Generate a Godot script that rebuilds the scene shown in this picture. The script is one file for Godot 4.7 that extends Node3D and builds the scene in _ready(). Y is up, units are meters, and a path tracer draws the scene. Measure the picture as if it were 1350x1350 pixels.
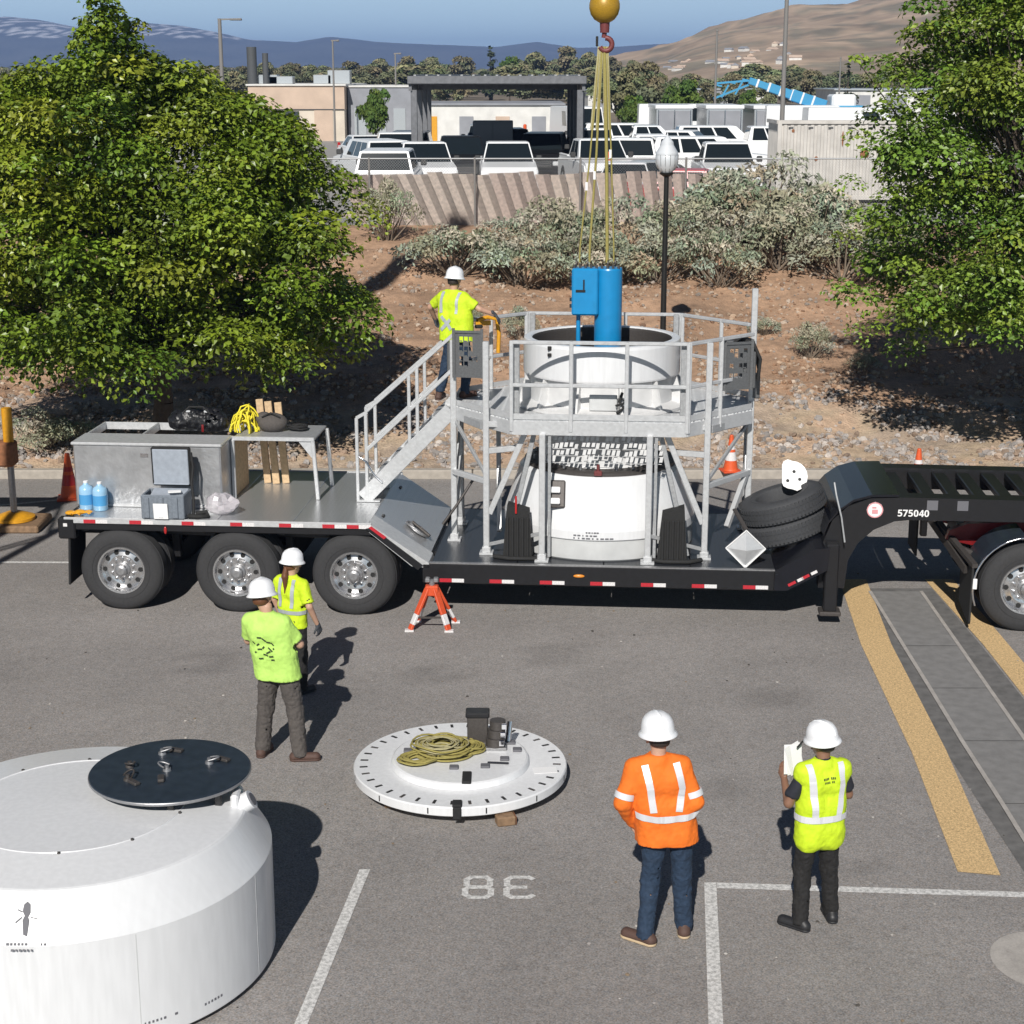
extends Node3D
# Rear yard: a lowboy trailer with a cask work platform, workers, a kerbed bank and a vehicle yard behind.

# ---------------------------------------------------------------- mesh builder
class Bd:
	var v := PackedVector3Array()
	var n := PackedVector3Array()
	var c := PackedColorArray()
	var off := Vector3.ZERO
	var col := Color(1, 1, 1)
	var use_col := false
	func _init(o := Vector3.ZERO):
		off = o
	func tri(a: Vector3, b: Vector3, d: Vector3, na: Vector3, nb: Vector3, nd: Vector3):
		if (b - a).cross(d - a).dot(na + nb + nd) > 0.0:
			v.append(a - off); v.append(d - off); v.append(b - off)
			n.append(na); n.append(nd); n.append(nb)
		else:
			v.append(a - off); v.append(b - off); v.append(d - off)
			n.append(na); n.append(nb); n.append(nd)
		if use_col:
			c.append(col); c.append(col); c.append(col)
	func quad(a: Vector3, b: Vector3, d: Vector3, e: Vector3, nn: Vector3):
		tri(a, b, d, nn, nn, nn); tri(a, d, e, nn, nn, nn)
	func fquad(a: Vector3, b: Vector3, d: Vector3, e: Vector3, outw: Vector3):
		var nn := (b - a).cross(d - a)
		if nn.length() < 1e-12: nn = (d - a).cross(e - a)
		nn = nn.normalized()
		if nn.dot(outw) < 0: nn = -nn
		quad(a, b, d, e, nn)
	# bevelled box: centre, size, bevel, basis
	func box(ct: Vector3, s: Vector3, bv := 0.0, bs := Basis.IDENTITY):
		var h := s * 0.5
		if bv <= 0.0:
			for ax in 3:
				for sg in [-1.0, 1.0]:
					var nn := Vector3.ZERO; nn[ax] = sg
					var u := (ax + 1) % 3; var w := (ax + 2) % 3
					var q := []
					for k in [[-1, -1], [1, -1], [1, 1], [-1, 1]]:
						var p := Vector3.ZERO
						p[ax] = sg * h[ax]; p[u] = k[0] * h[u]; p[w] = k[1] * h[w]
						q.append(ct + bs * p)
					quad(q[0], q[1], q[2], q[3], bs * nn)
			return
		bv = min(bv, min(h.x, min(h.y, h.z)) * 0.9)
		for ax in 3:
			for sg in [-1.0, 1.0]:
				var nn := Vector3.ZERO; nn[ax] = sg
				var u := (ax + 1) % 3; var w := (ax + 2) % 3
				var q := []
				for k in [[-1, -1], [1, -1], [1, 1], [-1, 1]]:
					var p := Vector3.ZERO
					p[ax] = sg * h[ax]; p[u] = k[0] * (h[u] - bv); p[w] = k[1] * (h[w] - bv)
					q.append(ct + bs * p)
				quad(q[0], q[1], q[2], q[3], bs * nn)
		for ax in 3:
			var u := (ax + 1) % 3; var w := (ax + 2) % 3
			for su in [-1.0, 1.0]:
				for sw in [-1.0, 1.0]:
					var a1 := Vector3.ZERO; var a2 := Vector3.ZERO
					a1[u] = su * h[u]; a1[w] = sw * (h[w] - bv); a2[u] = su * (h[u] - bv); a2[w] = sw * h[w]
					var nn := Vector3.ZERO; nn[u] = su; nn[w] = sw
					var e := Vector3.ZERO; e[ax] = h[ax] - bv
					quad(ct + bs * (a1 - e), ct + bs * (a1 + e), ct + bs * (a2 + e), ct + bs * (a2 - e), (bs * nn).normalized())
		for sx in [-1.0, 1.0]:
			for sy in [-1.0, 1.0]:
				for sz in [-1.0, 1.0]:
					var sg := Vector3(sx, sy, sz); var hb := h - Vector3(bv, bv, bv)
					var nn := (bs * sg).normalized()
					tri(ct + bs * (sg * Vector3(h.x, hb.y, hb.z)), ct + bs * (sg * Vector3(hb.x, h.y, hb.z)), ct + bs * (sg * Vector3(hb.x, hb.y, h.z)), nn, nn, nn)
	# bar between two points with rectangular section (w across, t along 'up'-ish)
	func bar(a: Vector3, b: Vector3, w: float, t: float, up := Vector3.UP, bv := 0.0):
		var z := (b - a); var L := z.length(); z = z / L
		if abs(z.dot(up)) > 0.98: up = Vector3(0, 0, 1) if abs(z.z) < 0.9 else Vector3(1, 0, 0)
		var x := up.cross(z).normalized(); var y := z.cross(x)
		box((a + b) * 0.5, Vector3(w, t, L), bv, Basis(x, y, z))
	func frame(z: Vector3) -> Basis:
		z = z.normalized()
		var up := Vector3.UP if abs(z.y) < 0.9 else Vector3(1, 0, 0)
		var x := up.cross(z).normalized()
		return Basis(x, z.cross(x), z)
	# cone / cylinder
	func cyl(a: Vector3, b: Vector3, r0: float, r1: float, k := 12, caps := true):
		var f := frame(b - a); var L := (b - a).length(); var sl := (r0 - r1) / L
		for i in k:
			var t0 := TAU * i / k; var t1 := TAU * (i + 1) / k
			var d0 := f.x * cos(t0) + f.y * sin(t0); var d1 := f.x * cos(t1) + f.y * sin(t1)
			var n0 := (d0 + f.z * sl).normalized(); var n1 := (d1 + f.z * sl).normalized()
			tri(a + d0 * r0, a + d1 * r0, b + d1 * r1, n0, n1, n1)
			tri(a + d0 * r0, b + d1 * r1, b + d0 * r1, n0, n1, n0)
			if caps:
				if r0 > 0: tri(a, a + d0 * r0, a + d1 * r0, -f.z, -f.z, -f.z)
				if r1 > 0: tri(b, b + d0 * r1, b + d1 * r1, f.z, f.z, f.z)
	func tube(pts: Array, r: float, k := 6, closed := false):
		var m := pts.size(); var rings := []; var last := Vector3.ZERO
		for i in m:
			var d: Vector3
			if closed: d = pts[(i + 1) % m] - pts[(i + m - 1) % m]
			else: d = pts[min(i + 1, m - 1)] - pts[max(i - 1, 0)]
			d = d.normalized()
			var x: Vector3
			if i == 0: x = frame(d).x
			else: x = (last - d * last.dot(d)).normalized()
			last = x
			var y := d.cross(x); var rg := []
			for j in k: rg.append([x * cos(TAU * j / k) + y * sin(TAU * j / k), pts[i]])
			rings.append(rg)
		for i in (m if closed else m - 1):
			var A: Array = rings[i]; var C: Array = rings[(i + 1) % m]
			for j in k:
				var j2 := (j + 1) % k
				tri(A[j][1] + A[j][0] * r, A[j2][1] + A[j2][0] * r, C[j2][1] + C[j2][0] * r, A[j][0], A[j2][0], C[j2][0])
				tri(A[j][1] + A[j][0] * r, C[j2][1] + C[j2][0] * r, C[j][1] + C[j][0] * r, A[j][0], C[j2][0], C[j][0])
	# lathe round axis: profile of (r, h) points; each segment has its own normals unless smooth
	func lathe(o: Vector3, axis: Vector3, prof: Array, k := 48, smooth := false, t_from := 0.0, t_to := TAU):
		var f := frame(axis); var m := prof.size(); var ns := []
		for i in m - 1:
			var d: Vector2 = prof[i + 1] - prof[i]
			ns.append(Vector2(d.y, -d.x).normalized())
		for i in m - 1:
			var n0: Vector2 = ns[i]; var n1: Vector2 = ns[i]
			if smooth:
				if i > 0: n0 = (ns[i] + ns[i - 1]).normalized()
				if i < m - 2: n1 = (ns[i] + ns[i + 1]).normalized()
			var p: Vector2 = prof[i]; var q: Vector2 = prof[i + 1]
			for j in k:
				var t0 := t_from + (t_to - t_from) * j / k; var t1 := t_from + (t_to - t_from) * (j + 1) / k
				var d0 := f.x * cos(t0) + f.y * sin(t0); var d1 := f.x * cos(t1) + f.y * sin(t1)
				var A := o + d0 * p.x + f.z * p.y; var B := o + d1 * p.x + f.z * p.y
				var C := o + d1 * q.x + f.z * q.y; var D := o + d0 * q.x + f.z * q.y
				var a0 := d0 * n0.x + f.z * n0.y; var a1 := d1 * n0.x + f.z * n0.y
				var b0 := d0 * n1.x + f.z * n1.y; var b1 := d1 * n1.x + f.z * n1.y
				if p.x > 1e-6: tri(A, B, C, a0, a1, b1)
				if q.x > 1e-6: tri(A, C, D, a0, b1, b0)
	func ball(o: Vector3, r: Vector3, k := 16, m := 10):
		for i in m:
			for j in k:
				var q := []
				for e in [[i, j], [i, j + 1], [i + 1, j + 1], [i + 1, j]]:
					var ph: float = PI * e[0] / m; var th: float = TAU * e[1] / k
					q.append(Vector3(sin(ph) * cos(th), cos(ph), sin(ph) * sin(th)))
				var nn := []
				for e in q: nn.append((e / r).normalized())
				if i > 0: tri(o + q[0] * r, o + q[1] * r, o + q[2] * r, nn[0], nn[1], nn[2])
				if i < m - 1: tri(o + q[0] * r, o + q[2] * r, o + q[3] * r, nn[0], nn[2], nn[3])
	# extruded polygon: 2D points placed with basis x,y of xf, extruded along its z from d0 to d1
	func extr(poly: PackedVector2Array, d0: float, d1: float, xf := Transform3D.IDENTITY, side := true):
		var ix := Geometry2D.triangulate_polygon(poly); var z := xf.basis.z.normalized()
		for i in range(0, ix.size(), 3):
			var p := []
			for k in 3: p.append(Vector3(poly[ix[i + k]].x, poly[ix[i + k]].y, 0))
			tri(xf * (p[0] + Vector3(0, 0, d1)), xf * (p[1] + Vector3(0, 0, d1)), xf * (p[2] + Vector3(0, 0, d1)), z, z, z)
			tri(xf * (p[0] + Vector3(0, 0, d0)), xf * (p[1] + Vector3(0, 0, d0)), xf * (p[2] + Vector3(0, 0, d0)), -z, -z, -z)
		if not side: return
		var area := 0.0
		for i in poly.size():
			var a := poly[i]; var b := poly[(i + 1) % poly.size()]
			area += a.x * b.y - b.x * a.y
		for i in poly.size():
			var a := poly[i]; var b := poly[(i + 1) % poly.size()]
			var nn2 := Vector2(b.y - a.y, a.x - b.x).normalized() * signf(area)
			quad(xf * Vector3(a.x, a.y, d0), xf * Vector3(b.x, b.y, d0), xf * Vector3(b.x, b.y, d1), xf * Vector3(a.x, a.y, d1), (xf.basis * Vector3(nn2.x, nn2.y, 0)).normalized())
	func mesh() -> ArrayMesh:
		var arr := []; arr.resize(Mesh.ARRAY_MAX)
		arr[Mesh.ARRAY_VERTEX] = v; arr[Mesh.ARRAY_NORMAL] = n
		if use_col: arr[Mesh.ARRAY_COLOR] = c
		var m := ArrayMesh.new(); m.add_surface_from_arrays(Mesh.PRIMITIVE_TRIANGLES, arr)
		return m

# ---------------------------------------------------------------- helpers
var used := {}
var M := {}
var rng := RandomNumberGenerator.new()
var TR: Transform3D

func numbered(s: String) -> String:
	if not used.has(s):
		used[s] = 0
		return s
	used[s] += 1
	return "%s_%03d" % [s, used[s]]
func tag(o: Node, label: String, category: String, group := ""):
	o.set_meta("label", label); o.set_meta("category", category)
	if group != "": o.set_meta("group", group)
	return o
func thing(called: String, label: String, category: String, at := Vector3.ZERO, turn := 0.0, group := "") -> Node3D:
	var o := Node3D.new(); o.name = numbered(called); add_child(o)
	o.position = at; o.rotation.y = turn
	tag(o, label, category, group)
	return o
# a thing riding on the trailer: base point in trailer coordinates
func tthing(called: String, label: String, category: String, base := Vector3.ZERO, group := "") -> Node3D:
	var o := Node3D.new(); o.name = numbered(called); add_child(o)
	o.transform = Transform3D(TR.basis, TR * base)
	tag(o, label, category, group)
	return o
func put(b: Bd, called: String, m: Material, parent: Node = null) -> MeshInstance3D:
	return putm(b.mesh(), called, m, parent)
func putm(me: Mesh, called: String, m: Material, parent: Node = null) -> MeshInstance3D:
	var o := MeshInstance3D.new(); o.mesh = me; o.material_override = m
	if parent == null:
		o.name = numbered(called); add_child(o)
	else:
		o.name = called; parent.add_child(o, true)
	return o
func structure(b: Bd, called: String, m: Material) -> MeshInstance3D:
	var o := put(b, called, m); o.set_meta("kind", "structure")
	return o
func copy_of(o: Node3D, label: String) -> Node3D:
	var r: Node3D = o.duplicate()
	r.name = numbered(String(o.name).rstrip("0123456789").rstrip("_")); add_child(r)
	r.set_meta("label", label)
	return r
func lin(r: float, g: float, b: float) -> Color:
	return Color(r, g, b).linear_to_srgb()
func mk(r: float, g: float, b: float, rough := 0.6, metal := 0.0, tex: Texture2D = null, sc := 1.0, nrm: Texture2D = null, nsc := 0.5) -> StandardMaterial3D:
	var m := StandardMaterial3D.new()
	m.albedo_color = lin(r, g, b); m.roughness = rough; m.metallic = metal
	if tex != null or nrm != null:
		m.uv1_triplanar = true; m.uv1_scale = Vector3(sc, sc, sc)
	if tex != null: m.albedo_texture = tex
	if nrm != null:
		m.normal_enabled = true; m.normal_texture = nrm; m.normal_scale = nsc
	return m
# grey multiplier texture from seamless noise, lo..hi
func ntex(seed_: int, freq: float, lo: float, hi: float, size := 256, oct := 4, speck := 0.0, warm := 0.0) -> ImageTexture:
	var fn := FastNoiseLite.new(); fn.seed = seed_; fn.frequency = freq; fn.fractal_octaves = oct
	var im := fn.get_seamless_image(size, size); im.convert(Image.FORMAT_L8)
	var src := im.get_data(); var out := PackedByteArray(); out.resize(size * size * 3)
	var rr := RandomNumberGenerator.new(); rr.seed = seed_
	var lut := PackedByteArray(); lut.resize(256)
	for i in 256: lut[i] = int(lin(i / 255.0, 0, 0).r * 255.0)
	for i in size * size:
		var t: float = lo + (hi - lo) * src[i] / 255.0
		if speck > 0.0: t += (rr.randf() + rr.randf() - 1.0) * speck
		var w: float = (rr.randf() - 0.5) * warm
		out[i * 3] = lut[int(clampf(t + w, 0, 1) * 255)]; out[i * 3 + 1] = lut[int(clampf(t, 0, 1) * 255)]; out[i * 3 + 2] = lut[int(clampf(t - w, 0, 1) * 255)]
	var o := Image.create_from_data(size, size, false, Image.FORMAT_RGB8, out)
	o.generate_mipmaps()
	return ImageTexture.create_from_image(o)
func nrmtex(seed_: int, freq: float, strength: float, size := 256) -> ImageTexture:
	var fn := FastNoiseLite.new(); fn.seed = seed_; fn.frequency = freq; fn.fractal_octaves = 3
	var im := fn.get_seamless_image(size, size); im.convert(Image.FORMAT_RGBA8)
	im.bump_map_to_normal_map(strength)
	return ImageTexture.create_from_image(im)
func diamond_tex() -> ImageTexture:
	# raised tread lozenges of checker plate, as a normal map
	var s := 128; var im := Image.create(s, s, false, Image.FORMAT_RGBA8); im.fill(Color(0, 0, 0))
	for cell in [[32, 32, 1], [96, 32, -1], [32, 96, -1], [96, 96, 1]]:
		for y in s:
			for x in s:
				var dx: float = x - cell[0]; var dy: float = (y - cell[1]) * cell[2]
				var u := (dx + dy) * 0.7071; var w := (dx - dy) * 0.7071
				var e: float = 1.0 - (u * u) / 700.0 - (w * w) / 60.0
				if e > 0: im.set_pixel(x, y, Color(1, 1, 1) * clampf(e * 1.6, 0, 1))
	im.bump_map_to_normal_map(6.0)
	return ImageTexture.create_from_image(im)

func text(s: String, size: float, m: Material, parent: Node, called: String, xf: Transform3D):
	var t := TextMesh.new(); var fo := SystemFont.new(); fo.font_names = PackedStringArray(["Droid Sans"]); fo.font_weight = 700
	t.font = fo; t.font_size = 48; t.pixel_size = size / 48.0; t.depth = 0.004; t.text = s; t.curve_step = 4.0
	var o := putm(t, called, m, parent); o.transform = xf
	return o
# ---------------------------------------------------------------- camera, sky, sun, exposure
func setup_view():
	var cam := Camera3D.new(); cam.name = "camera"; add_child(cam)
	cam.position = Vector3(0, 6.5, 0); cam.rotation_degrees = Vector3(-14.65, 0, 0)
	cam.fov = 34.11; cam.near = 0.1; cam.far = 9000.0; cam.current = true
	var sky_m := ProceduralSkyMaterial.new()
	sky_m.sky_top_color = Color(0.06, 0.12, 0.225); sky_m.sky_horizon_color = Color(0.82, 0.94, 1.0); sky_m.sky_curve = 0.11
	sky_m.ground_horizon_color = Color(0.42, 0.40, 0.38); sky_m.ground_bottom_color = Color(0.25, 0.23, 0.21)
	sky_m.sun_angle_max = 1.0
	sky_m.energy_multiplier = 1.3
	var sky := Sky.new(); sky.sky_material = sky_m
	var env := Environment.new(); env.background_mode = Environment.BG_SKY; env.sky = sky
	env.tonemap_mode = Environment.TONE_MAPPER_LINEAR; env.tonemap_exposure = 1.0
	env.sdfgi_enabled = true; env.ssao_enabled = true; env.ssil_enabled = true
	env.fog_enabled = true; env.fog_density = 0.00025; env.fog_light_color = Color(0.56, 0.69, 0.92)
	var we := WorldEnvironment.new(); we.name = "environment"; we.environment = env; add_child(we)
	var sun := DirectionalLight3D.new(); sun.name = "sun"; add_child(sun)
	sun.light_energy = 1.6; sun.light_angular_distance = 0.5; sun.light_color = Color(1.0, 0.982, 0.955); sun.shadow_enabled = true
	sun.look_at_from_position(Vector3.ZERO, Vector3(0.41, -1.75, -2.33), Vector3.UP)
# ---------------------------------------------------------------- setting
func bank_y(d: float) -> float:
	# height of the bank at distance d from the camera plane
	if d < 27.05: return 0.1
	if d < 31.0: return lerpf(0.12, 0.52, (d - 27.05) / 3.95)
	if d < 47.0: return lerpf(0.52, 2.36, (d - 31.0) / 16.0)
	return 2.36
var bank_noise := FastNoiseLite.new()
func bank_h(x: float, d: float) -> float:
	var k := clampf((d - 27.2) / 1.5, 0, 1) * clampf((47.5 - d) / 2.0, 0, 1)
	return bank_y(d) + k * (bank_noise.get_noise_2d(x * 1.0, d * 1.0) * 0.30 + bank_noise.get_noise_2d(x * 5.0, d * 5.0) * 0.07)

func make_materials():
	var g1 := ntex(11, 0.012, 0.80, 1.0); var g2 := ntex(12, 0.03, 0.70, 1.0); var g3 := ntex(13, 0.02, 0.55, 1.0, 256, 5, 0.06)
	var nf := nrmtex(21, 0.06, 4.0); var cloth_n := nrmtex(22, 0.03, 6.0); var dm := diamond_tex()
	M.asphalt = mk(0.422, 0.395, 0.378, 0.92, 0, ntex(31, 0.05, 0.62, 0.74, 1024, 4, 0.36, 0.10), 0.115)
	M.asphalt.vertex_color_use_as_albedo = true
	M.lot = mk(0.36, 0.35, 0.33, 0.95, 0, ntex(33, 0.05, 0.8, 1.0, 512, 4, 0.1), 0.05)
	M.plain = mk(0.26, 0.21, 0.15, 1.0, 0, g3, 0.01)
	M.dirt = mk(0.74, 0.52, 0.36, 1.0, 0, ntex(34, 0.03, 0.50, 0.92, 512, 5, 0.20, 0.08), 0.22, nrmtex(35, 0.35, 6.0), 0.35)
	M.dirt.vertex_color_use_as_albedo = true
	M.rock = mk(1, 1, 1, 0.95, 0, g3, 3.0); M.rock.vertex_color_use_as_albedo = true
	M.concrete = mk(0.44, 0.40, 0.35, 0.9, 0, ntex(36, 0.04, 0.72, 1.0, 256, 5, 0.06), 0.6)
	M.gutter = mk(0.25, 0.245, 0.24, 0.9, 0, ntex(37, 0.03, 0.72, 1.0, 512, 5, 0.10, 0.03), 0.35)
	M.patch = mk(0.45, 0.42, 0.39, 0.95, 0, ntex(38, 0.05, 0.75, 1.0, 256, 4, 0.12), 0.4)
	M.tarjoint = mk(0.19, 0.185, 0.18, 0.9, 0, g3, 1.0)
	M.white_line = mk(0.78, 0.77, 0.75, 0.85, 0, ntex(39, 0.08, 0.42, 1.12, 512, 5, 0.30), 0.5)
	M.yellow_line = mk(0.86, 0.60, 0.30, 0.85, 0, ntex(40, 0.16, 0.50, 0.95, 512, 5, 0.40), 0.35)
	M.white = mk(0.765, 0.775, 0.79, 0.32, 0, ntex(41, 0.02, 0.89, 1.0, 512, 5), 0.5); M.white.uv1_scale = Vector3(1.6, 0.22, 1.6); M.white.clearcoat_enabled = true; M.white.clearcoat = 0.3; M.white.clearcoat_roughness = 0.15
	M.white_old = mk(0.70, 0.70, 0.70, 0.5, 0, ntex(42, 0.02, 0.82, 1.0, 256, 5, 0.02), 0.9)
	M.grey_band = mk(0.60, 0.61, 0.61, 0.5, 0, g1, 1.0)
	M.alum = mk(0.66, 0.67, 0.68, 0.40, 0.35, ntex(43, 0.03, 0.80, 1.0, 256, 5), 1.5, nf, 0.12)
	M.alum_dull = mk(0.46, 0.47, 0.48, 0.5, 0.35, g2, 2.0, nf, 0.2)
	M.alum_sheet = mk(0.62, 0.63, 0.645, 0.30, 0.65, ntex(44, 0.02, 0.74, 1.0, 256, 4), 0.8, nf, 0.12)
	M.tread_alum = mk(0.60, 0.61, 0.625, 0.30, 0.62, g2, 1.0, dm, 0.45)
	M.tread_alum.uv1_scale = Vector3(9, 9, 9)
	M.tread_black = mk(0.035, 0.038, 0.045, 0.32, 0.2, null, 1.0, dm, 0.5); M.tread_black.uv1_scale = Vector3(9, 9, 9)
	M.black = mk(0.012, 0.012, 0.014, 0.42, 0, g2, 1.5)
	M.black_gloss = mk(0.010, 0.011, 0.016, 0.22, 0, g2, 1.0)
	M.black_matte = mk(0.018, 0.018, 0.018, 0.8, 0, g2, 2.0)
	M.rubber = mk(0.040, 0.040, 0.042, 0.85, 0, g2, 3.0)
	M.rubber_new = mk(0.055, 0.057, 0.062, 0.75, 0, g2, 3.0)
	M.rim = mk(0.72, 0.72, 0.73, 0.25, 0.85, g2, 4.0)
	M.chrome = mk(0.8, 0.8, 0.82, 0.12, 1.0)
	M.dark_iron = mk(0.10, 0.09, 0.085, 0.55, 0.4, g2, 4.0)
	M.steel = mk(0.42, 0.42, 0.43, 0.45, 0.7, g2, 3.0)
	M.plate_blue = mk(0.045, 0.062, 0.085, 0.30, 0.35, ntex(45, 0.02, 0.62, 1.0, 256, 5, 0.03), 1.4)
	M.red = mk(0.45, 0.02, 0.02, 0.4); M.tape_red = mk(0.55, 0.03, 0.045, 0.35, 0, g2, 6.0); M.tape_white = mk(0.82, 0.80, 0.80, 0.35, 0, g2, 6.0)
	M.deep_red = mk(0.20, 0.012, 0.014, 0.3, 0, g2, 2.0)
	M.orange = mk(0.80, 0.12, 0.03, 0.5, 0, g2, 3.0); M.jack_orange = mk(0.75, 0.10, 0.03, 0.5, 0, g2, 5.0)
	M.yellow = mk(0.80, 0.38, 0.02, 0.5, 0, g2, 2.0)
	M.rope_yellow = mk(0.80, 0.68, 0.04, 0.7); M.sling = mk(0.36, 0.31, 0.09, 0.8, 0, g2, 4.0); M.sling_tan = mk(0.44, 0.40, 0.22, 0.8, 0, g2, 4.0)
	M.blue = mk(0.005, 0.25, 0.56, 0.32, 0, ntex(46, 0.02, 0.85, 1.0), 1.0); M.blue.clearcoat_enabled = true; M.blue.clearcoat = 0.4
	M.wood = mk(0.66, 0.47, 0.28, 0.8, 0, ntex(47, 0.02, 0.65, 1.0, 256, 5, 0.05), 2.5)
	M.wood_dark = mk(0.30, 0.19, 0.11, 0.8, 0, g3, 2.0)
	M.case_grey = mk(0.20, 0.23, 0.27, 0.55, 0, g2, 3.0); M.case_inner = mk(0.36, 0.40, 0.46, 0.5, 0, g1, 3.0)
	M.plastic_bag = mk(0.72, 0.68, 0.72, 0.25, 0, null); M.plastic_bag.transparency = BaseMaterial3D.TRANSPARENCY_ALPHA; M.plastic_bag.albedo_color.a = 0.45; M.board_pink = mk(0.60, 0.48, 0.42, 0.9, 0, g3, 1.4); M.paper = mk(0.82, 0.82, 0.82, 0.8)
	M.jug = mk(0.08, 0.32, 0.62, 0.2); M.jug_pale = mk(0.30, 0.52, 0.72, 0.25)
	M.gold = mk(0.62, 0.36, 0.03, 0.4, 0.1, ntex(48, 0.05, 0.3, 1.0, 256, 5), 6.0)
	M.hook_red = mk(0.20, 0.05, 0.05, 0.5, 0.1, g2, 6.0)
	M.lamp_green = mk(0.014, 0.014, 0.013, 0.5, 0.1); M.globe = mk(0.62, 0.65, 0.68, 0.18); M.globe.clearcoat_enabled = true
	M.amber = mk(0.7, 0.25, 0.03, 0.3)
	M.glass_dark = mk(0.012, 0.017, 0.020, 0.08, 0.0); M.pane = mk(0.05, 0.06, 0.07, 0.08)
	M.car_white = mk(0.80, 0.81, 0.82, 0.3); M.car_silver = mk(0.50, 0.53, 0.55, 0.28, 0.4); M.car_black = mk(0.012, 0.012, 0.014, 0.3); M.car_red = mk(0.50, 0.025, 0.03, 0.3); M.car_grey = mk(0.12, 0.13, 0.15, 0.35)
	M.trim = mk(0.05, 0.05, 0.05, 0.6); M.headlight = mk(0.6, 0.62, 0.64, 0.12); M.tail = mk(0.40, 0.02, 0.02, 0.25)
	M.container = mk(0.62, 0.59, 0.55, 0.6, 0, ntex(49, 0.015, 0.72, 1.0, 256, 5), 0.35); M.rust = mk(0.35, 0.15, 0.07, 0.9, 0, g3, 2.0)
	M.board_light = mk(0.66, 0.555, 0.48, 0.9, 0, g3, 1.2); M.board_dark = mk(0.36, 0.27, 0.235, 0.95, 0, g3, 1.2)
	M.galv = mk(0.42, 0.43, 0.44, 0.55, 0.5); M.pole_grey = mk(0.20, 0.19, 0.18, 0.6)
	M.tan_wall = mk(0.68, 0.60, 0.50, 0.9, 0, g1, 0.2); M.tan_band = mk(0.60, 0.46, 0.36, 0.9, 0, g1, 0.2); M.grey_wall = mk(0.30, 0.31, 0.34, 0.8, 0, g1, 0.3); M.white_wall = mk(0.74, 0.73, 0.70, 0.8, 0, g1, 0.3)
	M.canopy_steel = mk(0.20, 0.205, 0.22, 0.5, 0.2, g2, 0.5); M.canopy_dark = mk(0.07, 0.075, 0.08, 0.7); M.gate = mk(0.17, 0.175, 0.18, 0.45, 0.4, g2, 4.0)
	M.crane_blue = mk(0.06, 0.30, 0.52, 0.4)
	M.leaf = mk(1, 1, 1, 0.42); M.leaf.vertex_color_use_as_albedo = true; M.leaf.backlight_enabled = true; M.leaf.backlight = Color(0.22, 0.30, 0.06)
	M.sage = mk(1, 1, 1, 0.8); M.sage.vertex_color_use_as_albedo = true; M.sage.backlight_enabled = true; M.sage.backlight = Color(0.10, 0.11, 0.08)
	M.far_leaf = mk(1, 1, 1, 0.8); M.far_leaf.vertex_color_use_as_albedo = true
	M.bark = mk(0.11, 0.085, 0.065, 0.95, 0, g3, 2.0, nf, 0.6); M.twig = mk(0.20, 0.16, 0.12, 0.95)
	M.hill = mk(1, 1, 1, 1.0, 0, ntex(50, 0.03, 0.6, 1.0, 256, 5), 0.01); M.hill.vertex_color_use_as_albedo = true
	M.skin = mk(0.50, 0.30, 0.21, 0.55); M.skin_dark = mk(0.23, 0.12, 0.075, 0.5); M.eye = mk(0.7, 0.7, 0.7, 0.2)
	M.hair = mk(0.13, 0.05, 0.02, 0.6); M.hair_dark = mk(0.03, 0.022, 0.018, 0.6)
	M.hat = mk(0.84, 0.85, 0.87, 0.28); M.hat.clearcoat_enabled = true
	M.hiviz_yellow = mk(0.62, 0.83, 0.02, 0.75, 0, g1, 3.0, cloth_n, 0.25); M.hiviz_green = mk(0.53, 0.83, 0.17, 0.8, 0, g1, 3.0, cloth_n, 0.25); M.hiviz_orange = mk(0.90, 0.19, 0.015, 0.8, 0, g1, 3.0, cloth_n, 0.25); M.hiviz_deep = mk(0.20, 0.42, 0.03, 0.8, 0, g1, 3.0)
	M.jeans = mk(0.022, 0.046, 0.090, 0.85, 0, ntex(51, 0.02, 0.55, 1.0, 256, 5, 0.1), 3.0, cloth_n, 0.4); M.khaki = mk(0.105, 0.093, 0.086, 0.9, 0, g2, 3.0, cloth_n, 0.4); M.black_cloth = mk(0.016, 0.015, 0.015, 0.85, 0, g2, 3.0, cloth_n, 0.4); M.navy = mk(0.02, 0.022, 0.032, 0.85, 0, g2, 3.0)
	M.boot = mk(0.10, 0.055, 0.042, 0.7, 0, g2, 6.0); M.sole = mk(0.50, 0.38, 0.24, 0.8); M.shoe_black = mk(0.02, 0.02, 0.022, 0.5); M.reflect = mk(0.72, 0.73, 0.76, 0.45, 0.15); M.reflect_grey = mk(0.46, 0.50, 0.52, 0.5, 0.2); M.glove = mk(0.05, 0.055, 0.065, 0.7); M.ink = mk(0.03, 0.05, 0.02, 0.9); M.black_print = mk(0.02, 0.02, 0.02, 0.7); M.grey_print = mk(0.13, 0.13, 0.145, 0.7)
	M.snow = mk(0.8, 0.8, 0.82, 0.9)
	M.sign_white = mk(0.80, 0.80, 0.80, 0.5); M.pink_print = mk(0.66, 0.30, 0.32, 0.6)

func sheet(b: Bd, pts: Array, y: float):
	# flat polygon on the ground from (x, distance) pairs
	var poly := PackedVector2Array()
	for p in pts: poly.append(Vector2(p[0], -p[1]))
	var ix := Geometry2D.triangulate_polygon(poly)
	for i in range(0, ix.size(), 3):
		b.tri(Vector3(poly[ix[i]].x, y, poly[ix[i]].y), Vector3(poly[ix[i + 1]].x, y, poly[ix[i + 1]].y), Vector3(poly[ix[i + 2]].x, y, poly[ix[i + 2]].y), Vector3.UP, Vector3.UP, Vector3.UP)

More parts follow.
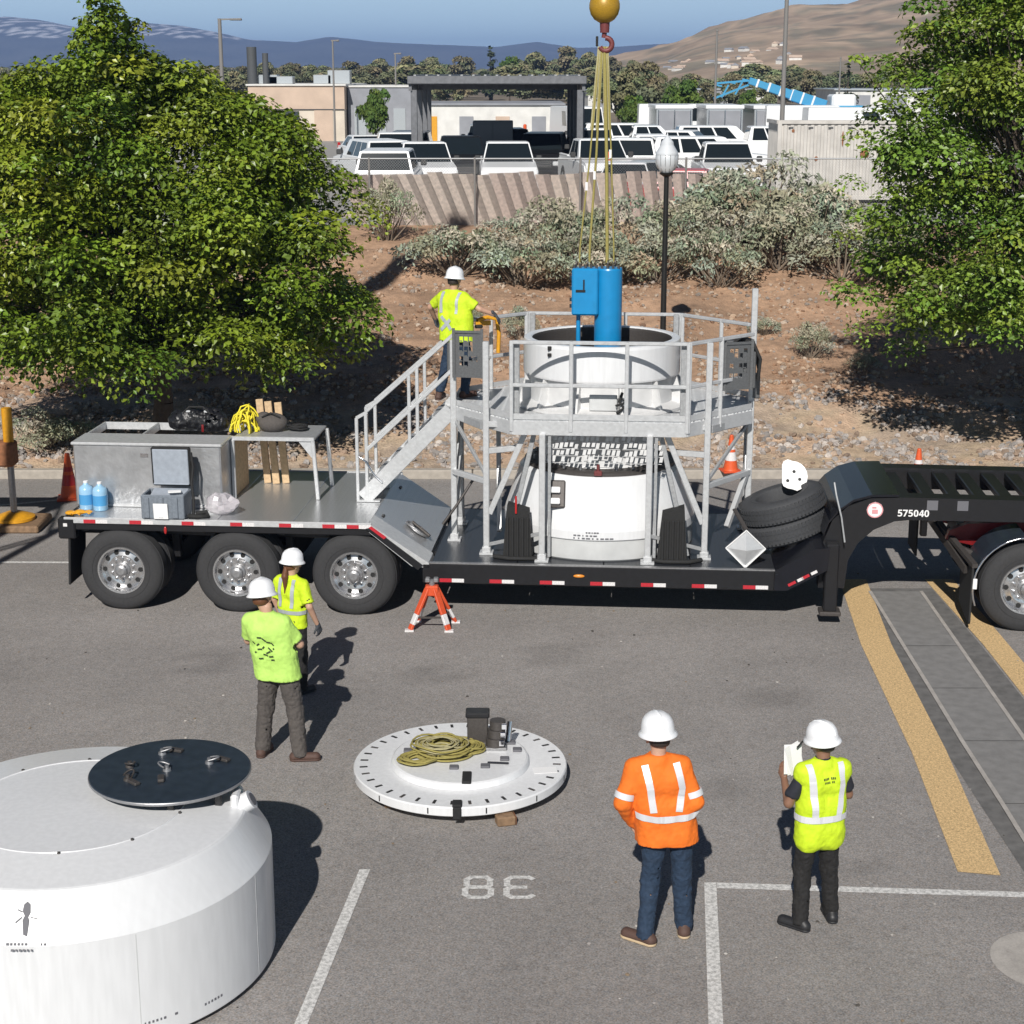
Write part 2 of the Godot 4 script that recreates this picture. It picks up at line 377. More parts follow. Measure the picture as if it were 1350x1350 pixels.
func hfield(b: Bd, x0: float, x1: float, d0: float, d1: float, nx: int, nd: int, hf: Callable, cf: Callable):
	b.use_col = true
	var P := PackedVector3Array(); var C := PackedColorArray()
	for j in nd + 1:
		for i in nx + 1:
			var x := lerpf(x0, x1, float(i) / nx); var d := lerpf(d0, d1, float(j) / nd)
			var p := Vector3(x, hf.call(x, d), -d)
			P.append(p); C.append(cf.call(p))
	var N := PackedVector3Array()
	for j in nd + 1:
		for i in nx + 1:
			var a := P[j * (nx + 1) + maxi(i - 1, 0)]; var e := P[j * (nx + 1) + mini(i + 1, nx)]
			var f := P[maxi(j - 1, 0) * (nx + 1) + i]; var g := P[mini(j + 1, nd) * (nx + 1) + i]
			var nn := (e - a).cross(g - f).normalized()
			N.append(nn if nn.y > 0 else -nn)
	for j in nd:
		for i in nx:
			var q := [j * (nx + 1) + i, j * (nx + 1) + i + 1, (j + 1) * (nx + 1) + i + 1, (j + 1) * (nx + 1) + i]
			for t in [[0, 2, 1], [0, 3, 2]]:
				for k in t:
					b.v.append(P[q[k]]); b.n.append(N[q[k]]); b.c.append(C[q[k]])

func build_setting():
	bank_noise.seed = 5; bank_noise.frequency = 0.15; bank_noise.fractal_octaves = 3
	var pn := FastNoiseLite.new(); pn.seed = 8; pn.frequency = 0.22; pn.fractal_octaves = 4
	var b := Bd.new()
	# lower car park: one sheet with broad tonal patches and a few oil stains
	var stains := [[-0.9, 17.6, 0.35], [2.9, 16.9, 0.3], [1.9, 14.6, 0.22], [-3.4, 18.0, 0.4], [3.1, 12.9, 0.18], [-0.2, 16.2, 0.25], [0.6, 18.3, 0.3]]
	hfield(b, -40, 40, -14, 27.02, 240, 160, func(_x, _d): return 0.0, func(p):
		var t: float = 0.93 + 0.13 * pn.get_noise_2d(p.x, p.z) + 0.10 * pn.get_noise_2d(p.x * 4.0, p.z * 4.0)
		for s in stains:
			var r: float = Vector2(p.x - s[0], p.z + s[1]).length() / s[2] + pn.get_noise_2d(p.x * 9.0, p.z * 9.0)
			if r < 1.0: t *= 0.82
		return Color(t, t, t * 0.995))
	structure(b, "ground", M.asphalt)
	# bank of dirt up to the yard
	b = Bd.new()
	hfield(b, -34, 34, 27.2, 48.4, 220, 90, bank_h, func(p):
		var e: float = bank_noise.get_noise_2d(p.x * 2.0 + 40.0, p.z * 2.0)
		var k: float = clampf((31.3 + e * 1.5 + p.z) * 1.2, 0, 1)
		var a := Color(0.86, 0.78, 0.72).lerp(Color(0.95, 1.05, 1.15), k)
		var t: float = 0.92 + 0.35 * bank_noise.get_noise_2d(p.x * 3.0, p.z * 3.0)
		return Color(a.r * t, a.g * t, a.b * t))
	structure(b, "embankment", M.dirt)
	# yard on top of the bank, and the plain that runs to the horizon
	b = Bd.new(); sheet(b, [[-45, 48.35], [45, 48.35], [90, 150], [-90, 150]], 2.364); structure(b, "yard_paving", M.lot)
	b = Bd.new(); sheet(b, [[-60, 47.6], [60, 47.6], [5000, 2000], [5000, 6500], [-5000, 6500], [-5000, 2000]], 2.345); structure(b, "terrain", M.plain)
	# kerb: a run of concrete kerb stones
	var kerb := Node3D.new(); kerb.name = "kerb"; add_child(kerb); kerb.set_meta("kind", "structure")
	for i in 15:
		var x := -22.0 + i * 3.05
		b = Bd.new(); b.box(Vector3(x + 1.52, 0.065, -27.12), Vector3(3.035, 0.17, 0.17), 0.02)
		put(b, "kerb_stone", M.concrete, kerb)
	# painted markings
	var mk_ := Node3D.new(); mk_.name = "parking_markings"; add_child(mk_); mk_.set_meta("kind", "structure")
	b = Bd.new(); sheet(b, [[-1.29, 12.9], [-1.20, 12.9], [-1.47, 10.3], [-1.565, 10.3]], 0.004); put(b, "stall_line", M.white_line, mk_)
	b = Bd.new(); sheet(b, [[1.60, 12.66], [1.70, 12.66], [1.475, 10.3], [1.37, 10.3]], 0.004); put(b, "stall_line", M.white_line, mk_)
	b = Bd.new(); sheet(b, [[1.702, 12.66], [6.2, 12.36], [6.2, 12.27], [1.695, 12.56]], 0.004); put(b, "stall_line", M.white_line, mk_)
	b = Bd.new(); sheet(b, [[-14, 22.26], [-6.1, 22.14], [-6.1, 22.06], [-14, 22.18]], 0.004); put(b, "stall_line", M.white_line, mk_)
	b = Bd.new(); sheet(b, [[-9.0, 24.9], [-6.6, 25.9], [-6.6, 25.8], [-9.0, 24.8]], 0.004); put(b, "stall_line", M.white_line, mk_)
	# stall number 38, painted to be read from the far side
	var loops := {"8": [[[0.045, 0.0], [0.19, 0.0], [0.235, 0.045], [0.235, 0.135], [0.19, 0.18], [0.045, 0.18], [0.0, 0.135], [0.0, 0.045]], [[0.05, 0.165], [0.185, 0.165], [0.225, 0.205], [0.225, 0.30], [0.185, 0.345], [0.05, 0.345], [0.01, 0.30], [0.01, 0.205]]], "3": [[[0.235, 0.03], [0.20, 0.0], [0.05, 0.0], [0.0, 0.045], [0.0, 0.135], [0.045, 0.172], [0.17, 0.172], [0.045, 0.172], [0.005, 0.205], [0.005, 0.30], [0.05, 0.345], [0.20, 0.345], [0.235, 0.315]]]}
	for dgt in [["8", -0.385], ["3", -0.045]]:
		b = Bd.new(); var lift := 0.004
		for lp in loops[dgt[0]]:
			var cl: bool = dgt[0] == "8"; var m: int = lp.size()
			for i in (m if cl else m - 1):
				var p := Vector2(lp[i][0] * 0.9 + dgt[1], lp[i][1] + 12.40); var q := Vector2(lp[(i + 1) % m][0] * 0.9 + dgt[1], lp[(i + 1) % m][1] + 12.40)
				var dv := (q - p).normalized() * 0.019; var nv := Vector2(-dv.y, dv.x) * 1.4
				lift += 0.0004
				sheet(b, [[p.x - dv.x + nv.x, p.y - dv.y + nv.y], [q.x + dv.x + nv.x, q.y + dv.y + nv.y], [q.x + dv.x - nv.x, q.y + dv.y - nv.y], [p.x - dv.x - nv.x, p.y - dv.y - nv.y]], lift)
		put(b, "stall_digit", M.white_line, mk_)
	# yellow bands on both sides of the concrete gutter
	b = Bd.new(); sheet(b, [[4.36, 21.3], [4.72, 21.3], [4.48, 18.67], [4.32, 15.46], [4.10, 12.78], [3.76, 12.85], [3.97, 15.46], [4.12, 18.67]], 0.007); put(b, "yellow_band", M.yellow_line, mk_)
	b = Bd.new(); sheet(b, [[5.50, 21.3], [5.88, 21.3], [5.86, 18.67], [5.82, 15.5], [5.70, 12.3], [5.36, 12.3], [5.52, 15.5], [5.56, 18.67]], 0.007); put(b, "yellow_band", M.yellow_line, mk_)
	var gut := Node3D.new(); gut.name = "drain_gutter"; add_child(gut); gut.set_meta("kind", "structure")
	b = Bd.new(); sheet(b, [[4.47, 20.9], [5.50, 20.9], [5.53, 18.6], [5.50, 15.4], [5.36, 9.0], [4.22, 9.0], [4.32, 12.9], [4.31, 15.46], [4.45, 18.6]], 0.003); put(b, "gutter_apron", M.tarjoint, gut)
	var gl := [4.68, 4.63, 4.60, 4.56, 4.54, 4.50, 4.44]; var gr := [5.30, 5.24, 5.20, 5.16, 5.14, 5.10, 5.05]; var gd := [20.75, 18.6, 17.2, 15.7, 14.2, 12.5, 9.0]
	for i in 6:
		b = Bd.new(); sheet(b, [[gl[i], gd[i] - 0.006], [gr[i], gd[i] - 0.006], [gr[i + 1], gd[i + 1] + 0.006], [gl[i + 1], gd[i + 1] + 0.006]], 0.011); put(b, "gutter_slab", M.gutter, gut)
		for sd in [gl, gr]:
			b = Bd.new(); var o := -0.045 if sd == gl else 0.0
			sheet(b, [[sd[i] + o, gd[i]], [sd[i] + o + 0.045, gd[i]], [sd[i + 1] + o + 0.045, gd[i + 1]], [sd[i + 1] + o, gd[i + 1]]], 0.0155); put(b, "joint_seal", M.patch, gut)
	# pale round repair patch at the right
	b = Bd.new(); var pp := []
	for i in 28:
		var t := TAU * i / 28.0; pp.append([4.08 + cos(t) * 0.44, 11.38 + sin(t) * 0.46])
	sheet(b, pp, 0.004); structure(b, "repair_patch", M.patch)
	# rocks: loose cobbles along the foot of the bank, pebbles on the slope
	scatter_rocks("cobbles", 9600, 27.25, 31.4, 0.035, 0.095, 71, [Color(0.48, 0.43, 0.40), Color(0.38, 0.35, 0.33), Color(0.50, 0.38, 0.29), Color(0.38, 0.28, 0.21), Color(0.60, 0.54, 0.49)])
	scatter_rocks("pebbles", 12000, 31.0, 44.0, 0.03, 0.085, 72, [Color(0.44, 0.28, 0.18), Color(0.52, 0.38, 0.27), Color(0.36, 0.22, 0.14), Color(0.58, 0.47, 0.37), Color(0.40, 0.34, 0.29)])
	# grit and small litter on the asphalt
	var gq := RandomNumberGenerator.new(); gq.seed = 88
	var mm := MultiMesh.new(); mm.transform_format = MultiMesh.TRANSFORM_3D; mm.use_colors = true; mm.mesh = rock_mesh(7); mm.instance_count = 420
	for i in 420:
		var d := gq.randf_range(9.5, 26.5); var x := gq.randf_range(-0.34, 0.34) * d; var sz := 0.006 + 0.014 * pow(gq.randf(), 3.0)
		mm.set_instance_transform(i, Transform3D(Basis.from_euler(Vector3(0, gq.randf() * 6, 0)).scaled(Vector3(sz, sz * 0.7, sz * gq.randf_range(0.8, 1.8))), Vector3(x, sz * 0.3, -d)))
		mm.set_instance_color(i, [Color(0.6, 0.57, 0.53), Color(0.10, 0.09, 0.08), Color(0.32, 0.24, 0.16), Color(0.45, 0.42, 0.40)][gq.randi() % 4])
	var go := MultiMeshInstance3D.new(); go.multimesh = mm; go.material_override = M.rock; go.name = "asphalt_grit"; add_child(go); go.set_meta("kind", "stuff")
	tag(go, "loose grit scattered over the asphalt", "grit")
	build_hills()

func rock_mesh(sd: int) -> ArrayMesh:
	var r := RandomNumberGenerator.new(); r.seed = sd
	var b := Bd.new(); var P := []
	var rows := 4; var k := 6
	for i in rows + 1:
		var ring := []
		for j in k:
			var ph := PI * i / rows; var th := TAU * j / k + i * 0.5
			var q := Vector3(sin(ph) * cos(th), cos(ph) * 0.7, sin(ph) * sin(th))
			ring.append(q * r.randf_range(0.75, 1.15))
		P.append(ring)
	for i in rows + 1:
		if i == 0 or i == rows:
			for j in k: P[i][j] = Vector3(0, 0.62 if i == 0 else -0.62, 0)
	for i in rows:
		for j in k:
			var a: Vector3 = P[i][j]; var e: Vector3 = P[i][(j + 1) % k]; var g: Vector3 = P[i + 1][(j + 1) % k]; var h: Vector3 = P[i + 1][j]
			if i > 0: b.fquad(a, e, g, a, a + e + g)
			if i < rows - 1: b.fquad(a, g, h, a, a + g + h)
	return b.mesh()

func scatter_rocks(called: String, count: int, d0: float, d1: float, s0: float, s1: float, sd: int, cols: Array):
	var r := RandomNumberGenerator.new(); r.seed = sd
	for vr in 3:
		var mm := MultiMesh.new(); mm.transform_format = MultiMesh.TRANSFORM_3D; mm.use_colors = true
		mm.mesh = rock_mesh(sd * 10 + vr); mm.instance_count = count / 3
		for i in mm.instance_count:
			var d := d0 + (d1 - d0) * pow(r.randf(), 1.25); var x := r.randf_range(-0.42, 0.42) * d * 1.0
			# drifts: rocks gather in patches
			for tries in 3:
				if bank_noise.get_noise_2d(x * 4.0, d * 4.0) > -0.05: break
				x = r.randf_range(-0.42, 0.42) * d
			var s := s0 + (s1 - s0) * pow(r.randf(), 2.5)
			var bs := Basis.from_euler(Vector3(r.randf() * 6, r.randf() * 6, r.randf() * 6)).scaled(Vector3(s, s * 0.8, s))
			mm.set_instance_transform(i, Transform3D(bs, Vector3(x, bank_h(x, d) + s * 0.25, -d)))
			var c: Color = cols[r.randi() % cols.size()]; var t := r.randf_range(0.75, 1.2)
			mm.set_instance_color(i, Color(c.r * t, c.g * t, c.b * t))
		var o := MultiMeshInstance3D.new(); o.multimesh = mm; o.material_override = M.rock
		o.name = numbered(called); add_child(o); o.set_meta("kind", "stuff")
		tag(o, {"cobbles": "loose grey and brown cobbles along the foot of the bank", "pebbles": "scattered brown pebbles on the dirt slope"}[called], "stones")

func px_ridge(prof: Array, x: float) -> float:
	for i in prof.size() - 1:
		if x <= prof[i + 1][0]: return lerpf(prof[i][1], prof[i + 1][1], clampf((x - prof[i][0]) / (prof[i + 1][0] - prof[i][0]), 0, 1))
	return prof[-1][1]

func build_hills():
	var hn := FastNoiseLite.new(); hn.seed = 3; hn.frequency = 0.0016; hn.fractal_octaves = 5
	# far blue range: ridge heights in metres over x in metres at 4200 m
	var D := 4200.0
	var ridge := [[-2600, 100], [-1700, 90], [-1290, 128], [-1215, 142], [-1150, 136], [-1050, 118], [-900, 128], [-800, 122], [-720, 108], [-640, 90], [-520, 84], [-440, 96], [-330, 84], [-150, 76], [-40, 72], [60, 84], [160, 70], [260, 72], [420, 82], [700, 70], [2600, 90]]
	var b := Bd.new()
	hfield(b, -2600, 2600, 3300, 4900, 420, 60, func(x, d):
		var v: float = clampf((d - 3300.0) / 900.0, 0, 1); if d > 4200.0: v = 1.0 - (d - 4200.0) / 1400.0
		var r := px_ridge(ridge, x)
		return 2.0 + r * smoothstep(0.0, 1.0, v) * (0.88 + 0.12 * v) + hn.get_noise_2d(x * 2.2, d * 1.2) * 34.0 * v * (1.05 - v), func(p):
		var t: float = 0.11 + 0.05 * hn.get_noise_2d(p.x * 4.0, p.z * 4.0)
		var c := Color(t * 1.0, t * 1.0, t * 0.95)
		if p.y > 88.0 + 12.0 * hn.get_noise_2d(p.x * 3.0, 50.0) and hn.get_noise_2d(p.x * 20.0, p.z * 14.0) > 0.10 and p.x < -560.0: c = Color(0.85, 0.85, 0.87)
		return c)
	structure(b, "mountain_range", M.hill)
	# dry brown hill on the right
	var ridge2 := [[-500, 0], [0, 6], [43, 14], [71, 19], [99, 29], [130, 36], [165, 40], [183, 43], [260, 55], [440, 70], [700, 70]]
	b = Bd.new()
	hfield(b, -120, 700, 330, 1050, 200, 60, func(x, d):
		var v: float = clampf((d - 330.0) / 460.0, 0, 1); if d > 790.0: v = 1.0 - (d - 790.0) / 460.0
		var r := px_ridge(ridge2, x * 790.0 / d)
		return 1.0 + r * pow(v, 1.15) + hn.get_noise_2d(x * 11.0, d * 7.0) * 4.5 * v * clampf(r / 18.0, 0.1, 1), func(p):
		var t: float = 0.95 + 0.5 * hn.get_noise_2d(p.x * 14.0, p.z * 14.0)
		var e: float = hn.get_noise_2d(p.x * 20.0 + 900.0, p.z * 20.0)
		var c := Color(0.52, 0.39, 0.275)
		if e > 0.12: c = Color(0.33, 0.28, 0.20)
		return Color(c.r * t, c.g * t, c.b * t))
	structure(b, "dry_hill", M.hill)
# ---------------------------------------------------------------- vegetation
func leaf(b: Bd, p: Vector3, nn: Vector3, tang: Vector3, s: float, w: float):
	# folded leaf: two triangles meeting at a raised midrib
	var y := (tang - nn * tang.dot(nn)).normalized(); var x := y.cross(nn)
	var a := p - y * s * 0.5; var t := p + y * s * 0.5
	var l := p - x * w * 0.5 + nn * w * 0.16 - y * s * 0.06; var r := p + x * w * 0.5 + nn * w * 0.16 - y * s * 0.06
	var nl := (nn + x * 0.35).normalized(); var nr := (nn - x * 0.35).normalized()
	b.tri(a, l, t, nl, nl, nl); b.tri(a, t, r, nr, nr, nr)
func rdir(r: RandomNumberGenerator) -> Vector3:
	var z := r.randf_range(-1, 1); var t := r.randf() * TAU; var q := sqrt(1.0 - z * z)
	return Vector3(q * cos(t), z, q * sin(t))

# rows: [y, x_left, x_right, half_depth]; clumps are spread through that volume
func crown_clumps(rows: Array, count: int, rad0: float, rad1: float, r: RandomNumberGenerator, shell := 0.62) -> Array:
	var out := []; var tries := 0
	while out.size() < count and tries < count * 60:
		tries += 1
		var y := r.randf_range(rows[-1][0], rows[0][0]); var xl := 0.0; var xr := 0.0; var hd := 0.0
		for i in rows.size() - 1:
			if y <= rows[i][0] and y >= rows[i + 1][0]:
				var t: float = (rows[i][0] - y) / maxf(rows[i][0] - rows[i + 1][0], 1e-5)
				xl = lerpf(rows[i][1], rows[i + 1][1], t); xr = lerpf(rows[i][2], rows[i + 1][2], t); hd = lerpf(rows[i][3], rows[i + 1][3], t)
		var u := r.randf_range(-1, 1); var w := r.randf_range(-1, 1)
		var q := sqrt(u * u + w * w)
		if q > 1.0: continue
		if r.randf() > (xr - xl) * hd / 12.0 + 0.15: continue
		var top: float = (y - rows[-1][0]) / (rows[0][0] - rows[-1][0])
		if q < shell and top < 0.75 and r.randf() < 0.7: continue
		var rad := r.randf_range(rad0, rad1) * clampf((xr - xl) / 3.0, 0.5, 1.0)
		out.append([Vector3((xl + xr) * 0.5 + u * maxf((xr - xl) * 0.5 - rad * 0.8, 0.05), y, w * maxf(hd - rad * 0.8, 0.05)), rad])
	return out

func crown_mesh(clumps: Array, per_m2: float, s0: float, s1: float, cols: Array, r: RandomNumberGenerator, up_bias := 0.35, ratio := 0.72) -> ArrayMesh:
	var b := Bd.new(); b.use_col = true
	for cl in clumps:
		var rad: float = cl[1]; var cnt := int(per_m2 * rad * rad * 12.0); var c0: Vector3 = cl[0]
		var base: Color = cols[r.randi() % cols.size()]; var cv := r.randf_range(0.85, 1.18); var cs := r.randf_range(0.82, 1.15); base = Color(base.r * cv * cs, base.g * cs, base.b * cs); var lz := r.randf_range(0.8, 1.2)
		for i in cnt:
			var d := rdir(r); if d.y < -0.15 and r.randf() < 0.72: d.y = -d.y
			var p := c0 + d * rad * Vector3(1.1, 0.72, 1.1) * (0.45 + 0.6 * sqrt(r.randf()))
			var nn := (d * 0.55 + Vector3.UP * up_bias + rdir(r) * 0.75).normalized()
			var t := r.randf_range(0.72, 1.28); var yl := r.randf_range(-0.012, 0.02)
			b.col = Color(base.r * t + yl, base.g * t + yl, base.b * t)
			var s := r.randf_range(s0, s1) * lz
			leaf(b, p, nn, d + rdir(r) * 0.8 + Vector3(0, -0.3, 0), s, s * ratio)
	return b.mesh()

func limbs_mesh(base: Vector3, fork: Vector3, clumps: Array, r0: float, r: RandomNumberGenerator, every := 3) -> ArrayMesh:
	var b := Bd.new(); var mid := base.lerp(fork, 0.5) + Vector3(0.05, 0, 0.03)
	b.cyl(base, mid, r0, r0 * 0.8, 14, false); b.cyl(mid, fork, r0 * 0.8, r0 * 0.6, 14, false)
	b.cyl(base - Vector3(0, 0.15, 0), base + Vector3(0, 0.12, 0), r0 * 1.5, r0 * 1.0, 14, false)
	for i in range(0, clumps.size(), every):
		var e: Vector3 = clumps[i][0]
		var st := fork + (Vector3(fork.x, e.y, fork.z) - fork) * r.randf_range(0.0, 0.45)
		if e.y < fork.y: st = fork
		var m1 := st.lerp(e, 0.45) + Vector3(0, -0.12 * (e - st).length() * 0.3, 0) + rdir(r) * 0.12
		b.cyl(st, m1, r0 * 0.26, r0 * 0.14, 7, false); b.cyl(m1, e, r0 * 0.14, r0 * 0.04, 6, false)
	b.cyl(fork, Vector3(fork.x, clumps[0][0].y * 0.2 + fork.y * 0.8 + 1.0, fork.z), r0 * 0.6, r0 * 0.2, 10, false)
	return b.mesh()

func build_trees():
	var r := RandomNumberGenerator.new(); r.seed = 101
	# big broadleaf tree behind the rear of the trailer: rows in metres relative to its foot
	var foot := Vector3(-6.0, bank_h(-6.0, 27.9), -27.9)
	var rows := [[7.62, -0.75, -0.45, 0.3], [7.1, -1.0, 0.15, 0.6], [6.7, -1.3, 0.45, 0.9], [6.35, -1.9, 0.7, 1.4], [6.05, -2.7, 1.5, 2.0], [5.5, -3.3, 2.7, 2.8], [4.9, -3.7, 3.5, 3.2], [4.2, -3.95, 3.95, 3.6], [3.2, -4.0, 4.15, 3.8], [2.4, -3.9, 4.05, 3.7], [1.75, -2.6, 3.6, 3.0]]
	var cl := crown_clumps(rows, 430, 0.38, 0.68, r, 0.40)
	for e in [[-0.6, 7.5, 0.22], [-0.45, 7.15, 0.32], [-0.75, 6.85, 0.36], [-0.2, 6.75, 0.36], [0.1, 6.45, 0.36], [-0.6, 6.4, 0.5], [0.2, 6.1, 0.5], [-2.4, 6.05, 0.22], [-2.9, 6.1, 0.16], [-1.9, 6.2, 0.25], [1.7, 5.75, 0.34], [2.2, 5.6, 0.34], [2.0, 5.2, 0.45], [1.2, 5.7, 0.45]]:
		cl.append([Vector3(e[0], e[1], r.randf_range(-0.3, 0.5)), e[2]])
	var t := thing("broadleaf_tree", "large bright green broadleaf tree behind the metal toolbox", "tree", foot)
	putm(limbs_mesh(Vector3.ZERO, Vector3(0.1, 2.0, 0.1), cl, 0.20, r), "trunk", M.bark, t)
	putm(crown_mesh(cl, 98.0, 0.062, 0.125, [Color(0.165, 0.235, 0.020), Color(0.205, 0.270, 0.028), Color(0.135, 0.200, 0.018), Color(0.105, 0.165, 0.018)], r, 0.75), "crown", M.leaf, t)
	# the right-hand tree, looser and layered
	foot = Vector3(9.05, bank_h(9.05, 28.2), -28.2)
	rows = [[8.6, -0.9, 0.9, 0.8], [7.9, -1.7, 1.7, 1.6], [7.2, -2.5, 2.4, 2.3], [6.6, -3.15, 3.0, 2.8], [5.8, -3.25, 3.4, 3.0], [5.0, -3.5, 3.5, 3.2], [4.2, -3.55, 3.6, 3.2], [3.4, -3.6, 3.6, 3.2], [2.7, -3.75, 3.6, 3.0], [2.1, -3.1, 3.1, 2.4]]
	cl = crown_clumps(rows, 420, 0.34, 0.62, r, 0.4)
	for e in [[-3.55, 2.75, 0.3], [-3.2, 2.55, 0.4], [-3.45, 4.45, 0.28], [-3.5, 3.6, 0.26], [-3.3, 5.2, 0.26], [-3.1, 6.35, 0.3], [-3.45, 6.45, 0.18], [-2.5, 7.2, 0.35], [-3.0, 1.95, 0.35], [-2.5, 1.75, 0.35]]:
		cl.append([Vector3(e[0], e[1], r.randf_range(-0.3, 0.6)), e[2]])
	t = thing("broadleaf_tree", "green tree on the right with drooping layered boughs", "tree", foot)
	putm(limbs_mesh(Vector3.ZERO, Vector3(-0.1, 2.2, 0.1), cl, 0.17, r), "trunk", M.bark, t)
	putm(crown_mesh(cl, 100.0, 0.06, 0.12, [Color(0.160, 0.245, 0.030), Color(0.190, 0.270, 0.038), Color(0.135, 0.210, 0.025), Color(0.110, 0.175, 0.025)], r, 0.75), "crown", M.leaf, t)
	# sagebrush on the bank, four forms
	var forms := []
	for k in 4:
		var sc := []
		for i in 26:
			var a := r.randf() * TAU; var q := sqrt(r.randf())
			sc.append([Vector3(cos(a) * q * 0.86, 0.22 + 0.62 * (1.0 - q * q * 0.75) * r.randf_range(0.35, 1.0), sin(a) * q * 0.8), r.randf_range(0.16, 0.30)])
		var cm := crown_mesh(sc, 190.0, 0.05, 0.10, [Color(0.31, 0.325, 0.235), Color(0.37, 0.38, 0.30), Color(0.26, 0.295, 0.19), Color(0.32, 0.29, 0.20)], r, 0.35, 0.42)
		var sb := Bd.new()
		for i in sc.size(): sb.cyl(Vector3(r.randf_range(-0.1, 0.1), -0.1, r.randf_range(-0.1, 0.1)), sc[i][0], 0.022, 0.008, 5, false)
		forms.append([cm, sb.mesh()])
	var spots := [ # x, distance, width scale, height scale, words
		[-3.4, 45.6, 0.75, 1.25, "grey sagebrush by the striped fence beside the left tree"],
		[-1.45, 41.3, 1.05, 1.0, "low grey sagebrush nearest the worker on the platform"],
		[-0.55, 42.6, 1.0, 0.95, "pale sagebrush right of the dark strip of shade"],
		[0.25, 41.0, 1.0, 1.1, "rounded sagebrush left of the hanging sling ropes"],
		[1.05, 43.4, 1.15, 1.3, "tall sagebrush directly behind the sling ropes on the left"],
		[1.75, 40.9, 1.0, 1.15, "sagebrush behind the top of the blue canister"],
		[2.6, 42.8, 1.2, 1.35, "tall sagebrush between the sling ropes and the lamp post"],
		[3.45, 40.7, 1.0, 1.0, "sagebrush at the foot of the lamp post on its left"],
		[4.35, 43.0, 1.15, 1.2, "sagebrush just right of the lamp post"],
		[5.0, 40.5, 1.0, 1.1, "front sagebrush lowest on the slope right of the lamp post"],
		[5.5, 44.6, 1.3, 1.5, "big sagebrush in front of the red vehicle"],
		[6.5, 45.0, 1.7, 1.95, "tallest sagebrush in front of the shipping container"],
		[6.6, 41.6, 1.25, 1.25, "sagebrush below the tallest one, right of the middle"],
		[7.75, 43.6, 1.4, 1.5, "sagebrush below the container's left corner post"],
		[8.1, 41.0, 1.2, 1.1, "sagebrush near the right tree's lower boughs"],
		[9.1, 42.2, 1.2, 1.15, "rightmost sagebrush, partly behind the right tree"],
		[6.2, 34.3, 0.55, 0.75, "small lone sagebrush on the bare slope right of the platform"],
		[5.55, 36.4, 0.40, 0.45, "tiny sagebrush tuft high on the bare slope"],
		[0.2, 35.6, 0.45, 0.75, "small green brush behind the worker's railing"],
		[-8.05, 28.2, 0.85, 0.75, "green brush on the cobbles at the left edge"],
		[7.1, 33.4, 0.4, 0.4, "small brush tuft in the shade of the right tree"],
		[-0.9, 37.2, 0.35, 0.35, "tiny tuft on the dirt right of the worker's hard hat"]]
	for i in spots.size():
		var s: Array = spots[i]; var f: Array = forms[i % 4]
		var o := thing("sagebrush", s[4], "bush", Vector3(s[0], bank_h(s[0], s[1]) - 0.04, -s[1]), r.randf() * TAU, "sagebrush on the bank")
		var gs := 1.30 if s[1] > 40.0 else 1.0; o.scale = Vector3(s[2] * gs, s[3] * gs * 1.12, s[2] * gs)
		putm(f[1], "stem", M.twig, o); putm(f[0], "foliage", M.sage, o)

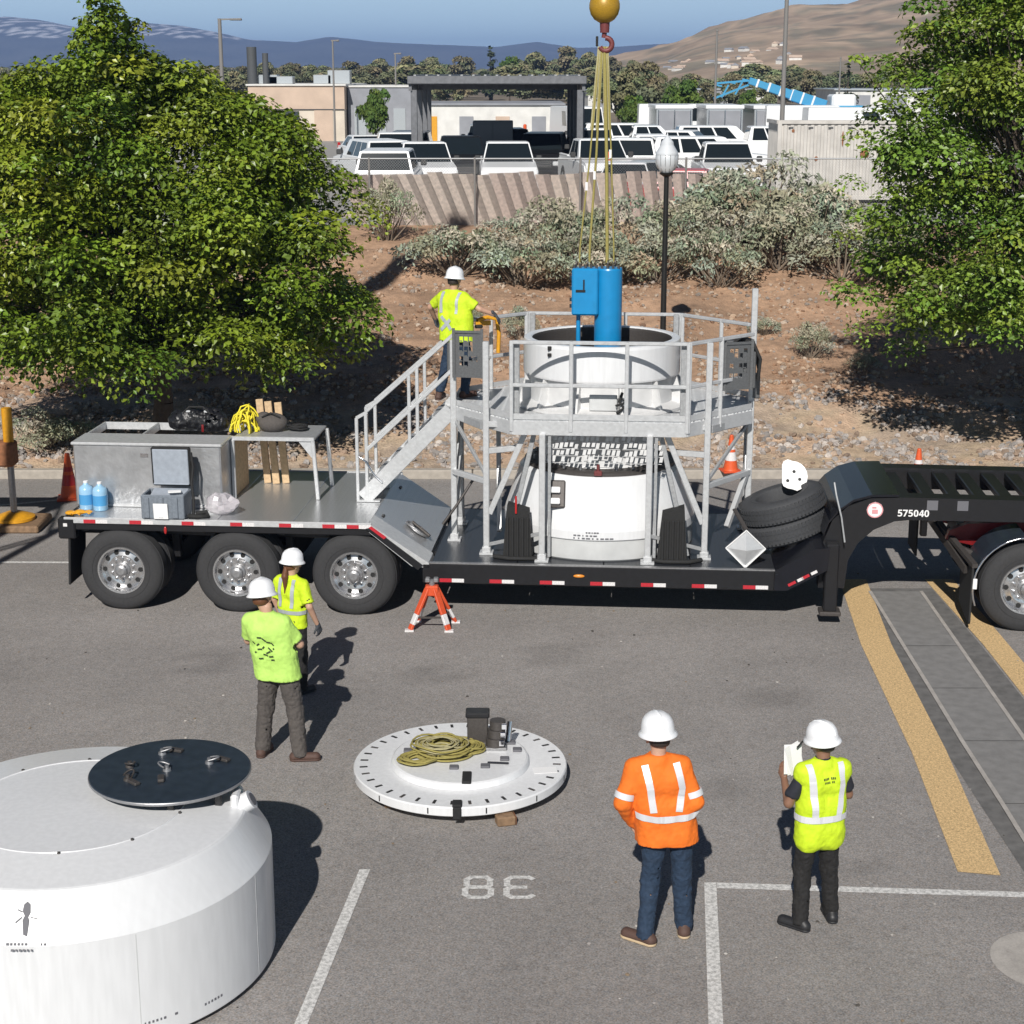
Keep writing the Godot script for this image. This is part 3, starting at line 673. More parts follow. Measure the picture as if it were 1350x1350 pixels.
func build_far_trees():
	var r := RandomNumberGenerator.new(); r.seed = 202
	var kinds := []
	for k in 4: # three round crowns and one narrow conifer, about one metre high, scaled on use
		var sc := []
		for i in 26:
			if k == 3:
				var y := r.randf(); sc.append([Vector3(r.randf_range(-1, 1) * 0.2 * (1.0 - y), 0.14 + 0.84 * y, r.randf_range(-1, 1) * 0.2 * (1.0 - y)), 0.09 * (1.15 - y)])
			else:
				var d := rdir(r) * pow(r.randf(), 0.4); sc.append([Vector3(d.x * 0.36, 0.6 + d.y * 0.30, d.z * 0.36), r.randf_range(0.10, 0.17)])
		var cols: Array = [[Color(0.15, 0.17, 0.085), Color(0.175, 0.185, 0.10)], [Color(0.15, 0.15, 0.085), Color(0.17, 0.165, 0.10)], [Color(0.085, 0.14, 0.02), Color(0.07, 0.12, 0.02)], [Color(0.035, 0.052, 0.025), Color(0.03, 0.045, 0.022)]][k]
		var tb := Bd.new(); tb.cyl(Vector3(0, -0.02, 0), Vector3(0, 0.55, 0), 0.03, 0.012, 7)
		for i in range(0, 26, 4): tb.cyl(Vector3(0, 0.3, 0), sc[i][0], 0.014, 0.005, 4, false)
		kinds.append([crown_mesh(sc, 620.0, 0.045, 0.085, cols, r, 0.4), tb.mesh()])
	# [pixel column, pixel row of the top, distance, kind, width factor, words]
	var list := [[812, 88, 118, 0, 1.5, "dense tree behind the sling ropes"], [845, 82, 124, 1, 1.4, "wide dark tree between the ropes and the lamp post"], [832, 118, 100, 2, 1.1, "small bright tree left of the lamp globe"], [893, 98, 112, 2, 1.25, "bright green tree right of the lamp globe"], [870, 92, 150, 0, 1.1, "dark tree just behind the lamp globe"], [925, 108, 150, 1, 1.3, "dull tree left of the blue crane boom"], [960, 98, 160, 1, 1.3, "tree behind the tip of the blue crane boom"], [1000, 100, 170, 0, 1.2, "tree below the middle of the blue boom"], [1055, 92, 175, 1, 1.3, "tree above the shipping container beside the tall pole"], [1104, 86, 150, 3, 1.2, "dark pointed conifer above the container"], [1130, 92, 165, 0, 1.4, "round tree right of the pointed conifer"], [500, 108, 90, 2, 0.9, "small tree against the grey end of the tan building"], [648, 64, 300, 3, 1.5, "dark conifer above the canopy roof"], [770, 68, 320, 0, 1.3, "tree above the right end of the canopy roof"], [742, 64, 330, 1, 1.5, "tree left of the hook above the canopy"], [700, 68, 330, 0, 1.6, "broad tree above the middle of the canopy"], [610, 76, 310, 1, 1.5, "tree above the left half of the canopy"], [575, 74, 330, 0, 1.5, "tree above the canopy's left corner"], [540, 76, 300, 1, 1.6, "tree right of the thin lamp pole"], [505, 76, 330, 0, 1.5, "tree between the two thin lamp poles"], [470, 82, 300, 1, 1.6, "tree above the tan building's right end"], [425, 84, 320, 0, 1.6, "tree above the middle of the tan building"], [395, 84, 330, 1, 1.5, "tree above the tan building's left part"], [360, 80, 300, 0, 1.5, "tree beside the dark vent stack"], [335, 88, 280, 1, 1.2, "tree between street lamp and vent stack"], [280, 82, 120, 0, 1.7, "dark tree behind the big broadleaf tree"], [672, 72, 280, 2, 1.0, "light green tree over the canopy"], [800, 76, 300, 1, 1.4, "tree behind the crane hook"], [830, 78, 320, 0, 1.3, "tree at the foot of the brown hill"], [1165, 100, 180, 1, 1.4, "tree behind the right tree's upper boughs"], [978, 112, 140, 2, 0.9, "light tree under the blue boom"], [20, 96, 200, 0, 1.4, "tree at the far left behind the white post"]]
	for e in list:
		var D: float = e[2]; var X: float = (e[0] - 675.0) / 2200.0 * D * 1.0; var top: float = 6.5 + (100.0 - e[1]) / 2200.0 * D * 1.03
		var h: float = (top - 2.3) / 0.99
		var o := thing("distant_tree", e[5], "tree", Vector3(X, 2.3, -D), r.randf() * TAU, "trees beyond the yard")
		var w: float = h * e[4] * (0.6 if e[3] != 3 else 0.9); w = clampf(w, 2.0, 14.0)
		o.scale = Vector3(w, h, w)
		putm(kinds[e[3]][1], "trunk", M.bark, o); putm(kinds[e[3]][0], "crown", M.far_leaf, o)
	# far-off belt of city trees that reads as one mass
	var mm := MultiMesh.new(); mm.transform_format = MultiMesh.TRANSFORM_3D; mm.mesh = kinds[0][0]; mm.use_colors = true
	mm.instance_count = 850
	for i in 850:
		var D := 230.0 + 2600.0 * pow(r.randf(), 1.6); var X := r.randf_range(-0.36, 0.03 if D > 330 else 0.25) * D; var h := r.randf_range(3.0, 6.2) * (0.9 + D / 1300.0); var w := h * r.randf_range(0.9, 1.7)
		mm.set_instance_transform(i, Transform3D(Basis(Vector3.UP, r.randf() * TAU).scaled(Vector3(w, h, w)), Vector3(X, 2.0, -D)))
		var t := r.randf_range(0.7, 1.4); mm.set_instance_color(i, Color(t, t * r.randf_range(0.9, 1.05), t))
	var wo := MultiMeshInstance3D.new(); wo.multimesh = mm; wo.material_override = M.far_leaf; wo.name = "city_trees"; add_child(wo)
	wo.set_meta("kind", "stuff"); tag(wo, "far belt of city trees below the mountains", "trees")
	# far houses on the plain and on the brown hill
	for i in range(16, 46):
		var hx := [r.randf_range(-0.30, 0.24), r.randf_range(220, 600)] if i < 16 else [r.randf_range(0.085, 0.17), r.randf_range(470, 560)]
		var D: float = hx[1]; var X: float = hx[0] * D; var w := r.randf_range(8, 16) if i < 16 else r.randf_range(2, 3.6); var hh := r.randf_range(3, 5) if i < 16 else r.randf_range(0.8, 1.3)
		var gy := 2.3 if i < 16 else 1.0 + px_ridge([[-500, 0], [0, 6], [43, 14], [71, 19], [99, 29], [130, 36], [165, 40], [183, 43]], X * 790.0 / D) * pow((D - 330.0) / 460.0, 1.15) - 0.4
		var ho := thing("distant_house", "pale house far off among the city trees" if i < 16 else "small pale house on the foot of the brown hill", "house", Vector3(X, gy, -D), r.randf() * TAU, "houses on the plain" if i < 16 else "houses on the hill foot")
		var hb := Bd.new(); hb.box(Vector3(0, hh * 0.5, 0), Vector3(w, hh, w * 0.6)); put(hb, "wall", M.white_wall if i % 3 else M.tan_wall, ho)
		hb = Bd.new(); hb.extr(PackedVector2Array([Vector2(-w * 0.36, 0), Vector2(w * 0.36, 0), Vector2(0, w * 0.2)]), -w * 0.53, w * 0.53, Transform3D(Basis(Vector3(0, 0, -1), Vector3.UP, Vector3(1, 0, 0)), Vector3(0, hh, 0))); put(hb, "roof", M.grey_wall if i % 2 else M.tan_band, ho)
# ---------------------------------------------------------------- trailer, tractor
func wheel_mesh_tyre(R: float, W: float) -> ArrayMesh:
	# tyre lying round the z axis, outer face at z = 0, going back to -W
	var b := Bd.new(); var ri := R * 0.565
	b.lathe(Vector3.ZERO, Vector3(0, 0, 1), [Vector2(ri, -W + 0.01), Vector2(ri + 0.03, -W - 0.004), Vector2(R * 0.80, -W - 0.012), Vector2(R * 0.93, -W + 0.005), Vector2(R * 0.985, -W + 0.035), Vector2(R, -W + 0.06), Vector2(R, -0.06), Vector2(R * 0.985, -0.035), Vector2(R * 0.93, -0.005), Vector2(R * 0.80, 0.012), Vector2(R * 0.66, 0.006), Vector2(ri + 0.015, 0.0), Vector2(ri, -0.02), Vector2(ri - 0.005, -W + 0.01)].map(func(p): return p), 56, true)
	# tread grooves as raised ribs
	for g in 4:
		var z := -W + 0.075 + g * (W - 0.15) / 3.0
		b.lathe(Vector3(0, 0, z), Vector3(0, 0, 1), [Vector2(R, -0.022), Vector2(R + 0.007, -0.018), Vector2(R + 0.007, 0.018), Vector2(R, 0.022)], 56)
	b.lathe(Vector3.ZERO, Vector3(0, 0, 1), [Vector2(R * 0.70, 0.0095), Vector2(R * 0.705, 0.013), Vector2(R * 0.71, 0.0095)], 56)
	return b.mesh()
func wheel_mesh_rim(R: float, dish: float) -> ArrayMesh:
	var b := Bd.new(); var ri := R * 0.565
	b.lathe(Vector3.ZERO, Vector3(0, 0, 1), [Vector2(ri + 0.012, -0.004), Vector2(ri + 0.006, 0.010), Vector2(ri - 0.012, 0.008), Vector2(ri - 0.02, -0.01), Vector2(ri - 0.025, dish + 0.02), Vector2(ri - 0.05, dish), Vector2(ri * 0.62, dish + 0.02), Vector2(ri * 0.5, dish + 0.012), Vector2(ri * 0.44, dish + 0.012), Vector2(0.0, dish + 0.012)], 48, false)
	return b.mesh()
func wheel_mesh_holes(R: float, dish: float) -> ArrayMesh:
	var b := Bd.new(); var ri := R * 0.565
	for i in 10:
		var a := TAU * i / 10.0; var p := Vector3(cos(a), sin(a), 0) * ri * 0.76
		b.cyl(p + Vector3(0, 0, dish + 0.004), p + Vector3(0, 0, dish + 0.016), 0.030, 0.029, 12)
	return b.mesh()
func wheel_mesh_hub(R: float, dish: float) -> ArrayMesh:
	var b := Bd.new()
	b.lathe(Vector3(0, 0, dish + 0.012), Vector3(0, 0, 1), [Vector2(0.10, 0), Vector2(0.095, 0.03), Vector2(0.075, 0.045), Vector2(0.07, 0.09), Vector2(0.045, 0.105), Vector2(0, 0.105)], 24)
	return b.mesh()
func wheel_mesh_nuts(R: float, dish: float) -> ArrayMesh:
	var b := Bd.new()
	for i in 10:
		var a := TAU * (i + 0.5) / 10.0; var p := Vector3(cos(a), sin(a), 0) * R * 0.565 * 0.47
		b.cyl(p + Vector3(0, 0, dish + 0.012), p + Vector3(0, 0, dish + 0.05), 0.017, 0.015, 6)
	return b.mesh()
var wm := {}
func wheel(parent: Node3D, at: Vector3, R: float, W: float, outer := true, flip := false):
	if wm.is_empty():
		for d in [-0.075, -0.16]:
			wm[d] = [wheel_mesh_rim(0.52, d), wheel_mesh_holes(0.52, d), wheel_mesh_hub(0.52, d), wheel_mesh_nuts(0.52, d)]
		wm.t = wheel_mesh_tyre(0.52, 0.27)
	var o := putm(wm.t, "wheel", M.rubber, parent); o.position = at
	if flip: o.rotation.y = PI
	o.scale = Vector3(R / 0.52, R / 0.52, W / 0.27)
	if not outer: return
	var L: Array = wm[-0.075]
	putm(L[0], "rim", M.rim, o); putm(L[1], "hand_holes", M.black_matte, o).set_meta("kind", "stuff"); putm(L[2], "hub", M.steel, o); putm(L[3], "wheel_nuts", M.chrome, o).set_meta("kind", "stuff")

func V2(a: Array) -> PackedVector2Array:
	var o := PackedVector2Array()
	for p in a: o.append(Vector2(p[0], p[1]))
	return o
func side_xf(z := 0.0) -> Transform3D:
	return Transform3D(Basis.IDENTITY, Vector3(0, 0, z))

func build_trailer():
	var t := tthing("lowboy_trailer", "black lowboy trailer with bare aluminium rear deck and three axles", "trailer")
	var W := 2.75
	var b := Bd.new()
	# rear deck in four tread plates
	for i in 4:
		b = Bd.new(); var x0 := -3.60 + i * 0.95
		b.box(Vector3(x0 + 0.474, 1.165, -W * 0.5), Vector3(0.945, 0.04, W - 0.06), 0.004); put(b, "deck_plate", M.tread_alum, t)
	b = Bd.new(); b.box(Vector3(-1.70, 1.158, -0.012), Vector3(3.86, 0.075, 0.035), 0.006); put(b, "edge_rail", M.alum, t)
	b = Bd.new(); b.box(Vector3(-1.70, 1.158, -W + 0.012), Vector3(3.86, 0.075, 0.035), 0.006); put(b, "edge_rail", M.alum, t)
	b = Bd.new(); b.box(Vector3(-3.635, 1.10, -W * 0.5), Vector3(0.05, 0.16, W), 0.01); put(b, "rear_bumper", M.black, t)
	# frame rails and cross members
	for z in [-0.62, -2.13]:
		b = Bd.new(); b.box(Vector3(-1.65, 0.99, z), Vector3(3.9, 0.30, 0.12), 0.01); put(b, "frame_rail", M.black, t)
	b = Bd.new(); b.box(Vector3(-1.7, 1.075, -0.07), Vector3(3.85, 0.09, 0.10), 0.01); put(b, "side_rail", M.black, t)
	for i in 8:
		b = Bd.new(); b.box(Vector3(-3.4 + i * 0.5, 1.06, -W * 0.5), Vector3(0.07, 0.13, W - 0.2)); put(b, "cross_member", M.black, t)
	# sloping transition to the low deck
	b = Bd.new(); b.extr(V2([[0.20, 1.184], [0.20, 1.10], [0.80, 0.62], [0.90, 0.62], [0.90, 0.705]]), -W + 0.02, -0.45); put(b, "ramp_plate", M.tread_alum, t)
	b = Bd.new(); b.extr(V2([[0.20, 1.19], [0.20, 1.08], [0.72, 0.66], [0.95, 0.64], [0.93, 0.71]]), -0.44, 0.0); put(b, "ramp_cheek", M.alum, t)
	b = Bd.new(); b.extr(V2([[0.16, 1.13], [0.24, 1.15], [0.86, 0.68], [0.80, 0.62]]), 0.002, 0.02); put(b, "ramp_edge", M.black, t)
	b = Bd.new(); b.extr(V2([[0.20, 1.145], [0.235, 1.165], [0.42, 1.03], [0.385, 1.005]]), 0.021, 0.026); put(b, "reflective_tape", M.tape_red, t)
	# low deck
	for i in 4:
		b = Bd.new(); b.box(Vector3(0.96 + 1.06 * i + 0.525, 0.675, -W * 0.5), Vector3(1.05, 0.05, W - 0.04), 0.004); put(b, "low_deck_plate", M.tread_black, t)
	for z in [-0.035, -W + 0.035]:
		b = Bd.new(); b.box(Vector3(3.0, 0.575, z), Vector3(4.30, 0.25, 0.07), 0.012); put(b, "low_side_beam", M.black, t)
	b = Bd.new(); b.box(Vector3(3.0, 0.705, -0.035), Vector3(4.30, 0.012, 0.06)); put(b, "rub_rail", M.steel, t)
	b = Bd.new(); b.box(Vector3(3.0, 0.53, -W * 0.5), Vector3(4.3, 0.22, 1.3), 0.02); put(b, "low_frame", M.black, t)
	# reflective tape: red and white lengths along both edges
	var i0 := 0
	for x in [-3.30, -2.72, -2.06, -1.45, -0.84, -0.30, 0.0]:
		for k in 2:
			b = Bd.new(); b.box(Vector3(x + k * 0.152, 1.150, 0.008), Vector3(0.15, 0.046, 0.004)); put(b, "reflective_tape", [M.tape_red, M.tape_white][k], t)
		i0 += 1
	for j in 7:
		for k in 2:
			b = Bd.new(); b.box(Vector3(1.14 + j * 0.618 + k * 0.152, 0.492, 0.003), Vector3(0.15, 0.046, 0.004)); put(b, "reflective_tape", [M.tape_red, M.tape_white][k], t)
	b = Bd.new(); b.ball(Vector3(2.78, 0.585, 0.006), Vector3(0.07, 0.022, 0.02), 14, 8); put(b, "side_marker_light", M.amber, t)
	b = Bd.new(); b.ball(Vector3(-2.35, 1.05, -0.01), Vector3(0.02, 0.05, 0.015), 10, 6); put(b, "side_marker_light", M.tail, t)
	# tail corner: light box and mud flap
	b = Bd.new(); b.box(Vector3(-3.60, 1.05, -0.06), Vector3(0.22, 0.27, 0.14), 0.02); put(b, "light_box", M.black, t)
	b = Bd.new(); b.box(Vector3(-3.61, 1.10, 0.014), Vector3(0.05, 0.04, 0.006)); put(b, "light_box_sticker", M.tape_white, t)
	b = Bd.new(); b.box(Vector3(-3.60, 0.62, -0.32), Vector3(0.03, 0.62, 0.6), 0.008, Basis(Vector3(0, 0, 1), -0.06)); put(b, "mud_flap", M.black_matte, t)
	# wheels: three axles, dual tyres both sides
	for x in [-2.936, -1.47, 0.0]:
		wheel(t, Vector3(x, 0.52, 0.0), 0.52, 0.27)
		wheel(t, Vector3(x, 0.52, -0.33), 0.52, 0.27, false)
		wheel(t, Vector3(x, 0.52, -W), 0.52, 0.27, true, true)
		wheel(t, Vector3(x, 0.52, -W + 0.33), 0.52, 0.27, false, true)
		b = Bd.new(); b.cyl(Vector3(x, 0.52, -0.25), Vector3(x, 0.52, -W + 0.25), 0.075, 0.075, 14); put(b, "axle", M.black, t)
		b = Bd.new(); b.box(Vector3(x + 0.55, 0.72, -0.64), Vector3(0.10, 0.36, 0.12), 0.01); put(b, "spring_hanger", M.black, t)
	# front of the low deck rises to the gooseneck
	b = Bd.new(); b.extr(V2([[5.15, 0.70], [5.15, 0.45], [5.30, 0.45], [5.78, 0.72], [5.80, 1.00], [5.62, 0.98]]), -W + 0.05, -0.02); put(b, "front_slope", M.black_gloss, t)
	for q in [[5.36, 0.545], [5.52, 0.635]]:
		b = Bd.new(); b.box(Vector3(q[0], q[1], -0.012), Vector3(0.10, 0.035, 0.006), 0, Basis(Vector3(0, 0, 1), 0.50)); put(b, "reflective_tape", M.tape_red, t)
		b = Bd.new(); b.box(Vector3(q[0] + 0.10, q[1] + 0.055, -0.012), Vector3(0.08, 0.035, 0.006), 0, Basis(Vector3(0, 0, 1), 0.50)); put(b, "reflective_tape", M.tape_white, t)
	var prof := [[5.70, 0.42], [6.02, 0.42], [6.05, 0.78], [6.16, 1.00], [6.34, 1.17], [6.58, 1.28], [6.75, 1.30], [9.2, 1.30], [9.2, 1.56], [6.70, 1.58], [6.28, 1.56], [6.02, 1.46], [5.84, 1.28], [5.74, 1.0]]
	for z in [[-0.52, -0.28], [-2.12, -1.88]]:
		b = Bd.new(); b.extr(V2(prof), z[0], z[1]); put(b, "gooseneck_beam", M.black, t)
	# curved cover plate over the neck and the open ladder of cross bars along the top
	b = Bd.new()
	var arc := [[5.74, 1.10], [5.80, 1.27], [5.92, 1.42], [6.08, 1.54], [6.30, 1.605], [6.62, 1.615]]
	for i in arc.size() - 1:
		var p: Array = arc[i]; var q: Array = arc[i + 1]
		b.extr(V2([[p[0], p[1]], [q[0], q[1]], [q[0], q[1] - 0.03], [p[0], p[1] - 0.03]]), -2.11, -0.285)
	put(b, "neck_cover", M.black_gloss, t)
	for i in 9:
		b = Bd.new(); b.box(Vector3(6.72 + i * 0.31, 1.50, -1.20), Vector3(0.16, 0.08, 1.35), 0.01); put(b, "neck_cross_bar", M.black, t)
	b = Bd.new(); b.box(Vector3(5.90, 0.90, -1.2), Vector3(0.12, 0.9, 1.36), 0.02); put(b, "neck_bulkhead", M.black, t)
	for x in [7.02, 7.38]:
		b = Bd.new(); b.box(Vector3(x, 1.49, -0.276), Vector3(0.13, 0.12, 0.006)); put(b, "reflector_plate", M.grey_print, t)
	b = Bd.new(); b.cyl(Vector3(6.34, 1.42, -0.279), Vector3(6.34, 1.42, -0.272), 0.10, 0.10, 8); var em := put(b, "round_emblem", M.sign_white, t)
	b = Bd.new(); b.lathe(Vector3(6.34, 1.42, -0.271), Vector3(0, 0, 1), [Vector2(0.098, 0.0), Vector2(0.098, 0.003), Vector2(0.084, 0.003), Vector2(0.084, 0)], 20); b.box(Vector3(6.34, 1.40, -0.269), Vector3(0.07, 0.05, 0.004)); b.box(Vector3(6.33, 1.45, -0.269), Vector3(0.05, 0.02, 0.004)); put(b, "emblem_print", M.pink_print, em)
	text("575040", 0.115, M.sign_white, t, "unit_number", Transform3D(Basis.IDENTITY, Vector3(6.80, 1.385, -0.276)))
	# landing jack
	b = Bd.new(); b.box(Vector3(5.84, 0.60, -0.16), Vector3(0.16, 0.85, 0.16), 0.015); put(b, "jack_leg", M.black, t)
	b = Bd.new(); b.box(Vector3(5.84, 0.155, -0.16), Vector3(0.26, 0.05, 0.24), 0.01); put(b, "jack_foot", M.dark_iron, t)
	b = Bd.new(); b.cyl(Vector3(5.84, 0.17, -0.16), Vector3(5.84, 0.4, -0.16), 0.05, 0.05, 10); put(b, "jack_ram", M.steel, t)
	b = Bd.new(); b.tube([Vector3(5.98, 1.05, -0.12), Vector3(5.93, 1.35, -0.15), Vector3(5.86, 1.62, -0.2), Vector3(5.84, 1.75, -0.28)], 0.012, 6); put(b, "air_hose", M.alum_dull, t)

	# spare tyres leaning on the slope below the neck
	for k in 2:
		var s := tthing("spare_tyre", ["lower spare tyre lying tilted against the trailer neck", "upper spare tyre tilted on the other with a white card on it"][k], "tyre", Vector3(5.30 + k * -0.05, 0.93 + k * 0.27, -1.02), "spare tyres on the trailer")
		var o := putm(wm.t, "tread", M.rubber_new, s)
		o.transform = Transform3D(Basis(Vector3(0, 0, 1), 0.30) * Basis(Vector3(1, 0, 0), -PI / 2).scaled(Vector3(1.02, 1.02, 1.02)), Vector3(0, 0.22, 0))
		b = Bd.new()
		for i in 64:
			for r_ in 3:
				var a := TAU * (i + 0.5 * (r_ % 2)) / 64.0
				b.box(Vector3(cos(a) * 0.535, 0.135 + (r_ - 1) * 0.075, sin(a) * 0.535), Vector3(0.014, 0.055, 0.032), 0, Basis(Vector3.UP, -a))
		var tr := put(b, "tread_blocks", M.rubber_new, s); tr.transform = Transform3D(Basis(Vector3(0, 0, 1), 0.30), Vector3(0, 0.22, 0) + Basis(Vector3(0, 0, 1), 0.30) * Vector3(0, -0.27, 0))
		tr.set_meta("kind", "stuff")
	var card := tthing("white_card", "white plastic disc card standing on the upper spare tyre", "card", Vector3(5.42, 1.40, -1.15))
	b = Bd.new(Vector3(5.42, 1.40, -1.15)); var cp := []
	for i in 20:
		var a := TAU * i / 20.0; cp.append([clampf(cos(a) * 0.19, -0.13, 0.24), sin(a) * 0.20 + (0.03 if cos(a) < 0 else 0.0)])
	b.extr(V2(cp), -0.01, 0.01, Transform3D(Basis(Vector3(1, 0, 0), -0.5), Vector3(5.42, 1.60, -1.2))); put(b, "disc", M.sign_white, card)
	b = Bd.new(Vector3(5.42, 1.40, -1.15))
	for q in [[0.02, 0.06], [-0.06, -0.06], [0.09, -0.04]]: b.cyl(Vector3(5.42, 1.60, -1.2) + Basis(Vector3(1, 0, 0), -0.5) * Vector3(q[0], q[1], 0.008), Vector3(5.42, 1.60, -1.2) + Basis(Vector3(1, 0, 0), -0.5) * Vector3(q[0], q[1], 0.014), 0.022, 0.022, 8)
	put(b, "hole", M.black_print, card)

	# folding diamond placard on a bracket at the deck's front corner
	var pl := tthing("diamond_placard", "silver four-sided diamond placard at the front corner of the low deck", "placard", Vector3(4.80, 0.70, -0.2))
	b = Bd.new(Vector3(4.80, 0.70, -0.2)); var cc := Vector3(4.80, 0.93, -0.12); var s4 := [Vector3(0, 0.235, -0.04), Vector3(0.24, 0, -0.07), Vector3(0, -0.235, -0.04), Vector3(-0.24, 0, -0.07)]
	for i in 4: b.fquad(cc + Vector3(0, 0, 0.05), cc + s4[i], cc + s4[(i + 1) % 4], cc + Vector3(0, 0, 0.05), Vector3(0, 0, 1) + s4[i])
	for i in 4: b.fquad(cc + Vector3(0, 0, -0.09), cc + s4[i], cc + s4[(i + 1) % 4], cc + Vector3(0, 0, -0.09), Vector3(0, 0, -1))
	put(b, "face", M.alum, pl)
	b = Bd.new(Vector3(4.80, 0.70, -0.2))
	for i in 4: b.bar(cc + s4[i] + Vector3(0, 0, 0.008), cc + s4[(i + 1) % 4] + Vector3(0, 0, 0.008), 0.025, 0.012)
	b.cyl(Vector3(4.80, 0.70, -0.18), Vector3(4.80, 0.74, -0.18), 0.03, 0.03, 8); put(b, "border", M.sign_white, pl)
	b = Bd.new(Vector3(4.80, 0.70, -0.2)); b.bar(Vector3(4.80, 1.16, -0.2), Vector3(4.66, 1.36, -0.42), 0.05, 0.02); b.bar(Vector3(4.80, 0.70, -0.21), Vector3(4.80, 1.16, -0.2), 0.03, 0.02); put(b, "bracket", M.dark_iron, pl)

func build_tractor():
	var t := tthing("tractor_unit", "rear of a red framed tractor unit under the gooseneck at the right edge", "truck", Vector3(8.15, 0, 0))
	var o := Vector3(8.15, 0, 0)
	var b := Bd.new(o)
	for z in [-0.85, -1.75]:
		b = Bd.new(o); b.extr(V2([[7.30, 0.93], [7.34, 1.04], [7.55, 1.13], [8.0, 1.16], [12.0, 1.16], [12.0, 0.90], [8.2, 0.90], [7.62, 0.86]]), z - 0.05, z + 0.05); put(b, "chassis_rail", M.deep_red, t)
	b = Bd.new(o)
	for x in [7.5, 8.1, 8.8, 9.6]: b.box(Vector3(x, 1.02, -1.3), Vector3(0.10, 0.16, 0.82))
	put(b, "chassis_cross_member", M.black, t)
	b = Bd.new(o); b.box(Vector3(8.6, 1.235, -1.3), Vector3(1.1, 0.09, 0.9), 0.02); put(b, "fifth_wheel_plate", M.black, t)
	for x in [8.15, 9.45]:
		wheel(t, Vector3(x, 0.545, 0) - o, 0.545, 0.28); wheel(t, Vector3(x, 0.545, -0.34) - o, 0.545, 0.28, false)
		wheel(t, Vector3(x, 0.545, -2.5) - o, 0.545, 0.28, true, true)
		b = Bd.new(o); b.cyl(Vector3(x, 0.545, -0.25), Vector3(x, 0.545, -2.3), 0.09, 0.09, 12); put(b, "axle", M.black, t)
	# quarter fender with a bright rim over the rear of the wheel
	b = Bd.new(o); var rimb := Bd.new(o)
	for i in 14:
		var a0 := deg_to_rad(200 - i * 7.6); var a1 := deg_to_rad(200 - (i + 1) * 7.6); var R := 0.64
		var p := Vector3(8.15 + cos(a0) * R, 0.545 + sin(a0) * R, 0); var q := Vector3(8.15 + cos(a1) * R, 0.545 + sin(a1) * R, 0)
		b.bar((p + q) * 0.5 + Vector3(0, 0, -0.02), (p + q) * 0.5 + Vector3(0, 0, -0.66), (q - p).length() * 1.03, 0.012, (p + q) * 0.5 - Vector3(8.15, 0.545, 0))
		rimb.tube([p, q], 0.014, 6)
	put(b, "fender", M.plate_blue, t); put(rimb, "fender_rim", M.chrome, t)
	# mud flaps hanging behind the wheels on slanted arms
	b = Bd.new(o); b.bar(Vector3(7.08, 1.20, -2.3), Vector3(7.52, 0.82, 0.0), 0.07, 0.05); b.bar(Vector3(7.08, 1.20, -2.3), Vector3(7.05, 0.95, -2.2), 0.1, 0.2); put(b, "flap_arm", M.dark_iron, t)
	b = Bd.new(o); b.extr(V2([[-0.66, 0.0], [0.0, -0.02], [0.0, -0.70], [-0.03, -0.74], [-0.62, -0.62]]), -0.012, 0.012, Transform3D(Basis(Vector3(0.02, 0, 1).normalized(), Vector3.UP, Vector3(-1, 0, 0.02)), Vector3(7.50, 0.82, 0.0))); put(b, "mud_flap", M.black_matte, t)
	b = Bd.new(o); b.box(Vector3(7.53, 0.60, 0.014), Vector3(0.05, 0.13, 0.02), 0.005); put(b, "flap_plate", M.sign_white, t)
	b = Bd.new(o); b.bar(Vector3(7.20, 1.08, -1.6), Vector3(7.50, 0.70, -0.25), 0.12, 0.10); b.bar(Vector3(7.4, 0.9, -0.6), Vector3(7.75, 0.78, -0.5), 0.05, 0.05); put(b, "bracket", M.dark_iron, t)
	b = Bd.new(o); b.extr(V2([[-0.66, 0.0], [0.0, -0.02], [0.0, -0.70], [-0.62, -0.70]]), -0.012, 0.012, Transform3D(Basis(Vector3(0, 0, 1), Vector3.UP, Vector3(-1, 0, 0)), Vector3(7.12, 1.12, -1.80))); put(b, "mud_flap", M.black_matte, t)
	for z in [-0.5, -2.0]:
		b = Bd.new(o); b.box(Vector3(7.02, 1.10, z - 0.3), Vector3(0.08, 0.26, 0.10), 0.01); put(b, "tail_light", M.dark_iron, t)

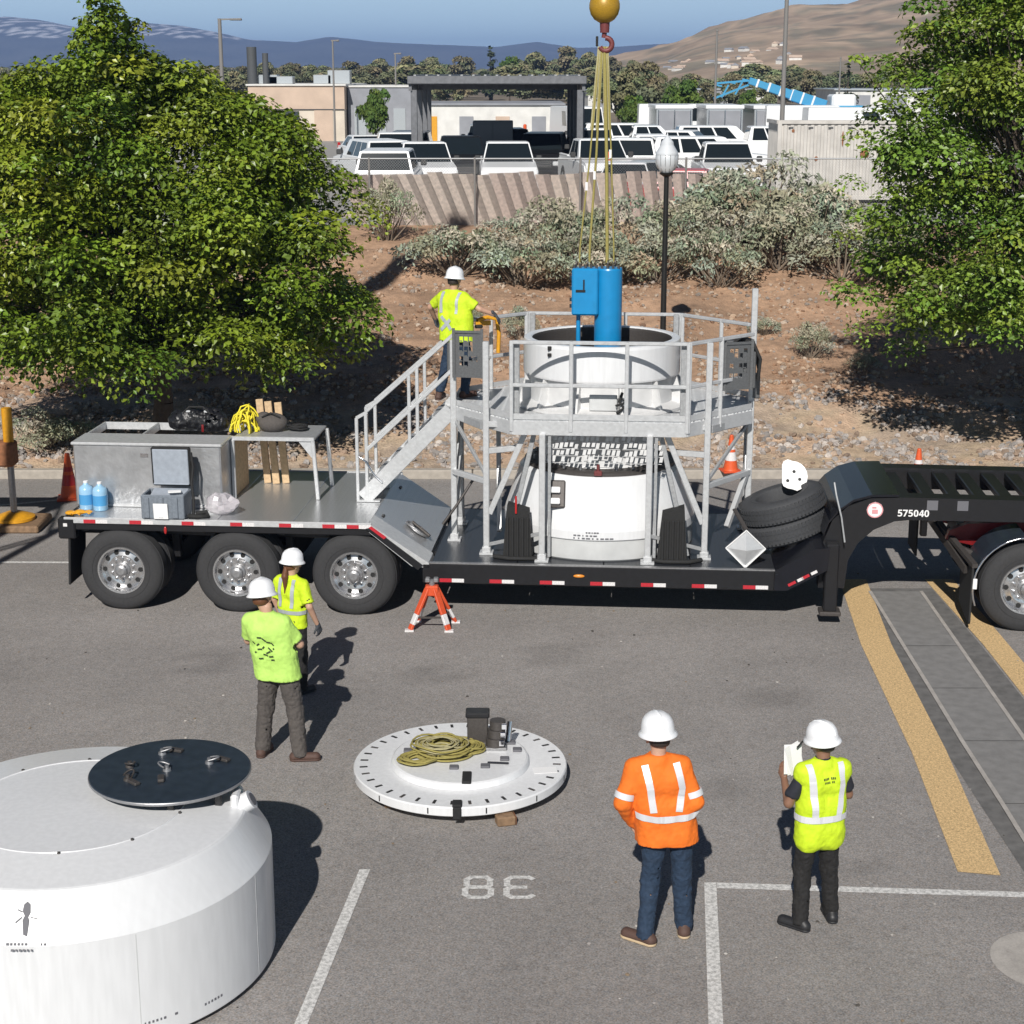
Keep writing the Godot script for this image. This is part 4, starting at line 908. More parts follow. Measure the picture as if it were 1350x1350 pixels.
# ---------------------------------------------------------------- cask on the trailer, platform, lift
func build_trailer_cask():
	var c := Vector3(2.985, 0.70, -1.44)
	var t := tthing("transport_cask", "white lower cask standing on the low deck inside the platform", "cask", c)
	var b := Bd.new(); var UP := Vector3.UP
	b.lathe(Vector3.ZERO, UP, [Vector2(0.0, 0.0), Vector2(1.18, 0.0), Vector2(1.20, 0.02), Vector2(1.20, 0.26)], 72); put(b, "base_ring", M.grey_band, t)
	b = Bd.new(); b.lathe(Vector3.ZERO, UP, [Vector2(1.205, 0.26), Vector2(1.23, 0.28), Vector2(1.23, 0.38), Vector2(1.215, 0.44), Vector2(1.03, 0.98), Vector2(0.985, 1.02), Vector2(0.80, 1.02)], 72); put(b, "shell", M.white, t)
	b = Bd.new(); b.lathe(Vector3.ZERO, UP, [Vector2(0.97, 1.022), Vector2(0.97, 1.06), Vector2(0.94, 1.075), Vector2(0.76, 1.075)], 64); put(b, "flange", M.dark_iron, t)
	for i in 24:
		var a := TAU * i / 24.0; b = Bd.new(); var p := Vector3(cos(a) * 0.86, 1.075, sin(a) * 0.86)
		b.cyl(p, p + UP * 0.05, 0.022, 0.022, 6); put(b, "flange_bolt", M.steel, t)
	b = Bd.new(); b.lathe(Vector3.ZERO, UP, [Vector2(0.76, 1.07), Vector2(0.74, 1.10), Vector2(0.72, 1.72)], 56); put(b, "neck", M.white_old, t)
	# grey hinge box, stencil marks
	b = Bd.new(); b.box(Vector3(-0.50, 0.80, 1.0), Vector3(0.20, 0.34, 0.10), 0.015, Basis(Vector3(1, 0, 0), -0.35)); put(b, "hinge_box", M.dark_iron, t)
	b = Bd.new()
	for y in [0.74, 0.87]: b.box(Vector3(-0.52, y, 1.09 - (y - 0.8) * 0.36), Vector3(0.12, 0.075, 0.05), 0.01, Basis(Vector3(1, 0, 0), -0.35))
	put(b, "hinge_pad", M.sign_white, t)
	b = Bd.new(); b.cyl(Vector3(0.0, 1.05, 0.98), Vector3(0.0, 1.18, 0.98), 0.02, 0.02, 8); b.box(Vector3(0, 1.07, 0.98), Vector3(0.10, 0.06, 0.08), 0.01); put(b, "clamp", M.hook_red, t)
	var r := RandomNumberGenerator.new(); r.seed = 5
	for row in [[0.375, -0.04, 5, 0.17], [0.335, -0.12, 6, 0.30], [0.30, -0.02, 9, 0.52]]:
		b = Bd.new()
		for i in row[2]:
			var x: float = row[1] + (i - row[2] * 0.5) * row[3] / row[2]
			b.box(Vector3(x, row[0], sqrt(1.231 * 1.231 - x * x) + 0.002), Vector3(r.randf_range(0.01, row[3] / row[2] * 0.9), 0.018, 0.004), 0, Basis(UP, asin(x / 1.18)))
		put(b, "stencil_line", M.grey_print, t).set_meta("kind", "stuff")
	# ribbed black chocks at the foot of the cask
	for k in 2:
		var x := [2.01, 3.915][k] as float
		var ch := tthing("black_chock", ["ribbed black chock left of the cask with a red pin", "ribbed black chock right of the cask"][k], "chock", Vector3(x, 0.70, -0.30), "black chocks by the cask")
		b = Bd.new(); b.extr(V2([[-0.19, 0.0], [0.18, 0.0], [0.135, 0.62 + k * 0.08], [-0.13, 0.70 - k * 0.08]]), -0.16, 0.06); put(b, "block", M.black_matte, ch)
		for i in 5:
			b = Bd.new(); b.box(Vector3(-0.125 + i * 0.062, 0.28, 0.075), Vector3(0.035, 0.54, 0.03), 0.008); put(b, "rib", M.black_matte, ch)
		b = Bd.new(); b.tube([Vector3(-0.3, 0.03, 0.02), Vector3(-0.1, 0.03, 0.1), Vector3(0.2, 0.03, 0.09), Vector3(0.36, 0.03, -0.02)], 0.03, 6); put(b, "strap", M.black_matte, ch)
		if k == 0:
			b = Bd.new(); b.cyl(Vector3(-0.02, 0.60, 0.075), Vector3(-0.02, 0.82, 0.075), 0.013, 0.013, 8); put(b, "red_pin", M.red, ch)

	# upper ring
	var u := tthing("upper_ring", "open white steel ring inside the railing around the blue canister", "cask", Vector3(2.985, 2.47, -1.5))
	b = Bd.new(); b.lathe(Vector3.ZERO, UP, [Vector2(0.0, 0.06), Vector2(1.0, 0.02), Vector2(1.10, 0.0), Vector2(1.10, 0.035), Vector2(1.02, 0.05), Vector2(0.93, 0.08), Vector2(0.93, 0.40)], 72); put(b, "base_skirt", M.white_old, u)
	b = Bd.new(); b.lathe(Vector3.ZERO, UP, [Vector2(0.94, 0.40), Vector2(0.99, 0.40), Vector2(0.995, 0.42), Vector2(0.995, 0.80), Vector2(0.985, 0.835), Vector2(0.965, 0.845), Vector2(0.90, 0.845), Vector2(0.885, 0.83), Vector2(0.885, 0.825)], 80); put(b, "shell", M.white, u)
	b = Bd.new(); b.lathe(Vector3.ZERO, UP, [Vector2(0.885, 0.828), Vector2(0.88, 0.80), Vector2(0.88, 0.1), Vector2(0.0, 0.1)], 64); put(b, "bore", M.dark_iron, u)
	for i in 12:
		var a := TAU * (i + 0.5) / 12.0; b = Bd.new()
		b.extr(V2([[0.92, 0.04], [1.09, 0.04], [0.98, 0.40], [0.92, 0.40]]), -0.014, 0.014, Transform3D(Basis(UP, a), Vector3.ZERO)); put(b, "gusset", M.white_old, u)
	b = Bd.new(); b.box(Vector3(0.05, 0.17, 0.99), Vector3(0.34, 0.20, 0.03), 0.01); put(b, "name_plate", M.grey_band, u)
	b = Bd.new(); b.tube([Vector3(0.28, 0.30, 1.0), Vector3(0.25, 0.2, 1.06), Vector3(0.30, 0.12, 1.04), Vector3(0.22, 0.06, 1.09)], 0.02, 6); b.tube([Vector3(0.26, 0.24, 1.03), Vector3(0.33, 0.19, 1.05), Vector3(0.2, 0.15, 1.07)], 0.015, 6); put(b, "hose", M.black_matte, u)
	b = Bd.new(); b.box(Vector3(-0.62, 0.80, 0.79), Vector3(0.05, 0.05, 0.03), 0.005); b.box(Vector3(-0.62, 0.72, 0.80), Vector3(0.05, 0.04, 0.03), 0.005); put(b, "latch", M.black_matte, u)

func build_platform():
	var base := Vector3(2.985, 0.70, -1.5)
	var t := tthing("work_platform", "aluminium octagonal work platform with railings and stairs round the cask", "platform", base)
	var Y := 2.47; var UP := Vector3.UP
	var P := [Vector3(1.93, Y, -0.27), Vector3(4.05, Y, -0.27), Vector3(4.87, Y, -1.15), Vector3(4.87, Y, -1.95), Vector3(4.00, Y, -2.82), Vector3(1.96, Y, -2.82), Vector3(1.12, Y, -1.95), Vector3(1.12, Y, -1.15)]
	var b := Bd.new(base)
	# edge channels
	for i in 8:
		var a: Vector3 = P[i]; var e: Vector3 = P[(i + 1) % 8]
		b = Bd.new(base); var dn := Vector3(0, -0.105, 0); b.bar(a + dn, e + dn, 0.03, 0.17, UP, 0.004)
		b.bar(a + Vector3(0, -0.184, 0) + (Vector3(base.x, Y, base.z) - a).normalized() * 0.04, e + Vector3(0, -0.184, 0) + (Vector3(base.x, Y, base.z) - e).normalized() * 0.04, 0.09, 0.012)
		put(b, "edge_channel", M.alum, t)
		b = Bd.new(base); b.bar(a + Vector3(0, 0.035, 0), e + Vector3(0, 0.035, 0), 0.012, 0.07, UP); put(b, "toe_board", M.alum, t)
	# grating: bearing bars across the ring-shaped walkway, clipped to the octagon and the round opening
	b = Bd.new(base); var oct := PackedVector2Array()
	for p in P: oct.append(Vector2(p.x, p.z))
	var hole := PackedVector2Array()
	for i in 40: hole.append(Vector2(base.x + cos(TAU * i / 40.0) * 1.0, base.z + sin(TAU * i / 40.0) * 1.0))
	var n_bars := 0
	for dirn in 2:
		var pitch := 0.05 if dirn == 0 else 0.105
		var lo := -2.80 if dirn == 0 else 1.14; var hi := -0.29 if dirn == 0 else 4.85
		var q := lo
		while q < hi:
			var ln: PackedVector2Array
			if dirn == 0: ln = PackedVector2Array([Vector2(0, q), Vector2(6, q)])
			else: ln = PackedVector2Array([Vector2(q, -4), Vector2(q, 1)])
			for seg in Geometry2D.intersect_polyline_with_polygon(ln, oct):
				for s2 in Geometry2D.clip_polyline_with_polygon(seg, hole):
					var a := Vector3(s2[0].x, Y - 0.016 - dirn * 0.004, s2[0].y); var e := Vector3(s2[-1].x, Y - 0.016 - dirn * 0.004, s2[-1].y)
					if (e - a).length() > 0.02:
						b.bar(a, e, 0.030 if dirn == 0 else 0.02, 0.026); n_bars += 1
			q += pitch
	var gr := put(b, "grating", M.alum, t); gr.set_meta("kind", "stuff")
	# white blocks hung below the front edge, standing in for sun through the grating
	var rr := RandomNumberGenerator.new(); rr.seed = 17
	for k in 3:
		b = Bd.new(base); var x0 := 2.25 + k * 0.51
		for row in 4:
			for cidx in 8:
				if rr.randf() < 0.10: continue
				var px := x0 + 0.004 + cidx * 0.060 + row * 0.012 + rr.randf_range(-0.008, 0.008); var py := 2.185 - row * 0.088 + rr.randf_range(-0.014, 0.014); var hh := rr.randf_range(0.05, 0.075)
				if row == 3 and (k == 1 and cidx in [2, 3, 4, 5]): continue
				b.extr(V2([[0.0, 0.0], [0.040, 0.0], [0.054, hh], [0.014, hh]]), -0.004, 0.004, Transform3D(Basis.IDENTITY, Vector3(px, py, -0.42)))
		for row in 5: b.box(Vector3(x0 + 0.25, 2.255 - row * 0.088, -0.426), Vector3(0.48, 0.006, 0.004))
		put(b, "sun_fleck_blocks", M.white_old, t).set_meta("kind", "stuff")
	# railings
	var RT := 0.94; var RM := 0.42
	var rails := [[P[0], P[1], [0.0, 0.34, 0.655, 1.0]], [P[1], P[2], [0.02, 0.5]], [P[3], P[4], [0.4, 0.97]], [P[4], P[5], [0.0, 0.36, 1.0]], [P[5], P[6], [0.03, 0.55]]]
	for rl in rails:
		var a: Vector3 = rl[0]; var e: Vector3 = rl[1]
		for h in [RT, RM]:
			b = Bd.new(base); b.bar(a + UP * h, e + UP * h, 0.045, 0.045, UP, 0.008); put(b, "rail", M.alum, t)
		for f in rl[2]:
			var p := a.lerp(e, f)
			b = Bd.new(base); b.bar(p + Vector3(0, -0.15, 0), p + UP * (RT + 0.02), 0.05, 0.05, Vector3(0, 0, 1), 0.008); put(b, "rail_post", M.alum, t)
	# corner posts doubled at the front corners and at the back corners
	for q in [[1.985, -0.36], [4.0, -0.36], [2.02, -2.75], [3.94, -2.75]]:
		b = Bd.new(base); b.bar(Vector3(q[0], Y - 0.1, q[1]), Vector3(q[0], Y + 0.95, q[1]), 0.075, 0.06, Vector3(0, 0, 1), 0.008); put(b, "rail_post", M.alum_dull, t)
	# legs
	var legs := [[1.60, -0.50, 3.38], [2.31, -0.22, 2.30], [3.61, -0.22, 2.30], [4.31, -0.48, 3.40], [1.13, -1.10, 3.30], [1.13, -1.92, 2.47], [4.88, -1.35, 3.95], [4.88, -1.95, 2.47], [2.4, -2.72, 2.4], [3.6, -2.72, 2.4]]
	for q in legs:
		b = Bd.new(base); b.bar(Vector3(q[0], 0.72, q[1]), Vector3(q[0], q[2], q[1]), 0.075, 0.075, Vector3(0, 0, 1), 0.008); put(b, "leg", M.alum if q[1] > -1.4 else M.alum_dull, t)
		b = Bd.new(base); b.box(Vector3(q[0], 0.715, q[1]), Vector3(0.17, 0.03, 0.17), 0.004); b.box(Vector3(q[0], 0.76, q[1]), Vector3(0.11, 0.07, 0.11), 0.01); put(b, "foot_plate", M.alum, t)
	# second inner post beside each front leg
	for q in [[2.395, -0.30], [3.69, -0.30]]:
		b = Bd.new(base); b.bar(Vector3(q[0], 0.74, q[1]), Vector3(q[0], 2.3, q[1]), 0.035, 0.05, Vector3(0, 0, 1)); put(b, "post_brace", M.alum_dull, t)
	# diagonal braces, cross ties
	var ties := [[Vector3(1.64, 1.22, -0.50), Vector3(2.10, 2.30, -0.50)], [Vector3(4.28, 1.15, -0.48), Vector3(3.80, 2.30, -0.48)], [Vector3(1.13, 1.62, -1.06), Vector3(1.60, 1.62, -0.55)], [Vector3(1.62, 2.02, -0.50), Vector3(2.02, 2.05, -0.6)], [Vector3(3.9, 2.02, -0.6), Vector3(4.3, 2.02, -0.48)], [Vector3(4.31, 1.62, -0.50), Vector3(4.88, 1.62, -1.32)], [Vector3(1.60, 2.36, -0.50), Vector3(1.75, 2.36, -0.48)], [Vector3(4.31, 2.36, -0.48), Vector3(4.20, 2.36, -0.5)], [Vector3(1.13, 1.0, -1.14), Vector3(1.13, 1.62, -1.9)], [Vector3(4.88, 0.95, -1.38), Vector3(4.88, 1.9, -1.92)], [Vector3(1.70, 0.8, -1.2), Vector3(1.62, 2.3, -2.0)], [Vector3(4.6, 1.0, -0.9), Vector3(4.86, 1.65, -1.3)]]
	for q in ties:
		b = Bd.new(base); b.bar(q[0], q[1], 0.06, 0.07, UP, 0.006); put(b, "brace", M.alum, t)
	for q in [[Vector3(1.85, 0.74, -0.46), Vector3(2.20, 2.28, -0.46)], [Vector3(4.10, 0.74, -0.46), Vector3(3.74, 2.28, -0.46)]]:
		b = Bd.new(base); b.bar(q[0], q[1], 0.05, 0.06, UP, 0.006); put(b, "brace", M.alum_dull, t)
	for q in [[1.55, -0.58, 2.32], [4.35, -0.58, 2.32]]:
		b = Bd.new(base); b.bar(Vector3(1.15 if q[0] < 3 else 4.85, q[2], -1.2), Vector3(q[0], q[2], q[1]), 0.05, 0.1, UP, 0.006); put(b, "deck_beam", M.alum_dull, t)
	# perforated gate plates folded at the left and right corners
	for k in 2:
		var org := Vector3(1.15, 2.86, -1.02) if k == 0 else Vector3(4.50, 2.78, -0.80)
		var holes := []; var w := 0.36; var h := 0.56
		b = Bd.new(base)
		var nx := 6; var ny := 9
		var bs := Basis(UP, -0.12 if k == 0 else 0.35)
		for i in nx:
			for j in ny:
				var cx := (i + 0.5) * w / nx; var cy := (j + 0.5) * h / ny; var hw := w / nx * 0.5; var hv := h / ny * 0.5
				var open := rr.randf() < (0.50 if (i > 0 and i < nx - 1 and j > 1 and j < ny - 1) else 0.0)
				var ct := org + bs * Vector3(cx, cy, 0)
				if not open: b.box(ct, Vector3(hw * 2.0, hv * 2.0, 0.006), 0, bs)
				else:
					b.box(ct + bs * Vector3(-hw * 0.8, 0, 0), Vector3(hw * 0.4, hv * 2, 0.006), 0, bs); b.box(ct + bs * Vector3(0, -hv * 0.8, 0), Vector3(hw * 1.2, hv * 0.4, 0.006), 0, bs)
		put(b, "gate_plate", M.gate, t)
		b = Bd.new(base)
		for s in [0.0, w]: b.bar(org + bs * Vector3(s, -0.02, 0.012), org + bs * Vector3(s, h + 0.04, 0.012), 0.035, 0.03, Vector3(0, 0, 1))
		for s in [0.0, h]: b.bar(org + bs * Vector3(0, s, 0.010), org + bs * Vector3(w, s, 0.010), 0.02, 0.03)
		put(b, "gate_frame", M.gate, t)
	# control boxes with dark doors behind the right gate, a latch box at the left one
	for q in [[Vector3(4.80, 2.98, -1.12), Vector3(0.20, 0.46, 0.22)], [Vector3(4.66, 3.28, -1.22), Vector3(0.34, 0.10, 0.26)], [Vector3(1.10, 3.05, -1.18), Vector3(0.10, 0.42, 0.12)], [Vector3(4.93, 2.72, -1.40), Vector3(0.10, 0.30, 0.18)]]:
		b = Bd.new(base); b.box(q[0], q[1], 0.012); put(b, "control_box", M.gate, t)
	# extra ties of the frame
	for q in [[Vector3(2.31, 1.05, -0.24), Vector3(1.62, 0.82, -0.50)], [Vector3(3.61, 1.05, -0.24), Vector3(4.29, 0.82, -0.48)], [Vector3(1.13, 2.30, -1.12), Vector3(1.60, 1.70, -0.52)], [Vector3(4.88, 2.30, -1.36), Vector3(4.33, 1.70, -0.50)], [Vector3(1.13, 2.20, -1.9), Vector3(1.13, 1.2, -1.12)], [Vector3(4.88, 2.20, -1.9), Vector3(4.88, 1.4, -1.38)], [Vector3(2.4, 1.4, -2.72), Vector3(3.6, 1.4, -2.72)]]:
		b = Bd.new(base); b.bar(q[0], q[1], 0.035, 0.045, UP, 0.004); put(b, "brace", M.alum_dull, t)
	# joists under the grating
	for x in [2.25, 2.98, 3.71]:
		b = Bd.new(base); b.bar(Vector3(x, 2.39, -0.30), Vector3(x, 2.39, -0.52), 0.05, 0.10); put(b, "joist", M.alum_dull, t)
	# dark strap bundle over the right gate
	b = Bd.new(base)
	for i in 5:
		var z := -1.1 - i * 0.05; b.tube([Vector3(4.55, 3.25 + i * 0.02, z), Vector3(4.7, 3.36, z), Vector3(4.86, 3.32, z + 0.05), Vector3(4.95, 3.12 - i * 0.04, z + 0.1), Vector3(4.93, 2.85, z + 0.08)], 0.022, 6)
	put(b, "strap_bundle", M.black_matte, t)
	# stairs: two stringers, treads, handrails
	var s0 := Vector3(-0.05, 1.19, 0); var s1 := Vector3(1.10, 2.40, 0)
	for z in [-1.13, -1.88]:
		b = Bd.new(base); b.bar(s0 + Vector3(0, 0.03, z), s1 + Vector3(0, 0.0, z), 0.04, 0.20, UP, 0.006); b.box(Vector3(0.02, 1.20, z), Vector3(0.30, 0.02, 0.12), 0.003); put(b, "stair_stringer", M.alum, t)
		b = Bd.new(base); b.bar(Vector3(-0.12, 2.28, z), Vector3(0.02, 2.36, z), 0.04, 0.04); b.bar(Vector3(0.0, 2.36, z), Vector3(1.13, 3.36, z), 0.045, 0.045, UP, 0.008); b.bar(Vector3(0.0, 1.86, z), Vector3(1.13, 2.93, z), 0.045, 0.05, UP, 0.008); put(b, "hand_rail", M.alum, t)
		for x in [-0.12, 0.0, 0.56, 0.665]:
			var yb: float = 1.19 + maxf(x, 0.0) * 1.05; var yt: float = 2.36 + x * 0.885 if x >= 0 else 2.28
			b = Bd.new(base); b.bar(Vector3(x, yb, z), Vector3(x, yt, z), 0.042, 0.042, Vector3(0, 0, 1), 0.006); put(b, "rail_post", M.alum, t)
	for i in 6:
		var f := (i + 0.6) / 6.4; var p := s0.lerp(s1, f)
		b = Bd.new(base); b.box(Vector3(p.x, p.y + 0.05, -1.505), Vector3(0.22, 0.03, 0.71), 0.004); put(b, "stair_tread", M.alum_dull, t)
	b = Bd.new(base); b.tube([Vector3(-0.1, 1.78, -1.11), Vector3(0.0, 1.72, -1.08), Vector3(0.1, 1.55, -1.08), Vector3(0.2, 1.45, -1.09)], 0.014, 6); put(b, "chain", M.chrome, t)
	# ratchet chain from the ramp to the platform foot
	b = Bd.new(base); b.tube([Vector3(1.02, 1.0, -0.75), Vector3(1.2, 1.25, -0.8), Vector3(1.36, 1.5, -0.9), Vector3(1.42, 1.58, -0.95)], 0.018, 6); put(b, "tie_chain", M.dark_iron, t)

func build_lift():
	var base := Vector3(2.985, 2.9, -1.34)
	var t := tthing("blue_canister", "bright blue steel canister with side box hanging in the white ring", "canister", base)
	var b := Bd.new(base); var UP := Vector3.UP; var cx := 3.06
	b.lathe(Vector3(cx, 2.9, -1.34), UP, [Vector2(0.0, 0.0), Vector2(0.165, 0.0), Vector2(0.172, 0.02), Vector2(0.172, 1.27), Vector2(0.165, 1.29), Vector2(0.0, 1.29)], 48); put(b, "barrel", M.blue, t)
	b = Bd.new(base); b.box(Vector3(2.775, 3.905, -1.28), Vector3(0.33, 0.58, 0.26), 0.02); put(b, "side_box", M.blue, t)
	b = Bd.new(base); b.box(Vector3(2.72, 3.92, -1.146), Vector3(0.12, 0.03, 0.012), 0.002); b.box(Vector3(2.76, 4.0, -1.146), Vector3(0.02, 0.12, 0.01), 0.002); put(b, "handle", M.black_matte, t)
	b = Bd.new(base)
	for y in [3.70, 3.78, 3.92, 4.05]: b.cyl(Vector3(2.60, y, -1.25), Vector3(2.60, y + 0.045, -1.25), 0.02, 0.02, 8)
	put(b, "hinge", M.plate_blue, t)
	b = Bd.new(base); b.cyl(Vector3(2.69, 2.98, -1.30), Vector3(2.69, 3.62, -1.30), 0.028, 0.028, 10); put(b, "guide_rod", M.blue, t)
	for i in 9:
		var x := 2.64 + i * 0.068; b = Bd.new(base); b.cyl(Vector3(x, 4.185, -1.25), Vector3(x, 4.235, -1.25), 0.018, 0.018, 6); put(b, "top_bolt", M.dark_iron, t)
	for q in [[2.66, -1.26], [2.80, -1.34], [3.05, -1.28], [3.14, -1.40]]:
		b = Bd.new(base); b.lathe(Vector3(q[0], 4.25, q[1]), Vector3(1, 0, 0), [Vector2(0.028, -0.008), Vector2(0.045, -0.008), Vector2(0.045, 0.008), Vector2(0.028, 0.008)], 14); put(b, "lifting_eye", M.dark_iron, t)
	# slings
	var hook := Vector3(2.955, 6.86, -1.34); var ends := [[2.70, -1.26], [2.82, -1.34], [3.04, -1.28], [3.12, -1.40]]
	var words := ["leftmost yellow lifting sling from the hook to the canister", "second yellow lifting sling from the left below the hook", "third and widest yellow lifting sling from the left", "rightmost yellow lifting sling below the hook"]
	for i in 4:
		var s := tthing("lifting_sling", words[i], "sling", Vector3(ends[i][0], 4.26, ends[i][1]), "yellow slings holding the canister")
		b = Bd.new(Vector3(ends[i][0], 4.26, ends[i][1])); var top := hook + Vector3((i - 1.5) * 0.03, -0.02, 0)
		b.tube([Vector3(ends[i][0], 4.26, ends[i][1]), Vector3(ends[i][0], 4.4, ends[i][1]).lerp(top, 0.02), Vector3(ends[i][0], 4.3, ends[i][1]).lerp(top, 0.5) + Vector3(0.01, 0, 0.01), top], [0.011, 0.015, 0.022, 0.011][i], 7); put(b, "webbing", M.sling, s)
		b = Bd.new(Vector3(ends[i][0], 4.26, ends[i][1])); b.bar(Vector3(ends[i][0], 4.26, ends[i][1]).lerp(top, 0.62), top, 0.042, 0.02, Vector3(0, 0, 1), 0.004); put(b, "eye_sleeve", M.sling_tan, s)
		if i != 2:
			var tg := Vector3(ends[i][0], 4.26, ends[i][1]).lerp(top, 0.36 + 0.05 * i); b = Bd.new(Vector3(ends[i][0], 4.26, ends[i][1])); b.box(tg + Vector3(0, 0, 0.02), Vector3(0.03, 0.10, 0.006)); put(b, "tag", M.sign_white, s)
	# overhaul ball, hook and cable
	var h := tthing("overhaul_ball", "gold crane ball with a red hook above the slings", "crane hook", Vector3(2.955, 6.80, -1.34))
	var ho := Vector3(2.955, 6.80, -1.34)
	b = Bd.new(ho); b.lathe(Vector3(2.965, 7.30, -1.34), UP, [Vector2(0.0, -0.19), Vector2(0.06, -0.185), Vector2(0.12, -0.15), Vector2(0.165, -0.09), Vector2(0.183, -0.02), Vector2(0.183, 0.03), Vector2(0.165, 0.10), Vector2(0.12, 0.16), Vector2(0.06, 0.19), Vector2(0.05, 0.26), Vector2(0, 0.26)], 32, true); put(b, "ball", M.gold, h)
	b = Bd.new(ho); b.cyl(Vector3(2.965, 7.56, -1.34), Vector3(2.965, 19.0, -1.34), 0.012, 0.012, 8); put(b, "cable", M.steel, h)
	b = Bd.new(ho); b.cyl(Vector3(2.97, 7.13, -1.34), Vector3(2.97, 7.0, -1.34), 0.062, 0.055, 14); b.cyl(Vector3(2.97, 7.0, -1.34), Vector3(2.96, 6.94, -1.34), 0.03, 0.03, 10); put(b, "swivel", M.hook_red, h)
	b = Bd.new(ho); var pts := []
	for i in 15:
		var a := deg_to_rad(95 - i * 18.0); pts.append(Vector3(2.985 + cos(a) * 0.075, 6.865 + sin(a) * 0.075, -1.34))
	b.tube(pts, 0.032, 8); put(b, "hook", M.hook_red, h)
	b = Bd.new(ho); b.box(Vector3(2.88, 6.90, -1.34), Vector3(0.03, 0.12, 0.03), 0.006); put(b, "latch", M.black_matte, h)
# ---------------------------------------------------------------- foreground cask, lid, small gear
func build_front_cask():
	var c := Vector3(-3.259, 0, -11.494); var UP := Vector3.UP
	var t := thing("storage_cask", "big white steel cask in the left foreground with a dark round plate on top", "cask", c)
	var b := Bd.new()
	b.lathe(Vector3.ZERO, UP, [Vector2(0, 0.03), Vector2(1.42, 0.03), Vector2(1.441, 0.05), Vector2(1.441, 0.869)], 144); put(b, "drum", M.white, t)
	b = Bd.new(); b.lathe(Vector3.ZERO, UP, [Vector2(1.441, 0.8695), Vector2(1.436, 0.879), Vector2(1.262, 1.168), Vector2(1.249, 1.182)], 144); put(b, "shoulder", M.white, t)
	b = Bd.new(); b.lathe(Vector3.ZERO, UP, [Vector2(1.249, 1.1825), Vector2(1.235, 1.188), Vector2(0.822, 1.247), Vector2(0.819, 1.252), Vector2(0.812, 1.252), Vector2(0.806, 1.247), Vector2(0.0, 1.262)], 144); put(b, "roof", M.white, t)
	for i in 8:
		var a := TAU * (i + 0.35) / 8.0; b = Bd.new()
		b.box(Vector3(cos(a) * 1.4405, 0.46, sin(a) * 1.4405), Vector3(0.003, 0.80, 0.006), 0, Basis(UP, -a)); put(b, "weld_seam", M.grey_band, t)
	b = Bd.new()
	for i in 10:
		var a := TAU * i / 10.0 + 0.2; b = Bd.new(); b.cyl(Vector3(cos(a) * 0.83, 1.246, sin(a) * 0.83), Vector3(cos(a) * 0.83, 1.258, sin(a) * 0.83), 0.012, 0.012, 6); put(b, "bolt", M.dark_iron, t)
	# lifting trunnion at the right edge
	b = Bd.new(); var tp := Vector3(1.20, 1.17, -0.12); b.cyl(tp, tp + Vector3(0.10, 0.06, 0.0), 0.075, 0.075, 20); b.box(tp + Vector3(-0.02, 0.02, 0), Vector3(0.06, 0.2, 0.16), 0.015); put(b, "trunnion", M.white, t)
	b = Bd.new(); b.cyl(tp + Vector3(0.10, 0.06, 0), tp + Vector3(0.108, 0.065, 0), 0.05, 0.05, 18); put(b, "trunnion_face", M.grey_print, t)
	# emblem drawn on the shoulder, facing the camera side, with two stencilled lines below it
	var sl := Basis(Vector3(1, 0, 0), -0.553); var e0 := Vector3(0, 1.035, 1.345)
	var rr := RandomNumberGenerator.new(); rr.seed = 9
	b = Bd.new()
	b.extr(V2([[-0.022, 0.085], [0.0, 0.105], [0.022, 0.085], [0.026, 0.03], [0.012, 0.0], [0.022, -0.02], [0.014, -0.125], [-0.012, -0.115], [-0.024, -0.02], [-0.012, 0.01], [-0.028, 0.04]]), 0.001, 0.003, Transform3D(sl, e0))
	for q in [[-0.03, 0.0, -0.07, -0.035], [0.03, 0.0, 0.085, -0.012], [-0.03, 0.035, -0.06, 0.05]]:
		b.bar(e0 + sl * Vector3(q[0], q[1], 0.002), e0 + sl * Vector3(q[2], q[3], 0.002), 0.008, 0.002, sl * Vector3(0, 0, 1))
	put(b, "emblem", M.grey_print, t)
	for row in [[-0.175, 12, 0.30], [-0.215, 7, 0.18]]:
		b = Bd.new()
		for i in row[1]:
			var x: float = (i - row[1] * 0.5 + 0.5) * row[2] / row[1]
			if rr.randf() < 0.8: b.box(e0 + sl * Vector3(x, row[0], 0.002 - x * x * 0.36), Vector3(row[2] / row[1] * rr.randf_range(0.3, 0.75), 0.016, 0.002), 0, sl)
		put(b, "stencil_line", M.grey_print, t).set_meta("kind", "stuff")
	for q in [[0.62, 0.17, 9, 0.26], [0.92, 0.14, 6, 0.18]]:
		b = Bd.new()
		for i in q[2]:
			var a: float = q[0] + (i - q[2] * 0.5) * q[3] / q[2] / 1.44
			if rr.randf() < 0.8: b.box(Vector3(sin(a) * 1.442, q[1], cos(a) * 1.442), Vector3(q[3] / q[2] * rr.randf_range(0.3, 0.8), 0.018, 0.002), 0, Basis(UP, a))
		put(b, "stencil_line", M.grey_print, t).set_meta("kind", "stuff")
	# dark plate on short legs, overhanging the edge
	var pc := Vector3(-2.62, 1.21, -11.88)
	var p := thing("round_plate", "dark blue-grey round steel plate lying on the white cask", "plate", pc)
	b = Bd.new(); b.lathe(Vector3.ZERO, UP, [Vector2(0, 0.112), Vector2(0.600, 0.112), Vector2(0.612, 0.118), Vector2(0.612, 0.139), Vector2(0.606, 0.145), Vector2(0, 0.145)], 96); put(b, "disc", M.plate_blue, p)
	b = Bd.new(); b.lathe(Vector3.ZERO, UP, [Vector2(0.6125, 0.116), Vector2(0.6155, 0.120), Vector2(0.6155, 0.134), Vector2(0.6125, 0.139)], 96); put(b, "edge_band", M.steel, p)
